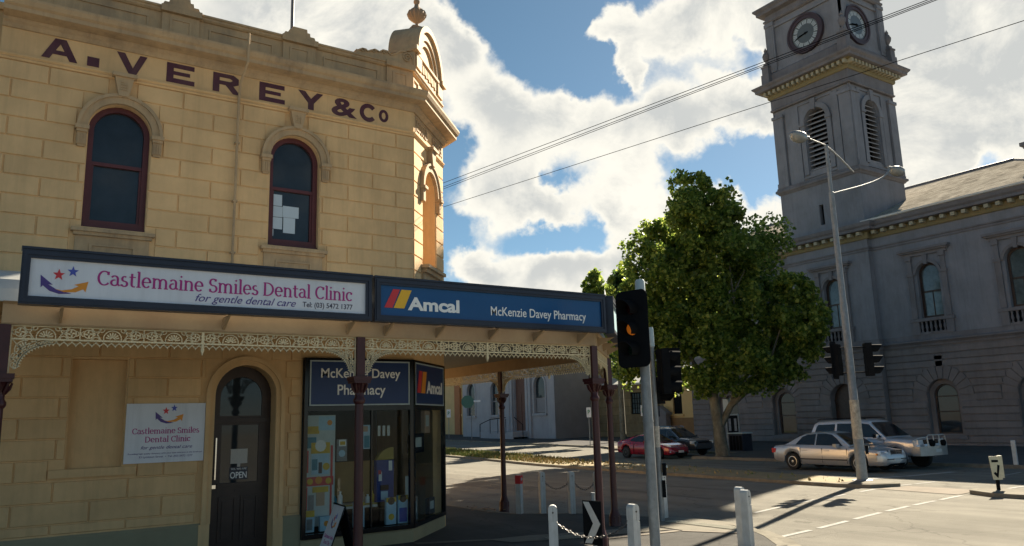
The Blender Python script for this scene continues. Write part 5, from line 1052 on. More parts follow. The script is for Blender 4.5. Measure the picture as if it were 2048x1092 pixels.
        for k in range(60): m.prism([(c+r_*math.cos(R(6*k+dv)), zc+r_*math.sin(R(6*k+dv))) for r_, dv in ((.755, -1), (.785, -1), (.785, 1), (.755, 1))], -.04, -.03)
        m.build('clock_numerals', mat('numeral_glass', (.42, .46, .48), .4, .05, 3), tw)
        m = MB(*fr)
        for ang, ln, w in ((90-30*8.72, .48, .075), (90-6*43, .70, .05)):
            dx, dz = math.cos(R(ang)), math.sin(R(ang)); m.prism([(c-.15*dx-dz*w/2, zc-.15*dz+dx*w/2), (c-.15*dx+dz*w/2, zc-.15*dz-dx*w/2), (c+ln*.8*dx+dz*w*.6, zc+ln*.8*dz-dx*w*.6), (c+ln*dx, zc+ln*dz), (c+ln*.8*dx-dz*w*.6, zc+ln*.8*dz+dx*w*.6)], -.028, -.02)
        m.prism(arc(c, zc, .07, 0, 360, 12)[:-1], -.028, -.01); m.build('clock_hands', BLACK, tw)
    # stepped corner consoles carrying urns
    for (x, y_, dx, dy) in ((TX0, TY0, -1, -1), (TX0, TY1, -1, 1), (TX1, TY0, 1, -1), (TX1, TY1, 1, 1)):
        ox, oy = x+dx*.05, y_+dy*.05; s = MB()
        for r_, z0, z1 in ((.42, 20.0, 20.55), (.34, 20.55, 20.95), (.40, 20.95, 21.03), (.22, 21.03, 21.2)): s.box(ox-r_*.6, ox+r_*.6, oy-r_*.6, oy+r_*.6, z0, z1)
        s.lathe([(.09, 21.2), (.06, 21.3), (.17, 21.5), (.2, 21.68), (.14, 21.82), (.07, 21.9), (.1, 21.98), (.02, 22.15), (0, 22.2)], (ox, oy, 0), 12)
        s.build('corner_urn', POTRIM, tw)
    cx_, cy_ = (TX0+TX1)/2, (TY0+TY1)/2; t = MB()
    for r0, z0, r1, z1 in ((1.75, 24.58, 1.55, 24.75), (1.2, 24.75, .25, 25.5), (.05, 25.5, .02, 27.5)):
        t.add([(cx_+sx*r, cy_+sy*r, z) for r, z in ((r0, z0), (r1, z1)) for sx, sy in ((-1, -1), (1, -1), (1, 1), (-1, 1))], [(0, 1, 5, 4), (1, 2, 6, 5), (2, 3, 7, 6), (3, 0, 4, 7), (0, 3, 2, 1), (4, 5, 6, 7)])
    t.build('cupola', SLATE, tw)
build_tower()
MB.K = FAR_UNIT

# ------------------------------------------------------------------ smaller buildings up the hill
def backs():
    t = thing('sandstone_building', 'low brown sandstone building with a barred sash window beside the yellow annex', 'building', (39, 42, .4)); x = 37.0; F = ((x, 0, 0), (0, -1, 0), (-1, 0, 0))
    m = MB(*F); m.plate([(-48.6, .2), (-37.75, .2), (-37.75, 4.55), (-48.6, 4.55)], [rect(-41.35, -40.25, 2.42, 3.9)], 0, .18); k = MB(); k.box(x+.02, x+8, 37.75, 37.8, .2, 4.55); k.box(x+.3, x+8, 37.9, 48.5, .2, 4.4); merge(m, k).build('wall', SANDST, t)
    r = MB(); r.add([(x-.35, 37.4, 4.55), (x-.35, 48.9, 4.55), (x+4.5, 48.9, 6.4), (x+4.5, 37.4, 6.4), (x+9, 37.4, 4.6), (x+9, 48.9, 4.6)], [(0, 1, 2, 3), (3, 2, 5, 4)]); r.add([(x-.35, 37.4, 4.42), (x-.35, 48.9, 4.42), (x-.35, 48.9, 4.55), (x-.35, 37.4, 4.55)], [(0, 1, 2, 3)]); r.build('roof', CORR, t)
    w = thing('window', None, None); w.parent = t; w.location = KL((x, 40.8, 2.4))-wloc(t)
    f = MB(*F); f.ring(rect(-41.28, -40.32, 2.49, 3.83), rect(-41.35, -40.25, 2.42, 3.9), -.17, -.08); [f.box(a-.02, a+.02, -.15, -.1, 2.49, 3.83) for a in (-41.04, -40.8, -40.56)]; [f.box(-41.28, -40.32, -.15, -.1, z-.02, z+.02) for z in (2.83, 3.16, 3.5)]; f.build('frame', BLACK, w)
    g = MB(*F); g.plate(rect(-41.3, -40.3, 2.45, 3.87), [], -.14); g.build('pane', mat('old_window_glass', (.1, .13, .14)), w)
    t = thing('yellow_annex', 'small yellow rendered annex with a brown base between the sandstone and grey buildings', 'building', (38, 35.3, .4)); x = 36.6; F = ((x, 0, 0), (0, -1, 0), (-1, 0, 0))
    m = MB(*F); m.plate([(-37.7, 2.1), (-33.15, 2.1), (-33.15, 5.0), (-37.7, 5.0)], [rect(-36.85, -36.05, 2.35, 4.0)], 0, .2); k = MB(); k.box(x+.25, x+5, 33.2, 37.7, .2, 4.9); merge(m, k).build('wall', CREAMY, t)
    m = MB(*F); m.box(-37.7, -33.15, -.02, .06, .2, 2.1); m.build('base', OCHREB, t)
    m = MB(*F); m.box(-36.9, -36.0, -.16, -.1, 2.35, 4.0); m.build('window', BLACK, t); m = MB(*F); m.box(-37.0, -35.9, 0, .1, 2.2, 2.33); m.build('sill', CREAMY, t)
    m = MB(*F); m.box(-37.75, -33.1, -.2, .14, 5.0, 5.2); m.build('coping', CREAM2, t)
    t = thing('gate_pier', 'small grey pedimented gate pier in front of the yellow annex', 'pier', (36, 37.4, .4)); m = MB((35.9, 0, 0), (0, -1, 0), (-1, 0, 0)); m.box(-38.05, -36.85, -.4, 0, .2, 2.3); m.box(-38.15, -36.75, -.45, .06, 2.3, 2.45); m.prism([(-38.15, 2.45), (-36.75, 2.45), (-37.45, 2.9)], -.4, .04); m.build('pier_body', POTRIM, t)
    t = thing('white_bank_building', 'white painted brick building with tall dark door, steps and sash windows up the hill', 'building', (36, 50, .6)); x = 33.0; F = ((x, 0, 0), (0, -1, 0), (-1, 0, 0)); D0, D1 = -50.05, -48.4; ws = [(-47.35, -45.95), (-53.4, -52.3), (-57.2, -55.9)]
    m = MB(*F); m.plate([(-58, .4), (-44.86, .4), (-44.86, 9), (-58, 9)], [rect(D0, D1, 1.45, 5.4)]+[[(a, 2.7), (b, 2.7), (b, 4.7)]+arc((a+b)/2, 4.7, (b-a)/2, 0, 180, 8)[1:-1]+[(a, 4.7)] for a, b in ws], 0, .22)
    for i in range(24): m.box(-44.95+.0, -44.86, 0, .008, .9+.34*i, 1.22+.34*i)
    m.build('wall', BANKW, t); k = MB(); k.box(x+.02, x+9, 44.82, 44.86, .4, 9); k.box(x+.3, x+9, 45, 58, .4, 8.9); k.build('side_wall', BANKSHADE, t)
    d = MB(*F); d.box(D0, D1, -.22, -.18, 1.45, 5.4); d.box(D0+.1, (D0+D1)/2-.05, -.18, -.15, 1.6, 4.2); d.box((D0+D1)/2+.05, D1-.1, -.18, -.15, 1.6, 4.2); d.build('door', WOODB, t)
    s = MB(*F)
    for a in (D0-.22, D1+.22, D0-.6, D1+.6): s.box(a-.15, a+.15, 0, .18, .7, 5.6)
    for a, b in ws: s.box(a-.2, b+.2, 0, .14, 2.52, 2.68); s.box(a-.16, a, 0, .06, 2.7, 4.7); s.box(b, b+.16, 0, .06, 2.7, 4.7); s.ring(arc((a+b)/2, 4.7, (b-a)/2, 0, 180, 10), arc((a+b)/2, 4.7, (b-a)/2+.16, 0, 180, 10), 0, .06, closed=False)
    s.build('trim', BANKW, t)
    for a, b in ws:
        w = MB(*F); w.box(a, b, -.22, -.17, 2.7, 4.7); w.prism(arc((a+b)/2, 4.7, (b-a)/2, 0, 180, 10), -.22, -.17); w.box(a, b, -.17, -.15, 3.72, 3.8, 1); w.box(a+.08, b-.08, -.17, -.155, 2.75, 3.72, 1) if a > -50 else None; w.build('window', [WINGLASS, mat('blind_grey', (.25, .24, .25), .7, .1, 3)], t)
    st = MB(*F); st.box(-52.8, -49.0, 0, 1.5, .3, 1.42)
    for i in range(4): st.box(-49.0, -48.1+0*i, 0, 1.5-.1*i, .3, 1.42-.2*i) if i == 0 else st.box(-49.0+.3*i-.3, -49.0+.3*i+.3, 0, 1.4, .3, 1.42-.2*i)
    st.build('steps', BANKW, t)
    h = MB(*F); h.tube([(-52.7, 1.5, .9), (-52.7, 1.5, 2.0), (-51.2, 1.5, 2.35), (-49.0, 1.5, 2.45)], .03, 6); [h.tube([(a, 1.5, 1.3), (a, 1.5, 2.35)], .025, 6) for a in (-51.2, -50.1, -49.0)]; h.tube([(-48.6, 1.0, 2.45), (-47.5, 1.0, 1.9), (-47.5, 1.0, .8)], .03, 6); h.build('handrail', BLACK, t)
    t = thing('yellow_hill_building', 'cream yellow building with terracotta pilaster and tall windows beyond the white building', 'building', (39, 64, 1)); x = 36.0; F = ((x, 0, 0), (0, -1, 0), (-1, 0, 0)); ws = [(-62.9, -62.1), (-61.5, -60.1), (-59.5, -58.9)]
    m = MB(*F); m.plate([(-90, .8), (-58.5, .8), (-58.5, 9), (-90, 9)], [rect(a, b, 3.0, 6.5) for a, b in ws], 0, .2); k = MB(); k.box(x+.25, x+9, 58.6, 90, .8, 8.9); merge(m, k).build('wall', CREAMY, t)
    m = MB(*F); m.box(-64.5, -63.5, 0, .2, .8, 9); m.build('pilaster', mat('terracotta_paint', (.42, .17, .07), .8, .1, 2), t)
    for a, b in ws: m = MB(*F); m.box(a, b, -.2, -.15, 3.0, 6.5); m.build('window', WINGLASS, t)
    m = MB(*F); m.box(-63.4, -58.5, 0, .12, 2.75, 2.95); m.box(-63.4, -58.5, 0, .06, 1.3, 2.4); m.build('sill', CREAMY, t)
backs()

MB.K = None
# ------------------------------------------------------------------ street furniture
def bollard(x, y, label, rz=.35, red=False, z=0.):
    t = thing('bollard', label, 'bollard', (x, y, z), rz, 'white timber bollards round the corner')
    w = .066; h = .90 if red else .97
    m = MB(); m.box(-w, w, -w, w, -.1, h-.24); m.box(-w+.008, w-.008, -w+.008, w-.008, h-.24, h-.225)
    if red: m.box(-w, w, -w, w, h-.225, h-.20)
    m.build('post', BOLL, t, local=True)
    hd = MB((0, 0, 0), (1, 0, 0), (0, -1, 0))
    if red: hd.box(-w-.004, w+.004, -w-.004, w+.004, h-.20, h); hd.build('red_cap', REDINK, t, local=True); b = MB((0, 0, 0), (1, 0, 0), (0, -1, 0)); b.prism(arc(0, h-.09, .035, 0, 360, 14)[:-1], w+.004, w+.010); b.build('reflector', CAPGREY, t, local=True)
    else:
        e = .012; hd.prism([(w, h-.225), (w, h-w*.9)]+arc(0, h-w*.95, w, 8, 172, 10)+[(-w, h-w*.9), (-w, h-.225)], -w, w); hd.build('rounded_head', BOLL, t, local=True, smooth=35)
        b = MB((0, 0, 0), (1, 0, 0), (0, -1, 0)); b.prism(arc(0, h-.10, .013, 0, 360, 10)[:-1], w, w+.01); b.box(-.0015, .0015, w, w+.002, h-.225, h-.03); b.build('bolt', CHAIN, t, local=True)
    return t
for x, y, rz, lab, red in ((6.93, 9.57, -.60, 'white bollard with a bolted round head, near side of the chevron sign', False), (7.80, 8.80, .05, 'white square bollard between the chevron sign and the big grey signal pole', False),
    (11.15, 15.80, -.25, 'white bollard next to the red topped post at the far kerb', False), (11.62, 15.25, -.25, 'white bollard in the middle of the chained row at the far kerb', False), (11.98, 14.72, -.25, 'white bollard at the end of the chained row, half hidden by a maroon column', False),
    (10.72, 16.15, .5, 'shorter white post with a red top and round reflector', True), (12.52, 13.10, .2, 'white bollard close behind the thin signal pole with push button', False),
    (10.83, 9.45, .1, 'taller looking bollard at the back of the tight pair by the kerb ramp', False), (10.47, 9.02, .2, 'front bollard of the tight pair by the kerb ramp', False)):
    bollard(x, y, lab, rz, red)
bollard(31.1, 14.2, 'lone white bollard on the far footpath beside the big grey facade', .2, False, zg(31.1, 14.2)+.03)
def chain(p, q, sag, label):
    p, q = Vector(p), Vector(q); L = (q-p).length*1.12; n = int(L/.052); m = MB()
    pts = [p+(q-p)*(i/n)-Vector((0, 0, 4*sag*(i/n)*(1-i/n))) for i in range(n+1)]
    for i in range(n):
        a, b = pts[i], pts[i+1]; d = (b-a).normalized(); s = d.cross(Vector((0, 0, 1))).normalized(); u = s.cross(d) if i % 2 else s; c = (a+b)/2; h = (b-a).length*.5+.012
        m.tube([c+d*h*math.cos(k*math.pi/4)+u*.017*math.sin(k*math.pi/4) for k in range(9)], .0052, 5, caps=False)
    o = m.build('chain', CHAIN, smooth=60); tag(o, label, 'chain', 'steel chains between bollards'); return o
chain((6.99, 9.53, .70), (7.75, 8.84, .72), .20, 'heavy chain slung between the two close bollards in front of the chevron sign')
chain((11.20, 15.75, .72), (11.58, 15.30, .72), .15, 'chain between the first and middle bollard of the far row')
chain((11.67, 15.20, .72), (11.94, 14.77, .72), .17, 'chain between the middle and last bollard of the far row')
def chevron():
    t = thing('chevron_sign', 'black board with a white chevron on a short steel post by the kerb', 'road sign', (7.93, 9.86, 0)); nn = Vector((-.36, -.93, 0)).normalized(); uu = Vector((-nn.y, nn.x, 0)); n = Vector((math.cos(R(38))*-.63-math.sin(R(38))*.776, math.cos(R(38))*-.776+math.sin(R(38))*.63, 0)); U = Vector((-n.y, n.x, 0)); O = Vector((7.93, 9.86, 0))
    m = MB(); m.tube([(7.93, 9.86, -.1), (7.93, 9.86, 1.04)], .03, 12); m.tube([(7.93, 9.86, 1.03), (7.93, 9.86, 1.06)], .034, 12); m.build('post', GALV, t, smooth=40)
    f = MB(O, U, n); f.box(-.18, .18, .035, .05, .28, .94); f.build('board', BLACK, t)
    f = MB(O, U, n); f.prism([(-.165, .92), (-.05, .92), (.16, .60), (-.02, .30), (-.155, .30), (.02, .60)], .05, .054); f.build('chevron', BOLL, t)
chevron()
def sandwich():
    t = thing('sandwich_board', 'white folding Dental Clinic sandwich board standing open on the footpath', 'sign', (4.7, 12.4, 0)); W = .62
    O = Vector((4.70, 12.04, 0)); H = .95
    def leaf(dx, mt, nm):
        a = Vector((dx, 0, H)); sl = math.hypot(dx, H); m = MB(); w = Vector((.06, W, 0)); n = Vector((-H if dx < 0 else H, 0, -abs(dx))).normalized()*-.012 if False else Vector((.012, 0, 0))
        top = O+Vector((0, 0, H)); bot = O+Vector((dx, 0, .02)); m.add([tuple(q+s) for s in (Vector((0, 0, 0)), n) for q in (top, top+w, bot+w, bot)], [(0, 1, 2, 3), (4, 7, 6, 5), (0, 4, 5, 1), (1, 5, 6, 2), (2, 6, 7, 3), (3, 7, 4, 0)]); return m.build(nm, mt, t)
    leaf(-.35, SIGNW, 'printed_leaf'); leaf(.25, BLACK, 'back_leaf')
    d = Vector((-.35, 0, -H)).normalized(); w = Vector((.06, W, 0)).normalized(); n = d.cross(w); n = n if n.x < 0 else -n
    class FM(MB):
        def P(s, p): q = O+Vector((0, 0, H))+w*(W-p[0])+d*(1.0-p[2])+n*(p[1]+.002); return tuple(q)
    m = FM(); smile_logo(m, .2, .46, .62, .86, 0, (0, 1, 2, 3)); m.build('logo', [REDINK, BLUEINK, VIOLET, ORANGE], t)
    m = FM(); text(m, 'Castlemaine Smiles', .05, .57, .47, .53, 0, depth=.003); text(m, 'Dental Clinic', .13, .49, .38, .44, 0, depth=.003); m.build('lettering', PURPLE, t)
    m = FM(); text(m, 'for gentle dental care', .1, .52, .27, .31, 0, 0, .3, depth=.003); m.build('tagline', VIOLET, t)
    e = MB(); ww = Vector((.06, W, 0)); e.tube([O+Vector((-.01, 0, H+.006)), O+ww+Vector((-.01, 0, H+.006))], .013, 6); e.tube([O+Vector((0, 0, H)), O+Vector((-.35, 0, 0))], .009, 6); e.tube([O+Vector((0, 0, H)), O+Vector((.25, 0, 0))], .009, 6); e.build('hinge_edge', BLACK, t)
sandwich()
def signal_head(parent, O, n, board=None, lit=None, cnt=3, s=1.0, mat_=None):
    """traffic signal lantern at O facing n; board = (width, height) of the target board"""
    n = Vector((n[0], n[1], 0)).normalized(); U = Vector((-n.y, n.x, 0)); O = Vector(O)
    h = thing('signal_head', None, None); h.parent = parent; h.location = O-wloc(parent); st = .33*s; z0 = -st*cnt/2
    m = MB(O, U, n); m.box(-.16*s, .16*s, -.16*s, .02, z0, -z0); [m.box(-.15*s, .15*s, -.17*s, -.159*s, z0+st*(i+.1), z0+st*(i+.9)) for i in range(cnt)]; m.build('housing', BLACK, h)
    if board:
        w, hh = board; r = .11; m = MB(O, U, n); ol = []
        for cx, cz, a in ((w/2-r, -hh/2+r, -90), (w/2-r, hh/2-r, 0), (-w/2+r, hh/2-r, 90), (-w/2+r, -hh/2+r, 180)): ol += arc(cx, cz, r, a, a+90, 5)
        m.prism(ol, .02, .03); m.build('target_board', BLACK, h)
    cols = [('red', (.02, .003, .003), None), ('amber', (.60, .16, .02), ((1.0, .26, .02), .05)), ('green', (.002, .012, .008), None)]
    for i in range(cnt):
        c = z0+st*(cnt-i-.5); nm, col, em = cols[i % 3]; on = lit == nm
        m = MB(O, U, n); m.lathe([(.105*s, 0.03), (.10*s, .05), (.06*s, .068), (0, .073)], (0, 0, c), 20, axis='b'); m.build('lens', mat('lens_'+nm+('_lit' if on else ''), col if on or nm != 'amber' else (.10, .03, .004), .25, .05, 8, emit=em if on else None), h, smooth=50)
        m = MB(O, U, n); L = .31*s; a0 = R(-50); a1 = R(230); k = 16; rr = .118*s; vs = []
        for q in range(k+1):
            t = a0+(a1-a0)*q/k; ex = L*(.45+.55*max(0, math.sin(t)*.5+.5)); vs += [(rr*math.cos(t), .03, c+rr*math.sin(t)), (rr*math.cos(t), .03+ex, c+rr*math.sin(t)-.03*ex), ((rr+.006)*math.cos(t), .03, c+(rr+.006)*math.sin(t)), ((rr+.006)*math.cos(t), .03+ex, c+(rr+.006)*math.sin(t)-.03*ex)]
        m.add(vs, [f for q in range(k) for f in ((4*q, 4*q+1, 4*q+5, 4*q+4), (4*q+2, 4*q+6, 4*q+7, 4*q+3), (4*q+1, 4*q+3, 4*q+7, 4*q+5))]); m.build('visor', BLACK, h, smooth=50)
    return h
def push_button(parent, x, y, z, n):
    n = Vector((n[0], n[1], 0)).normalized(); U = Vector((-n.y, n.x, 0)); m = MB((x, y, z), U, n); m.box(-.055, .055, .0, .07, -.13, .13); m.lathe([(.05, .07), (.05, .085), (.0, .085)], (0, 0, .06), 14, axis='b', mi=0); m.lathe([(.035, .085), (.03, .1), (0, .1)], (0, 0, .06), 14, axis='b', mi=1); m.build('push_button', [BLACK, CAPGREY], parent)
def signals():
    x, y = 8.70, 9.335
    t = thing('traffic_signal', 'thick galvanised signal pole with a black lantern showing amber, grey cap on top', 'traffic light', (x, y, 0), group='traffic signals at the crossing')
    m = MB(); m.tube([(x, y, -.1), (x, y, 3.05), (x, y, 3.06), (x, y, 4.12)], [.082, .08, .05, .048], 16); m.lathe([(.16, 0), (.16, .02), (.09, .03)], (x, y, 0), 14); m.tube([(x, y, 2.12), (x, y, 2.15)], .086, 16); m.build('pole', GALV, t, smooth=40)
    m = MB(); m.lathe([(.062, 4.06), (.085, 4.08), (.078, 4.40), (.062, 4.43), (0, 4.435)], (x, y, 0), 18); m.build('cap', CAPGREY, t, smooth=40)
    n = Vector((-.976, -.208, 0)); U = Vector((-n.y, n.x, 0)); c = Vector((x, y, 3.60))+n*.25+U*-.0
    signal_head(t, c, n, (.62, 1.24), 'amber')
    m = MB(); [m.tube([(x, y, z), tuple(Vector((x, y, z))+n*.12)], .02, 8) for z in (3.15, 4.05)]; m.build('bracket', GALV, t)
    x, y = 12.08, 12.71
    t = thing('traffic_signal', 'thinner signal pole with push button and lanterns turned to the side street', 'traffic light', (x, y, 0), group='traffic signals at the crossing')
    m = MB(); m.tube([(x, y, -.1), (x, y, 3.75)], [.058, .052], 14); m.build('pole', GALV, t, smooth=40)
    m = MB(); m.lathe([(.05, 3.72), (.07, 3.74), (.065, 4.14), (.05, 4.17), (0, 4.17)], (x, y, 0), 16); m.build('cap', CAPGREY, t, smooth=40)
    v = Vector((.73, -.68, 0))
    signal_head(t, Vector((x, y, 3.18))+v*.30, (.93, -.35), None, None); signal_head(t, Vector((x, y, 2.78))+v*.18+Vector((.25, .3, 0)), (.35, -.95), None, None, 2, .9); signal_head(t, Vector((x, y, 3.22))+v*.42+Vector((.3, .3, 0)), (.5, .85), None, None)
    m = MB(); [m.tube([(x, y, z), tuple(Vector((x, y, z))+v*.45)], .014, 8) for z in (3.62, 2.72)]; m.tube([(x+.05, y-.05, 3.6), (x+.18, y-.1, 3.3), (x+.07, y-.06, 2.9), (x+.06, y-.05, 2.2)], .012, 6); m.build('bracket', BLACK, t)
    push_button(t, x+.05, y-.06, 1.08, (.6, -.8)); m = MB((x, y, 0), (.73, -.68, 0), (-.68, -.73, 0)); m.box(.05, .12, -.06, .06, .5, .85); m.build('control_box', BLACK, t)
    m = MB((x, y, 0), (.73, -.68, 0), (-.68, -.73, 0)); m.lathe([(.060, 1.55), (.0605, 2.0)], (0, 0, 0), 14); m.build('sticker_patch', mat('faded_stickers', (.50, .46, .40), .8, .35, 14), t)
    # street light on the median with two signals
    x, y = 22.42, 14.69
    t = thing('street_light', 'tall grey street light on the median, curved arm, peeling stickers and signals on its pole', 'street light', (x, y, .1), group=None)
    m = MB(); m.tube([(x, y, 0), (x, y, 2.0), (x, y, 2.02), (x, y, 5.6), (x, y, 5.62), (x, y, 9.3), (x, y, 9.32), (x, y, 10.95)], [.160, .142, .130, .110, .100, .082, .064, .056], 18); m.lathe([(.30, 0), (.30, .12), (.2, .14)], (x, y, 0), 18); m.build('pole', GALV, t, smooth=40)
    m = MB(); m.lathe([(.150, 1.35), (.141, 2.55)], (x, y, 0), 18); m.build('sticker_patch', mat('peeling_stickers', (.40, .37, .32), .85, .45, 7, stain=(.16, .15, .14), sscale=5), t)
    m = MB(); m.tube([(x+.02, y, 9.25)]+[(x+.02+3.6*math.sin(R(a))**1.15, y, 9.25+1.62*(1-math.cos(R(a)))**.55*.92) for a in range(8, 91, 8)]+[(26.2, y, 10.74)], .032, 8); m.tube([(21.35, y, 11.02), (x, y, 10.93), (23.1, y, 10.62), (23.82, y, 10.22)], .026, 8); m.build('arm', GALV, t, smooth=50)
    for lx, lz, sg in ((20.98, 10.98, -1), (26.55, 10.70, 1)):
        l = thing('luminaire', None, None); l.parent = t; l.location = Vector((lx, y, lz))-wloc(t)
        m = MB(); m.lathe([(0, .20), (.10, .19), (.19, .13), (.22, .04), (.21, .0)], (0, 0, 0), 18); m.v = [(lx+p[0]*1.75, y+p[1]*.95, lz+p[2]*.8) for p in m.v]; m.tube([(lx-sg*.30, y, lz+.06), (lx-sg*.55, y, lz+.05)], .05, 8); m.build('hood', GALV, l, smooth=50)
        m = MB(); m.lathe([(.21, .0), (.205, -.08), (.15, -.16), (.07, -.2), (0, -.21)], (0, 0, 0), 18); m.v = [(lx+p[0]*1.75, y+p[1]*.95, lz+p[2]) for p in m.v]; m.build('lens_bowl', mat('lamp_bowl', (.22, .23, .225), .15, .15, 9, spec=.8), l, smooth=50)
    signal_head(t, (x-.15, y+.40, 3.82), (-.25, .97), (.55, 1.2), None); signal_head(t, (x+.62, y-.35, 3.80), (.75, -.66), None, None, 3, 1.05)
    m = MB(); [m.tube([(x-.15, y+.3, z), (x+.45, y-.28, z)], .02, 8) for z in (3.4, 4.2)]; m.build('bracket', BLACK, t)
    push_button(t, x+.17, y-.10, 1.02, (.7, -.7))
signals()
def signs():
    x, y = 21.82, 10.47; z0 = zg(x, y)+.1; t = thing('island_sign', 'small leaning keep left board on a dark post on the paved median', 'road sign', (x, y, z0)); n = Vector((-.55, -.83, 0)).normalized(); U = Vector((-n.y, n.x, 0))
    m = MB((x, y, 0), U, n); m.box(-.035, .035, -.03, .03, z0-.05, .42); m.build('post', BLACK, t)
    m = MB((x, y, 0), U, n); m.add([(a+(-.05 if c > .5 else 0), b, c) for b in (.03, .05) for a, c in ((-.12, .36), (.12, .36), (.12, .95), (-.12, .95))], [(0, 1, 2, 3), (4, 5, 6, 7), (0, 1, 5, 4), (1, 2, 6, 5), (2, 3, 7, 6), (3, 0, 4, 7)]); m.box(.10, .19, -.08, .02, .40, .96); m.build('board', mat('aged_white_board', (.50, .48, .36), .6, .12, 8), t)
    m = MB((x, y, 0), U, n); m.prism([(-.10, .52), (.0, .40), (.02, .46), (.08, .72), (.02, .74), (-.02, .52), (-.06, .56)], .052, .056); m.box(-.12, .05, .052, .056, .80, .86); m.build('arrow', BLACK, t)
    def plate(name, lab, x, y, z, h, w, hp, col, fn=(-.7, -.7), mark=None):
        t = thing(name, lab, 'road sign', (x, y, z)); n = Vector((*fn, 0)).normalized(); U = Vector((-n.y, n.x, 0)); m = MB(); m.tube([(x, y, z), (x, y, z+h)], .03, 8); m.build('post', GALV, t)
        m = MB((x, y, z), U, n); m.box(-w/2, w/2, .03, .045, h-hp, h); m.build('plate', col, t)
        if mark: m = MB((x, y, z), U, n); text(m, mark, -w*.25, w*.25, h-hp*.7, h-hp*.25, .045, .02); m.build('mark', mat('parking_green', (.02, .22, .10), .5, .1, 3), t)
    plate('parking_sign', 'white parking sign on a grey post before the sandstone wall', 36.4, 45.3, .27, 2.75, .33, .72, SIGNW, (-.6, -.8), 'P')
    plate('parking_sign', 'white parking sign half hidden by the signal poles near the red car', 36.6, 39.7, .2, 2.8, .33, .72, SIGNW, (-.6, -.8), 'P')
    plate('parking_sign', 'white parking sign up the hill before the terracotta pilaster', 39.5, 72.4, .55, 3.0, .42, .82, SIGNW, (-.6, -.8), 'P')
    plate('notice_sign', 'narrow white notice on a post behind the plane tree trunk', 35.8, 31.75, .12, 3.0, .30, .86, SIGNW, (-.7, -.7))
    t = thing('street_sign', 'green octagonal street sign on a thin post by the bank steps', 'road sign', (39.6, 67.9, .3)); m = MB(); m.tube([(39.6, 67.9, .3), (39.6, 67.9, 4.3)], .045, 8); m.build('post', GALV, t); m = MB((39.6, 67.9, 0), (.8, -.6, 0), (-.6, -.8, 0)); m.prism(arc(-.35, 4.2, .66, 22.5, 382.5, 8)[:-1], .03, .06); m.build('plate', mat('sign_green', (.05, .16, .13), .5, .1, 3), t); m = MB((39.6, 67.9, 0), (.8, -.6, 0), (-.6, -.8, 0)); m.box(.1, .95, .02, .05, 4.15, 4.33); m.build('name_blade', SIGNW, t)
    x, y = 36.2, 31.2; z = .12; t = thing('litter_bin', 'dark square bin with a pale lid edge beside the plane tree', 'bin', (x, y, z)); m = MB(); m.box(x-.40, x+.40, y-.50, y+.50, z, z+.98); m.build('bin_body', mat('bin_dark', (.018, .022, .035), .5, .2, 4), t); m = MB(); m.box(x-.45, x+.45, y-.55, y+.55, z+.99, z+1.05); m.build('lid', CAPGREY, t)
    m = MB(); [m.box(x-.412, x-.402, y-.45+.23*k, y-.26+.23*k, z+.08, z+.88) for k in range(4)]; m.build('side_panel', BLACK, t)
    x, y = 40.5, 35.4; z = .1; t = thing('notice_board', 'tall dark framed notice board standing against the grey facade', 'notice board', (x, y, z)); m = MB((x, y, 0), (0, -1, 0), (-1, 0, 0)); m.ring(rect(-.48, .48, .75, 2.15), rect(-.57, .57, .65, 2.25), 0, .08); m.box(-.57, -.50, 0, .05, z, .65); m.box(.50, .57, 0, .05, z, .65); m.build('frame', GALV, t); m = MB((x, y, 0), (0, -1, 0), (-1, 0, 0)); m.box(-.48, .48, 0, .03, .75, 2.15); m.build('panel', BLACK, t); m = MB((x, y, 0), (0, -1, 0), (-1, 0, 0)); [m.box(a, a+.2, .03, .034, 1.15, 1.95) for a in (-.36, .12)]; m.build('poster', mat('dim_poster', (.22, .22, .24), .6, .4, 6), t)
signs()
def wires():
    for i, (p, q, r_) in enumerate((((9.95, 18.41, 8.8), (11.75, 8.61, 8.8), .0075), ((10.13, 18.74, 8.8), (11.84, 8.68, 8.8), .0075), ((10.22, 18.91, 8.8), (11.90, 8.72, 8.8), .007), ((11.12, 20.58, 8.8), (13.42, 10.0, 8.8), .0075))):
        p, q = Vector(p), Vector(q); d = q-p; m = MB(); a = p-d*1.5; b = q+d*1.6; n = 40
        m.tube([a+(b-a)*(k/n)-Vector((0, 0, .0)) for k in range(n+1)], r_, 5)
        o = m.build('overhead_wire', WIRE); tag(o, ('uppermost of the three close overhead wires', 'middle one of the three close overhead wires', 'lowest of the three close overhead wires', 'single lower overhead wire crossing the tower belfry')[i], 'wire', 'overhead wires')
wires()

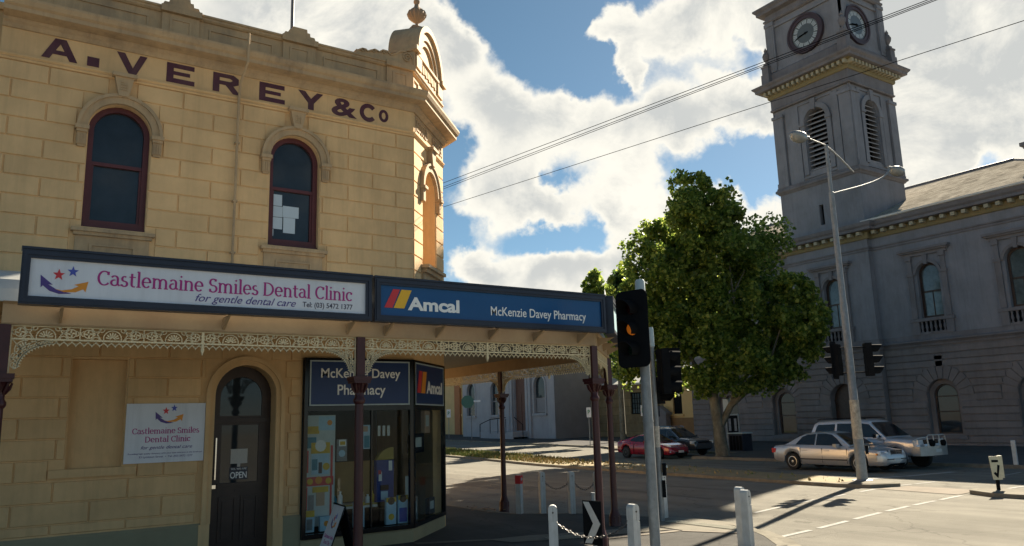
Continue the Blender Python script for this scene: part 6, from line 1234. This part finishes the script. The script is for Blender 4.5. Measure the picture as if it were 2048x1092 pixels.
# ------------------------------------------------------------------ cars
def car(name, label, spec, x, y, z, rz, pitch=0., cat='car'):
    t = thing(name, label, cat, (x, y, z), rot=(0, pitch, rz)); S = spec; W = S['W']/2
    T = lambda key, xx: float(np.interp(xx, [p[0] for p in S[key]], [p[1] for p in S[key]]))
    x0, x1 = S['plan'][0][0], S['plan'][-1][0]; wr = S['wr']; ra = wr+.055; ax = S['ax']
    xs = sorted(set([round(float(v), 4) for v in np.linspace(x0, x1, 110)]+[p[0] for p in S['top']]+[p[0] for p in S['plan']]+[a+ra*math.cos(R(q)) for a in ax for q in range(0, 181, 9)]))
    sec = [(0, 0), (.80, 0), (.93, .03), (.975, .10), (.995, .30), (1.0, .55), (.985, .78), (.96, .90), (.91, .97), (.6, 1.0), (0, 1.012)]
    vs = []; fs = []; mi = []; k = len(sec); full = 2*k-2
    for xx in xs:
        zb = T('bot', xx)
        for a in ax:
            if abs(xx-a) < ra: zb = max(zb, wr+math.sqrt(max(0, ra*ra-(xx-a)**2))*.98)
        zt = T('top', xx); w = W*T('plan', xx); ring = []
        for (fy, fz) in sec:
            yy = w*fy; zz = zb+(zt-zb)*fz
            ring.append((yy, zz))
        pts = [(xx, yy, zz) for yy, zz in ring]+[(xx, -yy, zz) for yy, zz in ring[-2:0:-1]]
        vs += pts
    for i in range(len(xs)-1):
        for j in range(full):
            j2 = (j+1) % full; fs.append((i*full+j, i*full+j2, (i+1)*full+j2, (i+1)*full+j)); mi.append(1 if j in (0, full-1) else 0)
    fs += [tuple(range(full)), tuple(range((len(xs)-1)*full, len(xs)*full))]; mi += [0, 0]
    m = MB(); m.add(vs, fs); m.m = mi; body = m.build('body', [S['paint'], BLACK], t, local=True, smooth=38)
    # greenhouse
    G = S['roof']; gx0, gx1 = G[0][0], G[-1][0]; zr = max(p[1] for p in G); wb = lambda xx: W*T('plan', xx)*S.get('wb', .93); wt = W*S['wt']
    belt = lambda xx: T('top', xx)-.03
    zb0 = S['belt']
    ysd = lambda xx, zz: wb(xx)+(wt-wb(xx))*max(0, min(1, (zz-zb0)/(zr-zb0)))
    gxs = sorted(set([round(float(v), 4) for v in np.linspace(gx0, gx1, 70)]+[p[0] for p in G])); vs = []; fs = []; q = 9
    for xx in gxs:
        zt = T('roof', xx); b = belt(xx); h = max(.02, zt-b); pts = []
        for f in (0, .35, .7, .9): pts.append((ysd(xx, b+h*f), b+h*f))
        ye = ysd(xx, zt); pts += [(ye-.025, zt-.022*min(1, h*3)), (ye-.09, zt-.002), (ye*.6, zt+.012), (ye*.3, zt+.018), (0, zt+.02)]
        vs += [(xx, yy, zz) for yy, zz in pts]+[(xx, -yy, zz) for yy, zz in pts[-2::-1]]
    w2 = 2*q-1
    fs = [(i*w2+j, i*w2+j+1, (i+1)*w2+j+1, (i+1)*w2+j) for i in range(len(gxs)-1) for j in range(w2-1)]
    m = MB(); m.add(vs, fs); m.build('cabin', S['paint'], t, local=True, smooth=38)
    def glass(nm, pts2d, kind):
        for sg in ((1, -1) if kind == 'side' else (1,)):
            m = MB()
            if kind == 'side':
                tt = tessellate_polygon([[Vector((a, c, 0)) for a, c in pts2d]]); m.add([(a, sg*(ysd(a, c)+.008), c) for a, c in pts2d], [tuple(v) for v in tt])
            else:
                (xa, xb) = pts2d; n = 8; vs = []
                for i in range(n+1):
                    xx = xa+(xb-xa)*i/n; zz = T('roof', xx)
                    for j in range(9):
                        s_ = -1+2*j/8; e = .10; yy = (ysd(xx, zz)-e)*s_; vs.append((xx+(.012 if kind == 'front' else -.012)+(-.05 if kind == 'front' else .05)*s_*s_*0, yy, zz+.026+.004*(1-s_*s_)))
                m.add(vs, [(i*9+j, i*9+j+1, (i+1)*9+j+1, (i+1)*9+j) for i in range(n) for j in range(8)])
            m.build(nm, CARGLASS, t, local=True, fix=False, smooth=60)
    for p in S['side_glass']: glass('side_window', p, 'side')
    glass('windscreen', S['screen'], 'front'); glass('rear_window', S['rear'], 'back')
    for a in ax:
        for sg in (1, -1):
            yc = sg*(W-.115); tr = MB(); tr.lathe([(wr*.60, -.10), (wr*.93, -.105), (wr, -.075), (wr, .075), (wr*.93, .105), (wr*.60, .10)], (a, yc, wr), 28, axis='b'); wh = tr.build('wheel', TYRE, t, local=True, smooth=40)
            rm = MB(); r_ = wr*.63; rm.lathe([(r_, .06), (r_, .102), (r_*.88, .104), (r_*.84, .06)], (a, yc, wr), 28, axis='b') if sg > 0 else rm.lathe([(r_, -.06), (r_, -.102), (r_*.88, -.104), (r_*.84, -.06)], (a, yc, wr), 28, axis='b')
            for s_ in range(S['spokes']):
                an = 2*math.pi*s_/S['spokes']+.3; w_ = S.get('spw', .30)
                rm.add([(a+r_*c_*math.cos(an+da), yc+sg*b_, wr+r_*c_*math.sin(an+da)) for b_ in (.07, .098) for c_, da in ((.16, -w_*1.6), (.16, w_*1.6), (.88, w_*.75), (.88, -w_*.75))], [(0, 1, 2, 3), (4, 5, 6, 7), (0, 1, 5, 4), (1, 2, 6, 5), (2, 3, 7, 6), (3, 0, 4, 7)])
            rm.lathe([(r_*.24, sg*.06), (r_*.24, sg*.104), (0, sg*.108)], (a, yc, wr), 14, axis='b'); rm.build('rim', S.get('rim', RIM), wh, local=True)
            ar = MB(); ar.lathe([(0, sg*.05), (wr*.6, sg*.05)], (a, yc, wr), 20, axis='b'); ar.build('brake_shadow_disc', TYRE, wh, local=True)
    def pt(nm, mt, fn, sm=None): m = MB(); fn(m); return m.build(nm, mt, t, local=True, smooth=sm)
    for nm, mt, fn in S['extra'](W, ysd, T, x1, x0): pt(nm, mt, fn, 40)
    return t
def side_x(m, a, b, w, z0, z1, o=.006, both=True):
    for sg in (1, -1): m.box(a, b, sg*(w+o), sg*(w-.02), z0, z1)
def mirror(m, x, w, z):
    for sg in (1, -1): m.add([(x+dx, sg*(w+dy), z+dz) for dx in (-.06, .09) for dy, dz in ((.04, -.05), (.24, -.06), (.25, .08), (.05, .07))], [(0, 1, 2, 3), (4, 5, 6, 7), (0, 1, 5, 4), (1, 2, 6, 5), (2, 3, 7, 6), (3, 0, 4, 7)])
def E_sedan(W, ysd, T, x1, x0):
    L = []
    def heads(m):
        for sg in (1, -1):
            for yy, r_, xx in ((.50, .085, x1-.115), (.69, .105, x1-.225)): m.lathe([(r_, -.10), (r_, .02), (r_*.8, .045), (0, .06)], (xx, sg*yy, .665), 16, axis='a')
    L.append(('headlight', LAMPW, heads))
    L.append(('grille', BLACKG, lambda m: m.add([(x1-.06+dx, y, z) for dx in (-.1, .02) for y, z in ((-.30, .55), (.30, .55), (.37, .77), (-.37, .77))], [(0, 1, 2, 3), (4, 5, 6, 7), (0, 1, 5, 4), (1, 2, 6, 5), (2, 3, 7, 6), (3, 0, 4, 7)])))
    def gf(m):
        F_ = MB((x1-.038, 0, 0), (0, 1, 0), (1, 0, 0)); F_.ring([(-.30, .56), (.30, .56), (.36, .765), (-.36, .765)], [(-.33, .535), (.33, .535), (.395, .79), (-.395, .79)], -.06, .012)
        for z in (.61, .66, .71): F_.box(-.33, .33, -.005, .006, z, z+.012)
        F_.box(-.008, .008, -.005, .008, .56, .77); merge(m, F_)
    L.append(('grille_frame', CHROME, gf))
    L.append(('intake', BLACK, lambda m: m.box(x1-.06, x1-.012, -.42, .42, .27, .37)))
    L.append(('number_plate', PLATEW, lambda m: m.box(x1-.03, x1+.012, -.19, .19, .41, .51)))
    L.append(('bumper_strip', mat('dark_trim', (.06, .06, .065), .5, .1, 3), lambda m: (side_x(m, -1.05, .98, W, .40, .45, .012), m.box(x1-.04, x1+.004, -.60, -.21, .45, .49), m.box(x1-.04, x1+.004, .21, .60, .45, .49))))
    L.append(('door_handle', SILVER, lambda m: (side_x(m, -.93, -.73, W*.985, .74, .775, .03), side_x(m, .03, .23, W*.985, .73, .765, .03))))
    L.append(('door_seam', BLACK, lambda m: [side_x(m, a, a+.010, W*.995, .30, .84, .0035) for a in (-1.02, -.06, .98)]))
    L.append(('mirror', SILVER, lambda m: mirror(m, .62, W*.93, .93)))
    L.append(('tail_light', LAMPR, lambda m: [m.box(x0-.006, x0+.22, sg*(W*.72), sg*(W*.93), .63, .80) for sg in (1, -1)]))
    L.append(('indicator', ORANGE, lambda m: [m.box(x1-.30, x1-.24, sg*(W*.9), sg*(W*.945), .62, .68) for sg in (1, -1)]))
    return L
SEDAN = dict(W=1.80, wr=.315, ax=(-1.415, 1.415), paint=SILVER, spokes=6, spw=.22, belt=.86, wt=.66,
    top=[(-2.40, .66), (-2.36, .86), (-2.25, .92), (-1.6, .955), (-1.1, .96), (.9, .925), (1.3, .885), (1.9, .82), (2.2, .775), (2.33, .70), (2.40, .55)],
    bot=[(-2.40, .42), (-2.3, .32), (-1.9, .27), (-1, .20), (1, .20), (2.0, .23), (2.3, .24), (2.40, .32)],
    plan=[(-2.40, .80), (-2.34, .90), (-2.1, .965), (-1.2, 1), (1.2, 1), (1.8, .965), (2.1, .90), (2.28, .80), (2.36, .70), (2.40, .60)],
    roof=[(-1.78, .94), (-1.55, 1.06), (-1.2, 1.27), (-.95, 1.37), (-.55, 1.425), (-.1, 1.435), (.25, 1.40), (.45, 1.33), (.75, 1.15), (1.08, .925)],
    side_glass=[[(-1.28, .955), (-.42, .945), (-.42, 1.36), (-.78, 1.335), (-1.02, 1.24)], [(-.36, .945), (.80, .93), (.50, 1.20), (.28, 1.335), (.0, 1.375), (-.36, 1.365)]], screen=(.36, 1.03), rear=(-1.68, -1.08), extra=E_sedan)
def E_4wd(W, ysd, T, x1, x0):
    L = []
    L.append(('headlight', LAMPW, lambda m: [m.box(x1-.25, x1-.03, sg*.55, sg*.88, .92, 1.10) for sg in (1, -1)]))
    L.append(('grille', BLACKG, lambda m: m.box(x1-.1, x1-.03, -.5, .5, .92, 1.1)))
    def bar(m):
        f = x1+.22; z0 = .62
        m.add([(a, y, z) for z in (.52, .86) for a, y in ((x1-.25, -W), (x1+.05, -W*.97), (f, -.62), (f, .62), (x1+.05, W*.97), (x1-.25, W))], [(0, 1, 7, 6), (1, 2, 8, 7), (2, 3, 9, 8), (3, 4, 10, 9), (4, 5, 11, 10), (6, 7, 8, 9, 10, 11), (0, 5, 4, 3, 2, 1)])
    L.append(('bull_bar_channel', mat('bar_alloy', (.46, .46, .45), .35, .1, 4, metal=.6), bar))
    def hoops(m):
        f = x1+.20
        m.tube([(f, -.62, .82), (f-.02, -.62, 1.22), (f-.03, -.50, 1.27), (f-.03, .50, 1.27), (f-.02, .62, 1.22), (f, .62, .82)], .024, 8)
        m.tube([(f-.01, -.2, .84), (f-.02, -.2, 1.26)], .018, 8); m.tube([(f-.01, .2, .84), (f-.02, .2, 1.26)], .018, 8)
        for sg in (1, -1): m.tube([(f-.02, sg*.62, 1.20), (x1+.02, sg*.86, 1.17), (x1-.18, sg*W, 1.08), (x1-.15, sg*W, .84)], .022, 8)
    L.append(('bull_bar_hoop', bpy.data.materials['bar_alloy'], hoops))
    L.append(('driving_light', BLACK, lambda m: [m.lathe([(.11, -.08), (.115, .03), (.09, .05), (0, .06)], (x1+.24, sg*.38, .97), 16, axis='a') for sg in (1, -1)]))
    L.append(('number_plate', PLATEW, lambda m: m.box(x1+.20, x1+.235, -.19, .19, .64, .75)))
    L.append(('fender_flare', mat('flare_grey', (.20, .20, .22), .5, .1, 3), lambda m: [merge(m, _arch_lip(a, sg, W)) for a in (-1.425, 1.425) for sg in (1, -1)]))
    L.append(('side_step', BLACK, lambda m: [m.box(-.85, .85, sg*(W-.05), sg*(W+.09), .38, .43) for sg in (1, -1)]))
    L.append(('door_handle', SILVERB, lambda m: (side_x(m, -.75, -.55, W*.985, 1.02, 1.06, .03), side_x(m, .25, .45, W*.985, 1.02, 1.06, .03))))
    L.append(('door_seam', BLACK, lambda m: [side_x(m, a, a+.010, W*.995, .50, 1.12, .0035) for a in (-.95, .12, 1.05)]))
    L.append(('mirror', CHROME, lambda m: mirror(m, .78, W*.93, 1.24)))
    L.append(('roof_rail', BLACK, lambda m: [m.tube([(-2.0, sg*.66, 1.90), (-1.8, sg*.66, 1.93), (.0, sg*.66, 1.95), (.2, sg*.66, 1.91)], .02, 6) for sg in (1, -1)]))
    L.append(('tail_light', LAMPR, lambda m: [m.box(x0-.006, x0+.05, sg*(W*.78), sg*(W*.95), .85, 1.15) for sg in (1, -1)]))
    return L
def _arch_lip(a, sg, W):
    m = MB((0, 0, 0), (1, 0, 0), (0, sg, 0)); m.ring(arc(a, .40, .455, 0, 180, 16), arc(a, .40, .52, 0, 180, 16), W-.05, W+.02, closed=False); return m
FWD = dict(W=1.94, wr=.40, ax=(-1.425, 1.425), paint=SILVERB, spokes=5, spw=.30, belt=1.10, wt=.74, wb=.955,
    top=[(-2.38, .95), (-2.34, 1.13), (-2.2, 1.17), (.9, 1.165), (1.2, 1.155), (1.9, 1.11), (2.2, 1.07), (2.33, 1.0), (2.38, .85)],
    bot=[(-2.38, .60), (-2.2, .50), (-1, .42), (1, .42), (2.0, .52), (2.38, .62)],
    plan=[(-2.38, .90), (-2.30, .955), (-1.8, 1), (1.4, 1), (2.0, .97), (2.28, .92), (2.38, .84)],
    roof=[(-2.33, 1.14), (-2.22, 1.45), (-2.10, 1.76), (-1.95, 1.84), (-1.0, 1.875), (.0, 1.865), (.30, 1.81), (.45, 1.72), (.80, 1.42), (1.12, 1.16)],
    side_glass=[[(-2.12, 1.20), (-1.12, 1.20), (-1.12, 1.72), (-1.90, 1.70), (-1.98, 1.62)], [(-1.02, 1.20), (-.02, 1.20), (-.02, 1.74), (-1.02, 1.74)], [(.06, 1.20), (.95, 1.20), (.62, 1.50), (.38, 1.70), (.06, 1.74)]], screen=(.40, 1.06), rear=(-2.31, -2.10), extra=E_4wd)
def E_coupe(W, ysd, T, x1, x0):
    L = []
    L.append(('headlight', LAMPW, lambda m: [m.add([(x1-.52, sg*.80, .66), (x1-.22, sg*.72, .60), (x1-.16, sg*.56, .61), (x1-.20, sg*.55, .69), (x1-.48, sg*.76, .745)], [(0, 1, 2, 3, 4)]) for sg in (1, -1)]))
    L.append(('grille', BLACK, lambda m: m.box(x1-.1, x1+.004, -.45, .45, .22, .36)))
    L.append(('fog_light', LAMPW, lambda m: [m.lathe([(.05, 0), (.05, .03), (0, .035)], (x1-.12, sg*.66, .36), 10, axis='a') for sg in (1, -1)]))
    L.append(('number_plate', PLATEW, lambda m: m.box(x1-.02, x1+.02, -.19, .19, .32, .43)))
    L.append(('mirror', S_MIR, lambda m: mirror(m, .42, W*.90, .86)))
    L.append(('door_seam', BLACK, lambda m: [side_x(m, a, a+.010, W*.995, .26, .80, .0035) for a in (-.62, .72)]))
    L.append(('door_handle', S_MIR, lambda m: side_x(m, -.52, -.34, W*.985, .70, .73, .03)))
    L.append(('spoiler', S_MIR, lambda m: m.box(x0+.02, x0+.2, -.6, .6, .93, .955)))
    return L
S_MIR = REDP
COUPE = dict(W=1.775, wr=.315, ax=(-1.27, 1.30), paint=REDP, spokes=5, spw=.20, rim=mat('gunmetal_rim', (.10, .10, .11), .35, .1, 5, metal=.7), belt=.80, wt=.60, wb=.90,
    top=[(-2.10, .70), (-2.05, .90), (-1.9, .925), (-1.5, .90), (-1.0, .875), (.7, .83), (1.3, .79), (1.75, .70), (2.0, .60), (2.12, .44)],
    bot=[(-2.10, .40), (-2.0, .28), (-1, .19), (1, .19), (1.9, .20), (2.12, .26)],
    plan=[(-2.10, .84), (-2.0, .93), (-1.3, 1), (-.6, .97), (.4, .965), (1.2, 1), (1.7, .95), (1.95, .84), (2.07, .70), (2.12, .58)],
    roof=[(-1.80, .91), (-1.3, 1.06), (-.8, 1.20), (-.4, 1.265), (-.1, 1.28), (.15, 1.25), (.5, 1.07), (.98, .82)],
    side_glass=[[(-1.12, .905), (.60, .85), (.36, 1.02), (.12, 1.165), (-.12, 1.20), (-.42, 1.19), (-.75, 1.12)]], screen=(.10, .92), rear=(-1.6, -.7), extra=E_coupe)
def E_wagon(W, ysd, T, x1, x0):
    return [('headlight', LAMPW, lambda m: [m.box(x1-.3, x1-.10, sg*.55, sg*.82, .68, .84) for sg in (1, -1)]), ('grille', BLACK, lambda m: m.box(x1-.1, x1-.01, -.42, .42, .62, .80)), ('mirror', DARKP, lambda m: mirror(m, .62, W*.93, 1.05)),
            ('roof_rack', CHROME, lambda m: [m.tube([(-1.7, sg*.56, 1.56), (-1.5, sg*.56, 1.62), (.0, sg*.56, 1.63), (.2, sg*.56, 1.57)], .022, 6) for sg in (1, -1)]+[m.box(a, a+.06, -.56, .56, 1.62, 1.65) for a in (-1.3, -.2)]), ('door_seam', BLACK, lambda m: [side_x(m, a, a+.010, W*.995, .35, .95, .0035) for a in (-.95, -.02, .95)])]
WAGON = dict(W=1.75, wr=.33, ax=(-1.25, 1.28), paint=DARKP, spokes=5, belt=.96, wt=.70,
    top=[(-2.2, .80), (-2.16, .96), (-2.0, 1.0), (1.0, .99), (1.6, .94), (2.05, .86), (2.2, .70)], bot=[(-2.2, .5), (-2, .36), (-1, .28), (1, .28), (2.0, .32), (2.2, .4)],
    plan=[(-2.2, .86), (-2.1, .94), (-1.4, 1), (1.3, 1), (1.9, .94), (2.12, .82), (2.2, .72)], roof=[(-2.14, .97), (-1.95, 1.30), (-1.8, 1.47), (-1.5, 1.53), (-.3, 1.555), (.15, 1.52), (.6, 1.27), (1.08, .98)],
    side_glass=[[(-1.85, 1.02), (-1.02, 1.01), (-1.02, 1.44), (-1.70, 1.41)], [(-.94, 1.01), (-.02, 1.01), (-.02, 1.455), (-.94, 1.445)], [(.06, 1.01), (.88, 1.0), (.5, 1.26), (.22, 1.42), (.06, 1.45)]], screen=(.22, 1.0), rear=(-2.1, -1.84), extra=E_wagon)
car('parked_sedan', 'silver four door sedan with oval headlights stopped beside the median', SEDAN, 27.2, 18.75, .02, R(-90), .004)
car('parked_four_wheel_drive', 'large silver four wheel drive wagon with a chrome bull bar at the far kerb', FWD, 29.62, 18.75, -.02, R(-90), .0, 'car')
car('parked_coupe', 'low dark red coupe parked under the plane tree', COUPE, 30.35, 32.3, .0, R(-90), .0)
car('parked_wagon', 'dark wagon with a roof rack parked behind the red coupe', WAGON, 32.9, 33.1, .0, R(-90), .0)
# ------------------------------------------------------------------ trees
from mathutils import noise as mnoise
LEAF = leaf_mat('plane_leaf', (.046, .085, .016), (.12, .18, .032), (.27, .315, .07))
LEAFD = leaf_mat('dark_leaf', (.018, .042, .012), (.035, .07, .016), (.06, .11, .024))
def foliage(name, clumps, parent, m, size, thr=-.12, fq=.85):
    P = []; 
    for (c, r, n) in clumps:
        c = np.array(c); u = rng.normal(size=(n*2, 3)); u /= np.linalg.norm(u, axis=1)[:, None]; q = rng.random(n*2)**.42; p = c+u*q[:, None]*np.array(r)
        jit = np.array([mnoise.noise(Vector(v)*fq+Vector((7, 3, 1)))+.45*mnoise.noise(Vector(v)*2.3) for v in p]); keep = jit > thr
        p = p[keep][:n]; P.append(p)
    P = np.concatenate(P); n = len(P)
    a = rng.normal(size=(n, 3)); a[:, 2] *= .7; a /= np.linalg.norm(a, axis=1)[:, None]; b = np.cross(a, rng.normal(size=(n, 3))); b /= np.linalg.norm(b, axis=1)[:, None]; nn = np.cross(a, b)
    s = (size*(.6+.8*rng.random(n)))[:, None]
    v = np.empty((n, 5, 3)); v[:, 0] = P-a*s*.5; v[:, 1] = P+b*s*.48+a*s*.05+nn*s*.10; v[:, 2] = P+a*s*.55-nn*s*.05; v[:, 3] = P-b*s*.48+a*s*.05+nn*s*.10; v[:, 4] = P
    f = np.array([[0, 1, 4], [1, 2, 4], [2, 3, 4], [3, 0, 4]]); F = (np.arange(n)[:, None, None]*5+f[None]).reshape(-1, 3)
    me = bpy.data.meshes.new(name); me.vertices.add(n*5); me.vertices.foreach_set('co', v.reshape(-1)); me.loops.add(len(F)*3); me.loops.foreach_set('vertex_index', F.reshape(-1)); me.polygons.add(len(F)); me.polygons.foreach_set('loop_start', np.arange(len(F))*3); me.polygons.foreach_set('loop_total', np.full(len(F), 3)); me.update(); me.validate(); me.materials.append(m)
    o = bpy.data.objects.new(name, me); COL.objects.link(o); o.parent = parent; o.location = -parent.location; return o
def at_px(x, y, w):
    d = fw*FOC+r2*(x-1024)-u2*(y-546); return Vector((0, 0, CAMZ))+d*(w/d.dot(fw))
def plane_tree():
    bx, by = 31.4, 28.3; bz = .13; t = thing('plane_tree', 'tall leafy plane tree with a forked trunk in front of the grey building', 'tree', (bx, by, bz)); w = 40.0; k = w/FOC*1.02
    spec = [(1386, 378, 34, 620), (1358, 425, 44, 1000), (1414, 420, 38, 800), (1456, 405, 20, 160), (1462, 428, 18, 130), (1326, 482, 46, 1050), (1390, 480, 66, 1900), (1450, 480, 46, 1050), (1296, 540, 56, 1500), (1370, 556, 78, 2500), (1452, 556, 66, 2000), (1496, 515, 46, 1100), (1252, 596, 40, 800), (1302, 636, 66, 1900), (1385, 650, 78, 2500), (1468, 648, 74, 2300), (1535, 610, 62, 1800), (1588, 640, 58, 1700), (1592, 585, 42, 950), (1330, 705, 46, 900), (1404, 728, 54, 1200), (1478, 726, 54, 1200), (1550, 705, 62, 1700), (1605, 695, 44, 1000), (1252, 742, 26, 260), (1230, 650, 22, 250), (1262, 690, 40, 600), (1290, 730, 30, 300)]
    cl = []
    for (x, y, r_, n) in spec:
        c = at_px(x, y, w); dj = rng.normal(0, .9); c = c+fw*dj; rr = r_*k; cl.append(((c.x, c.y, c.z), (rr*1.0, rr*1.0, rr*1.0), int(n*1.75)))
    for (x, y, r_, n) in ((1350, 752, 40, 500), (1400, 765, 34, 380), (1462, 762, 36, 420), (1525, 752, 42, 550), (1585, 735, 36, 480), (1300, 762, 24, 200), (1625, 660, 30, 400), (1640, 620, 22, 200)):
        c = at_px(x, y, w+rng.normal(0, .7)); cl.append(((c.x, c.y, c.z), (r_*k,)*3, int(n*1.6)))
    for i in range(90):      # small outer sprays that break the outline
        x, y, r_, n = spec[int(rng.integers(len(spec)))]; a = rng.random()*6.28; q = r_*(.75+.35*rng.random()); c = at_px(x+q*math.cos(a), y+q*math.sin(a)*1.05, w+rng.normal(0, 1.2)); rr = (.35+.45*rng.random()); cl.append(((c.x, c.y, c.z), (rr*.8, rr*.8, rr*1.15), int(190*rr*rr*2)))
    for i in range(10):      # the side away from the street, filling the crown in depth
        c = at_px(1300+rng.random()*250, 470+rng.random()*220, w+2.2+rng.random()*1.2); cl.append(((c.x, c.y, c.z), (1.7, 1.7, 1.5), 1300))
    foliage('crown', cl, t, LEAF, .185, -.05, 1.15)
    m = MB(); B = Vector((bx, by, bz-.15)); P = lambda x, y, dw=0: at_px(x, y, w+dw)
    f1 = P(1437, 852); m.tube([B+Vector((0, 0, -.1)), B+Vector((0, 0, .25)), P(1441, 885), f1], [.46, .36, .33, .30], 14)
    m.tube([f1, P(1428, 800), P(1424, 750, .3), P(1412, 680, .2), P(1395, 600), P(1388, 500), P(1385, 400)], [.27, .24, .22, .19, .15, .10, .03], 12)
    m.tube([P(1438, 858), P(1462, 810), P(1490, 785, -.3), P(1520, 765, -.5), P(1536, 735, -.6), P(1560, 660, -.4)], [.20, .17, .15, .12, .09, .03], 10)
    m.tube([P(1428, 800), P(1405, 780, .4), P(1375, 755, .6), P(1330, 700, .6)], [.13, .10, .08, .03], 8); m.tube([P(1425, 770), P(1402, 745, -.4), P(1370, 700, -.8), P(1310, 620, -.9)], [.12, .10, .07, .02], 8)
    m.tube([P(1462, 812), P(1470, 770, .5), P(1474, 720, .8), P(1470, 620, .8), P(1455, 500, .4)], [.11, .09, .08, .05, .02], 8); m.tube([P(1412, 690), P(1450, 620, .5), P(1490, 540, .4)], [.10, .07, .02], 8); m.tube([P(1412, 690), P(1360, 600, -.5), P(1310, 510, -.3)], [.10, .07, .02], 8); m.tube([P(1520, 765, -.5), P(1570, 720, -.4), P(1600, 650, -.3)], [.07, .05, .02], 8)
    m.build('trunk', BARK, t, smooth=60)
plane_tree()
def far_trees():
    for (x, y, w, r_, lab) in ((1188, 575, 70, 26, 'small distant leafy tree rising above the veranda sign'), (1245, 560, 62, 26, 'dark bushy tree between the distant tree and the tall plane tree')):
        b = at_px(x, 842, w); t = thing('distant_tree', lab, 'tree', (b.x, b.y, .9)); k = w/FOC; cl = []
        for dx, dy, q, n in ((0, 0, 1, 800), (-8, 22, 1.0, 700), (14, 26, .9, 600), (-22, 40, .8, 500), (4, -22, .6, 350), (18, 10, .6, 300)):
            c = at_px(x+dx, y+dy, w+rng.normal()); cl.append(((c.x, c.y, c.z), (r_*q*k,)*3, n))
        for i in range(5): c = at_px(x+rng.normal()*16, y+60+i*22, w); cl.append(((c.x, c.y, c.z), (1.3, 1.3, 1.2), 500))
        foliage('crown', cl, t, LEAFD if x > 1200 else LEAF, .30); m = MB(); m.tube([(b.x, b.y, .5), (b.x, b.y, 5), tuple(at_px(x, y+10, w))], [.25, .2, .05], 8); m.build('trunk', BARK, t, smooth=60)
far_trees()
